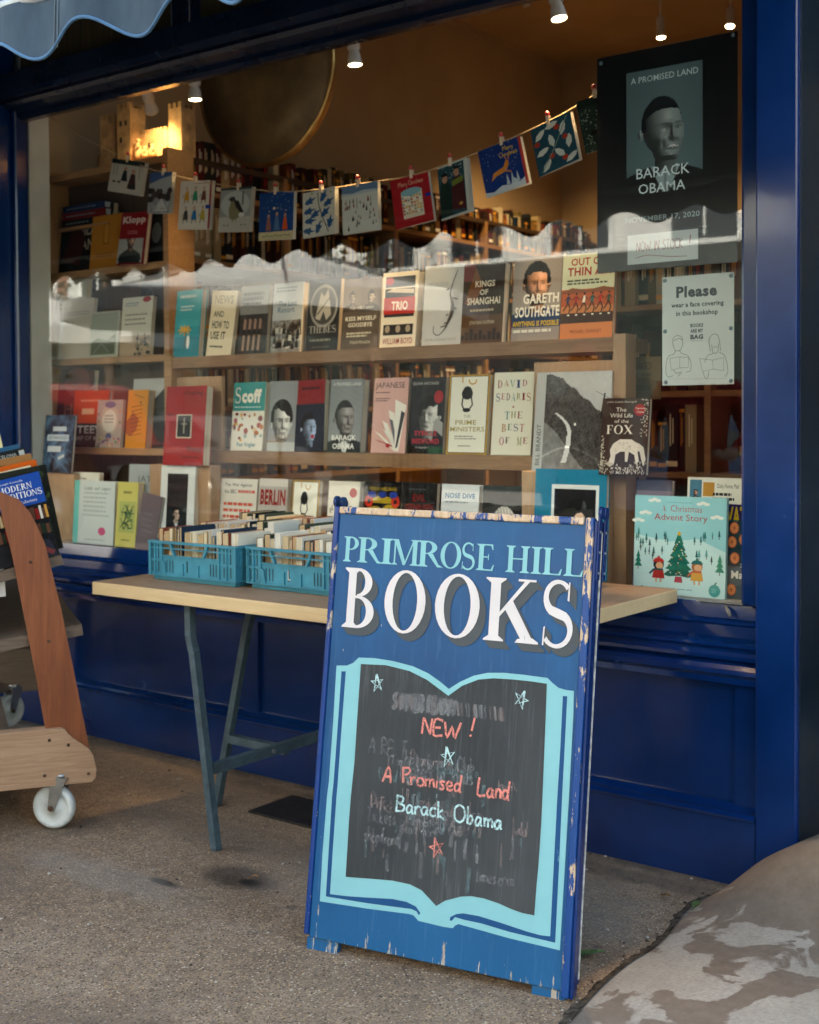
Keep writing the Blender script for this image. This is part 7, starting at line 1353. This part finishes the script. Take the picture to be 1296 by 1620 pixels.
# ------------------------------------------------------------------ the street behind the camera, mirrored in the glass
def parasol(x, y, R, za, label):
    o = empty('parasol', (x, y, -.05)); tag(o, label, 'parasol', 'white cafe parasols'); g = MB(); n = 8; m = 10; vs = [(0, 0, za)]
    for k in range(n*2):
        a = math.pi*2*k/(n*2); sag = 1 if k % 2 == 0 else .955
        for j in range(1, m+1): u = j/m; vs.append((R*u*math.cos(a)*sag, R*u*math.sin(a)*sag, za-(.50*u+.06*math.sin(u*math.pi))*1.05-(0 if k % 2 == 0 else .03*u)))
    fs = []
    for k in range(n*2):
        k2 = (k+1) % (n*2); fs.append((0, 1+k*m, 1+k2*m))
        for j in range(m-1): fs.append((1+k*m+j, 1+k*m+j+1, 1+k2*m+j+1, 1+k2*m+j))
    g.add(vs, fs); g.add([(v[0], v[1], v[2]-.006) for v in vs], [f[::-1] for f in fs]); g.build('canopy', M['parasol'], o)
    g = MB()
    for k in range(n*2):
        k2 = (k+1) % (n*2); a, b = Vector(vs[k*m+m]), Vector(vs[k2*m+m]); g.add([a, b, b-Vector((0, 0, .16)), a-Vector((0, 0, .16))], [(0, 1, 2, 3)])
    g.build('valance', M['parasol'], o)
    g = MB()
    for k in range(n): a = Vector(vs[k*2*m+m]); g.bar((0, 0, za-.02), a+Vector((0, 0, -.02)), .02, .02); g.bar((0, 0, za-.75), Vector((0, 0, za))*.45+a*.55+Vector((0, 0, -.05)), .018, .018)
    g.build('rib', M['steel'], o); MB().tube([(0, 0, .02), (0, 0, za+.06)], .026, 10).build('pole', M['steel'], o); MB().bevbox((-.3, -.3, 0), (.3, .3, .07), .01).build('base', M['dark_iron'], o)
M['parasol'] = simple('parasol_canvas', (.52, .51, .48), .85, 0, .12, 2.5)
parasol(-7.35, -4.35, 1.80, 2.80, 'large white parasol nearest the shop across the pavement'); parasol(-11.1, -4.5, 1.70, 2.72, 'white parasol farther along the pavement')
M['stucco'] = simple('white_stucco', (.72, .71, .67), .85, 0, .06, 2); M['stucco2'] = simple('grey_stucco', (.50, .50, .48), .85, 0, .08, 2); M['brick'] = simple('brown_brick', (.22, .12, .08), .85, 0, .25, 9); M['win'] = simple('dark_window_glass', (.03, .035, .04), .08, 0, .1, 3); M['sash'] = simple('white_sash', (.75, .75, .72), .5); M['railing'] = simple('black_railing', (.02, .02, .022), .4)
def house(x0, x1, m, label, H, cols, door):
    o = empty('town_house', (x0, -15, -.04)); tag(o, label, 'house', 'houses across the street'); w = x1-x0; MB().box((0, -6, 0), (w, 0, H)).box((0, 0, 6.9), (w, .07, 7.0)).box((0, -.1, H), (w, .25, H+.35)).build('wall', M[m], o)
    MB().box((.02, .102, 0), (w-.02, .30, 3.6)).box((.0, .001, 3.6), (w, .42, 3.9)).build('shopfront', M['shopfront'], o)
    k = w/cols
    for r, (z0, z1) in enumerate(((.7, 2.8), (4.1, 6.4), (7.4, 9.2))):
        for i in range(cols):
            xc = k*(i+.5)
            if r == 0 and i == door: d = MB().bevbox((xc-.5, .301, .25), (xc+.5, .36, 2.7), .01).build('door', M['dark_iron'], o); MB().box((xc-.7, .302, 0), (xc+.7, .8, .25)).build('step', M['kerb'], o); continue
            if r == 0: f = MB().bevbox((xc-.9, .301, z0), (xc+.9, .34, z1), .01).build('shop_window', M['win'], o); continue
            f = MB(); a, b = xc-.55, xc+.55; f.box((a-.08, .0, z0-.08), (a, .07, z1+.08)).box((b, .0, z0-.08), (b+.08, .07, z1+.08)).box((a, .0, z1), (b, .07, z1+.08)).box((a-.1, .0, z0-.16), (b+.1, .14, z0-.08)).box((a, .01, (z0+z1)/2-.02), (b, .05, (z0+z1)/2+.02)).box((xc-.015, .01, z0), (xc+.015, .045, z1))
            f = f.build('window', M['sash'], o); MB().box((a, .005, z0-.08), (b, .02, z1)).build('pane', M['win'], f)
M['shopfront'] = simple('dark_timber_shopfront', (.035, .045, .040), .4, 0, .2, 3)
house(-32, -24, 'brick', 'brown brick town house far to the left across the street', 10, 4, 1); house(-24, -17.4, 'stucco2', 'grey stucco town house across the street', 10.6, 3, 2); house(-17.4, -11.6, 'stucco', 'white stucco town house opposite the parasols', 10.4, 3, 0); house(-11.6, -7.2, 'stucco', 'narrow white stucco town house opposite the shop', 10.0, 2, 1); house(-7.2, -1.4, 'stucco', 'wide white stucco town house opposite the shop door', 10.3, 3, 0); house(-1.4, 6, 'stucco2', 'grey stucco town house right of the white terrace', 10.3, 3, 1); house(6, 15, 'brick', 'brown brick town house right of the white terrace', 9.4, 4, 1)
M['foliage'] = simple('foliage', (.055, .085, .03), .7, 0, .4, 4); M['bark'] = simple('bark', (.10, .075, .055), .9, 0, .3, 8)
def tree(x, y, h, R, label, seed, low=.38):
    r = random.Random(seed); o = empty('street_tree', (x, y, -.04)); tag(o, label, 'tree', 'street trees'); MB().tube([(0, 0, 0), (.05, .02, h*.3), (-.04, .05, h*.6), (0, 0, h*.85)], [.14, .11, .07, .02], 8).build('trunk', M['bark'], o); g = MB()
    for c in range(26):
        a = r.uniform(0, 6.28); u = r.random()**.5; cx, cy_, cz = R*u*math.cos(a)*.8, R*u*math.sin(a)*.8, h*(low+.62*r.random())
        for i in range(46):
            p = Vector((cx+r.gauss(0, R*.22), cy_+r.gauss(0, R*.22), cz+r.gauss(0, R*.2))); d = Vector((r.gauss(0, 1), r.gauss(0, 1), r.gauss(0, 1))).normalized(); e = d.orthogonal().normalized(); s = r.uniform(.05, .11)
            g.add([p-d*s, p+e*s*.5, p+d*s, p-e*s*.5], [(0, 1, 2, 3)])
    g.build('crown', M['foliage'], o)
tree(-13.2, -12.9, 6.5, 1.7, 'bushy street tree before the white terrace', 1); tree(-5.2, -13.4, 2.2, 1.0, 'low clipped bush behind the railing opposite', 2, .15); tree(-20, -12.9, 7, 2.0, 'bushy street tree at the far left', 3)
# a red van parked at the kerb
van = empty('red_van', (-13.6, -6.6, -.17)); tag(van, 'dark red van parked at the kerb beyond the parasols', 'van')
side = [(-2.1, .35), (2.1, .35), (2.15, .8), (1.95, 1.0), (1.2, 1.12), (.75, 1.78), (.5, 1.86), (-1.9, 1.88), (-2.1, 1.7), (-2.15, .6)]
M['van_red'] = simple('van_red_paint', (.17, .014, .014), .22, 0, .08, 3); g = MB().prism(side, 1.7, M_=Matrix.Translation((0, -.85, 0))); g.build('body', M['van_red'], van)
g = MB(); g.prism([(.15, 1.15), (1.05, 1.15), (.72, 1.70), (.15, 1.72)], .01, M_=Matrix.Translation((0, .852, 0))); g.prism([(-1.9, 1.15), (.05, 1.15), (.05, 1.70), (-1.9, 1.68)], .01, M_=Matrix.Translation((0, .852, 0))); g.build('window', M['win'], van)
for x in (-1.35, 1.35):
    for y in (-.78, .78):
        ww = MB().lathe([(0, -.1), (.2, -.1), (.31, -.09), (.33, 0), (.31, .09), (.2, .1), (0, .1)], 24, M_=Matrix.Translation((x, y, .33)) @ Matrix.Rotation(R_(90), 4, 'X')).build('wheel', M['black_metal'], van); MB().lathe([(0, .103), (.19, .103), (.2, .08)], 20, M_=Matrix.Translation((x, y, .33)) @ Matrix.Rotation(R_(-90 if y > 0 else 90), 4, 'X')).build('rim', M['steel'], ww)
MB().bevbox((2.1, -.7, .72), (2.17, -.45, .88), .01).build('headlight', M['sash'], van); MB().bevbox((2.1, .45, .72), (2.17, .7, .88), .01).build('headlight', M['sash'], van)
M['tyre'] = simple('tyre', (.012, .012, .012), .8)
def car(x, y, rz, col, label):
    o = empty('parked_car', (x, y, -.17)); o.rotation_euler = (0, 0, rz); tag(o, label, 'car', 'cars parked along the far kerb'); m = simple('car_paint', col, .2, 0, .06, 3)
    low = [(-2.05, .32), (2.0, .30), (2.1, .55), (2.0, .78), (1.05, .92), (-1.75, .95), (-2.08, .80)]; top = [(1.05, .92), (.30, 1.40), (-.2, 1.47), (-1.0, 1.44), (-1.75, .95)]
    MB().prism(low, 1.72, M_=Matrix.Translation((0, -.86, 0))).prism(top, 1.46, M_=Matrix.Translation((0, -.73, 0))).build('body', m, o)
    g = MB()
    for sgn in (-1, 1): g.prism([(.85, .97), (.27, 1.34), (-.30, 1.39), (-.30, .97)], .012, M_=Matrix.Translation((0, sgn*.737-.006, 0))).prism([(-.38, .97), (-.38, 1.39), (-.95, 1.37), (-1.5, .99)], .012, M_=Matrix.Translation((0, sgn*.737-.006, 0)))
    g.build('window', M['win'], o)
    for wx in (-1.3, 1.3):
        for wy in (-.76, .76):
            q = Matrix.Translation((wx, wy, .31)) @ Matrix.Rotation(R_(-90 if wy > 0 else 90), 4, 'X'); w = MB().lathe([(0, -.1), (.22, -.1), (.30, -.09), (.31, 0), (.30, .1), (.21, .12), (0, .12)], 22, M_=q).build('wheel', M['tyre'], o); MB().lathe([(0, .125), (.19, .124), (.2, .10)], 18, M_=q).build('rim', M['steel'], w)
    for wy in (-.68, .46): MB().bevbox((2.0, wy, .58), (2.075, wy+.24, .72), .01).build('headlight', M['sash'], o)
for i, (x, c_, n_) in enumerate(((-20.5, (.03, .035, .045), 'charcoal'), (-15.6, (.10, .10, .105), 'grey'), (-6.2, (.02, .03, .06), 'navy blue'), (-1.2, (.012, .012, .013), 'black'))): car(x, -10.9, math.pi if i % 2 else 0, c_, n_+' car parked along the far kerb of the street')
# two passers-by
def person(x, y, rz, H, coat, legs, hairm, label, armpose, hat=None):
    o = empty('person', (x, y, gh(x, y)[0])); o.rotation_euler = (0, 0, rz); o.scale = (H/1.75,)*3; tag(o, label, 'person')
    P = {'pel': (0, 0, .95), 'sp1': (0, .01, 1.12), 'sp2': (0, .0, 1.32), 'nk': (0, .01, 1.48), 'hd': (0, -.015, 1.60), 'ht': (0, -.01, 1.70)}; E = [('pel', 'sp1'), ('sp1', 'sp2'), ('sp2', 'nk'), ('nk', 'hd'), ('hd', 'ht')]; Rd = {'pel': (.17, .12), 'sp1': (.155, .11), 'sp2': (.18, .115), 'nk': (.062, .06), 'hd': (.082, .10), 'ht': (.07, .085)}
    for s, k in ((-1, 'l'), (1, 'r')):
        P.update({'hip'+k: (.09*s, 0, .90), 'kn'+k: (.10*s, -.02, .49), 'an'+k: (.10*s, .02, .09), 'to'+k: (.11*s, -.15, .04), 'sh'+k: (.19*s, 0, 1.41), **{n+k: v for n, v in armpose(s).items()}}); E += [('pel', 'hip'+k), ('hip'+k, 'kn'+k), ('kn'+k, 'an'+k), ('an'+k, 'to'+k), ('sp2', 'sh'+k), ('sh'+k, 'el'+k), ('el'+k, 'wr'+k), ('wr'+k, 'pa'+k)]; Rd.update({'hip'+k: (.095, .10), 'kn'+k: (.06, .062), 'an'+k: (.042, .045), 'to'+k: (.04, .03), 'sh'+k: (.068, .07), 'el'+k: (.046, .046), 'wr'+k: (.030, .032), 'pa'+k: (.036, .020)})
    ns = list(P); me = bpy.data.meshes.new('person'); me.from_pydata([P[n] for n in ns], [(ns.index(a), ns.index(b)) for a, b in E], []); b = bpy.data.objects.new('body', me); COL.objects.link(b); b.parent = o
    mod = b.modifiers.new('Skin', 'SKIN'); b.modifiers.new('Sub', 'SUBSURF').levels = 2; b.modifiers['Sub'].render_levels = 2
    for v, n in zip(me.skin_vertices[0].data, ns): v.radius = Rd[n]; v.use_root = n == 'pel'
    dg = bpy.context.evaluated_depsgraph_get(); bpy.context.view_layer.update(); dm = bpy.data.meshes.new_from_object(b.evaluated_get(bpy.context.evaluated_depsgraph_get())); b.modifiers.clear(); b.data = dm; dm.materials.clear()
    for m in (coat, legs, M['skin'], M['black_metal']): dm.materials.append(m)
    for p in dm.polygons:
        z = p.center.z; p.use_smooth = True; ax = abs(p.center.x); far = any((Vector(P['wr'+k])-p.center).length < .05 or (Vector(P['pa'+k])-p.center).length < .06 for k in 'lr'); p.material_index = 2 if (z > 1.50 and ax < .13) or far else (3 if z < .085 else (0 if z > .88 else 1))
    g = MB(); bm = bmesh.new(); bmesh.ops.create_uvsphere(bm, u_segments=18, v_segments=12, radius=.112)
    for v in bm.verts: v.co = Vector((v.co.x*.86, v.co.y*1.02+.012, v.co.z*(1.05 if v.co.z > 0 else .8)+1.665))
    bmesh.ops.delete(bm, geom=[f for f in bm.faces if f.calc_center_median().y < -.03 and f.calc_center_median().z < 1.69], context='FACES'); g.bm(bm, sm=True); g.build('hat' if hat else 'hair', hat or hairm, o)
    g = MB()
    for s in (-.034, .034):
        bm = bmesh.new(); bmesh.ops.create_uvsphere(bm, u_segments=8, v_segments=6, radius=.012, matrix=Matrix.Translation((s, -.100, 1.625))); g.bm(bm)
    g.build('eye', M['black_metal'], o); bm = bmesh.new(); bmesh.ops.create_cone(bm, segments=8, radius1=.016, radius2=.006, depth=.05, matrix=Matrix.Translation((0, -.112, 1.60)) @ Matrix.Rotation(R_(-18), 4, 'X')); MB().bm(bm).build('nose', M['skin'], o); MB().box((-.025, -.106, 1.553), (.025, -.098, 1.560)).build('mouth', M['lip'], o)
    for s, k in ((-1, 'l'), (1, 'r')):
        w = Vector(P['wr'+k]); pa = Vector(P['pa'+k]); d = (pa-w).normalized(); u = d.orthogonal().normalized(); v = d.cross(u); g = MB()
        for i in range(4): b0 = pa+u*(-.024+.016*i); L = (.062, .072, .068, .052)[i]; g.tube([b0, b0+d*L*.5+v*.006, b0+d*L*.85+v*.022], [.0085, .008, .006], 6)
        g.tube([w+u*.02, w+u*.045+d*.03, w+u*.048+d*.06], [.010, .009, .007], 6); g.build('fingers', M['skin'], o)
M['skin'] = simple('skin', (.50, .31, .22), .5, 0, .06, 9); M['lip'] = simple('lip', (.40, .16, .13), .5); M['coat_red'] = simple('red_jumper', (.42, .035, .030), .9, 0, .2, 30, .3, .3); M['coat_maroon'] = simple('maroon_coat', (.16, .022, .028), .85, 0, .2, 20); M['jean'] = simple('pale_trousers', (.42, .43, .42), .9, 0, .15, 20); M['dark_trousers'] = simple('dark_trousers', (.05, .04, .035), .9); M['hair'] = simple('brown_hair', (.06, .035, .02), .6, 0, .3, 60); M['pink_wool'] = simple('pink_wool', (.60, .22, .24), .95, 0, .15, 60)
person(-2.86, -2.80, R_(165), 1.70, M['coat_red'], M['jean'], M['hair'], 'person in a red jumper and pale trousers standing on the pavement', lambda s: {'el': (.27*s, .02, 1.16), 'wr': (.20*s, -.16, 1.06), 'pa': (.17*s, -.235, 1.07)})
person(-3.55, -2.80, R_(150), 1.62, M['coat_maroon'], M['dark_trousers'], M['hair'], 'person in a maroon coat and pink woollen hat lifting both hands', lambda s: {'el': (.25*s, -.14, 1.20), 'wr': (.12*s, -.27, 1.38), 'pa': (.09*s, -.285, 1.455)}, M['pink_wool'])
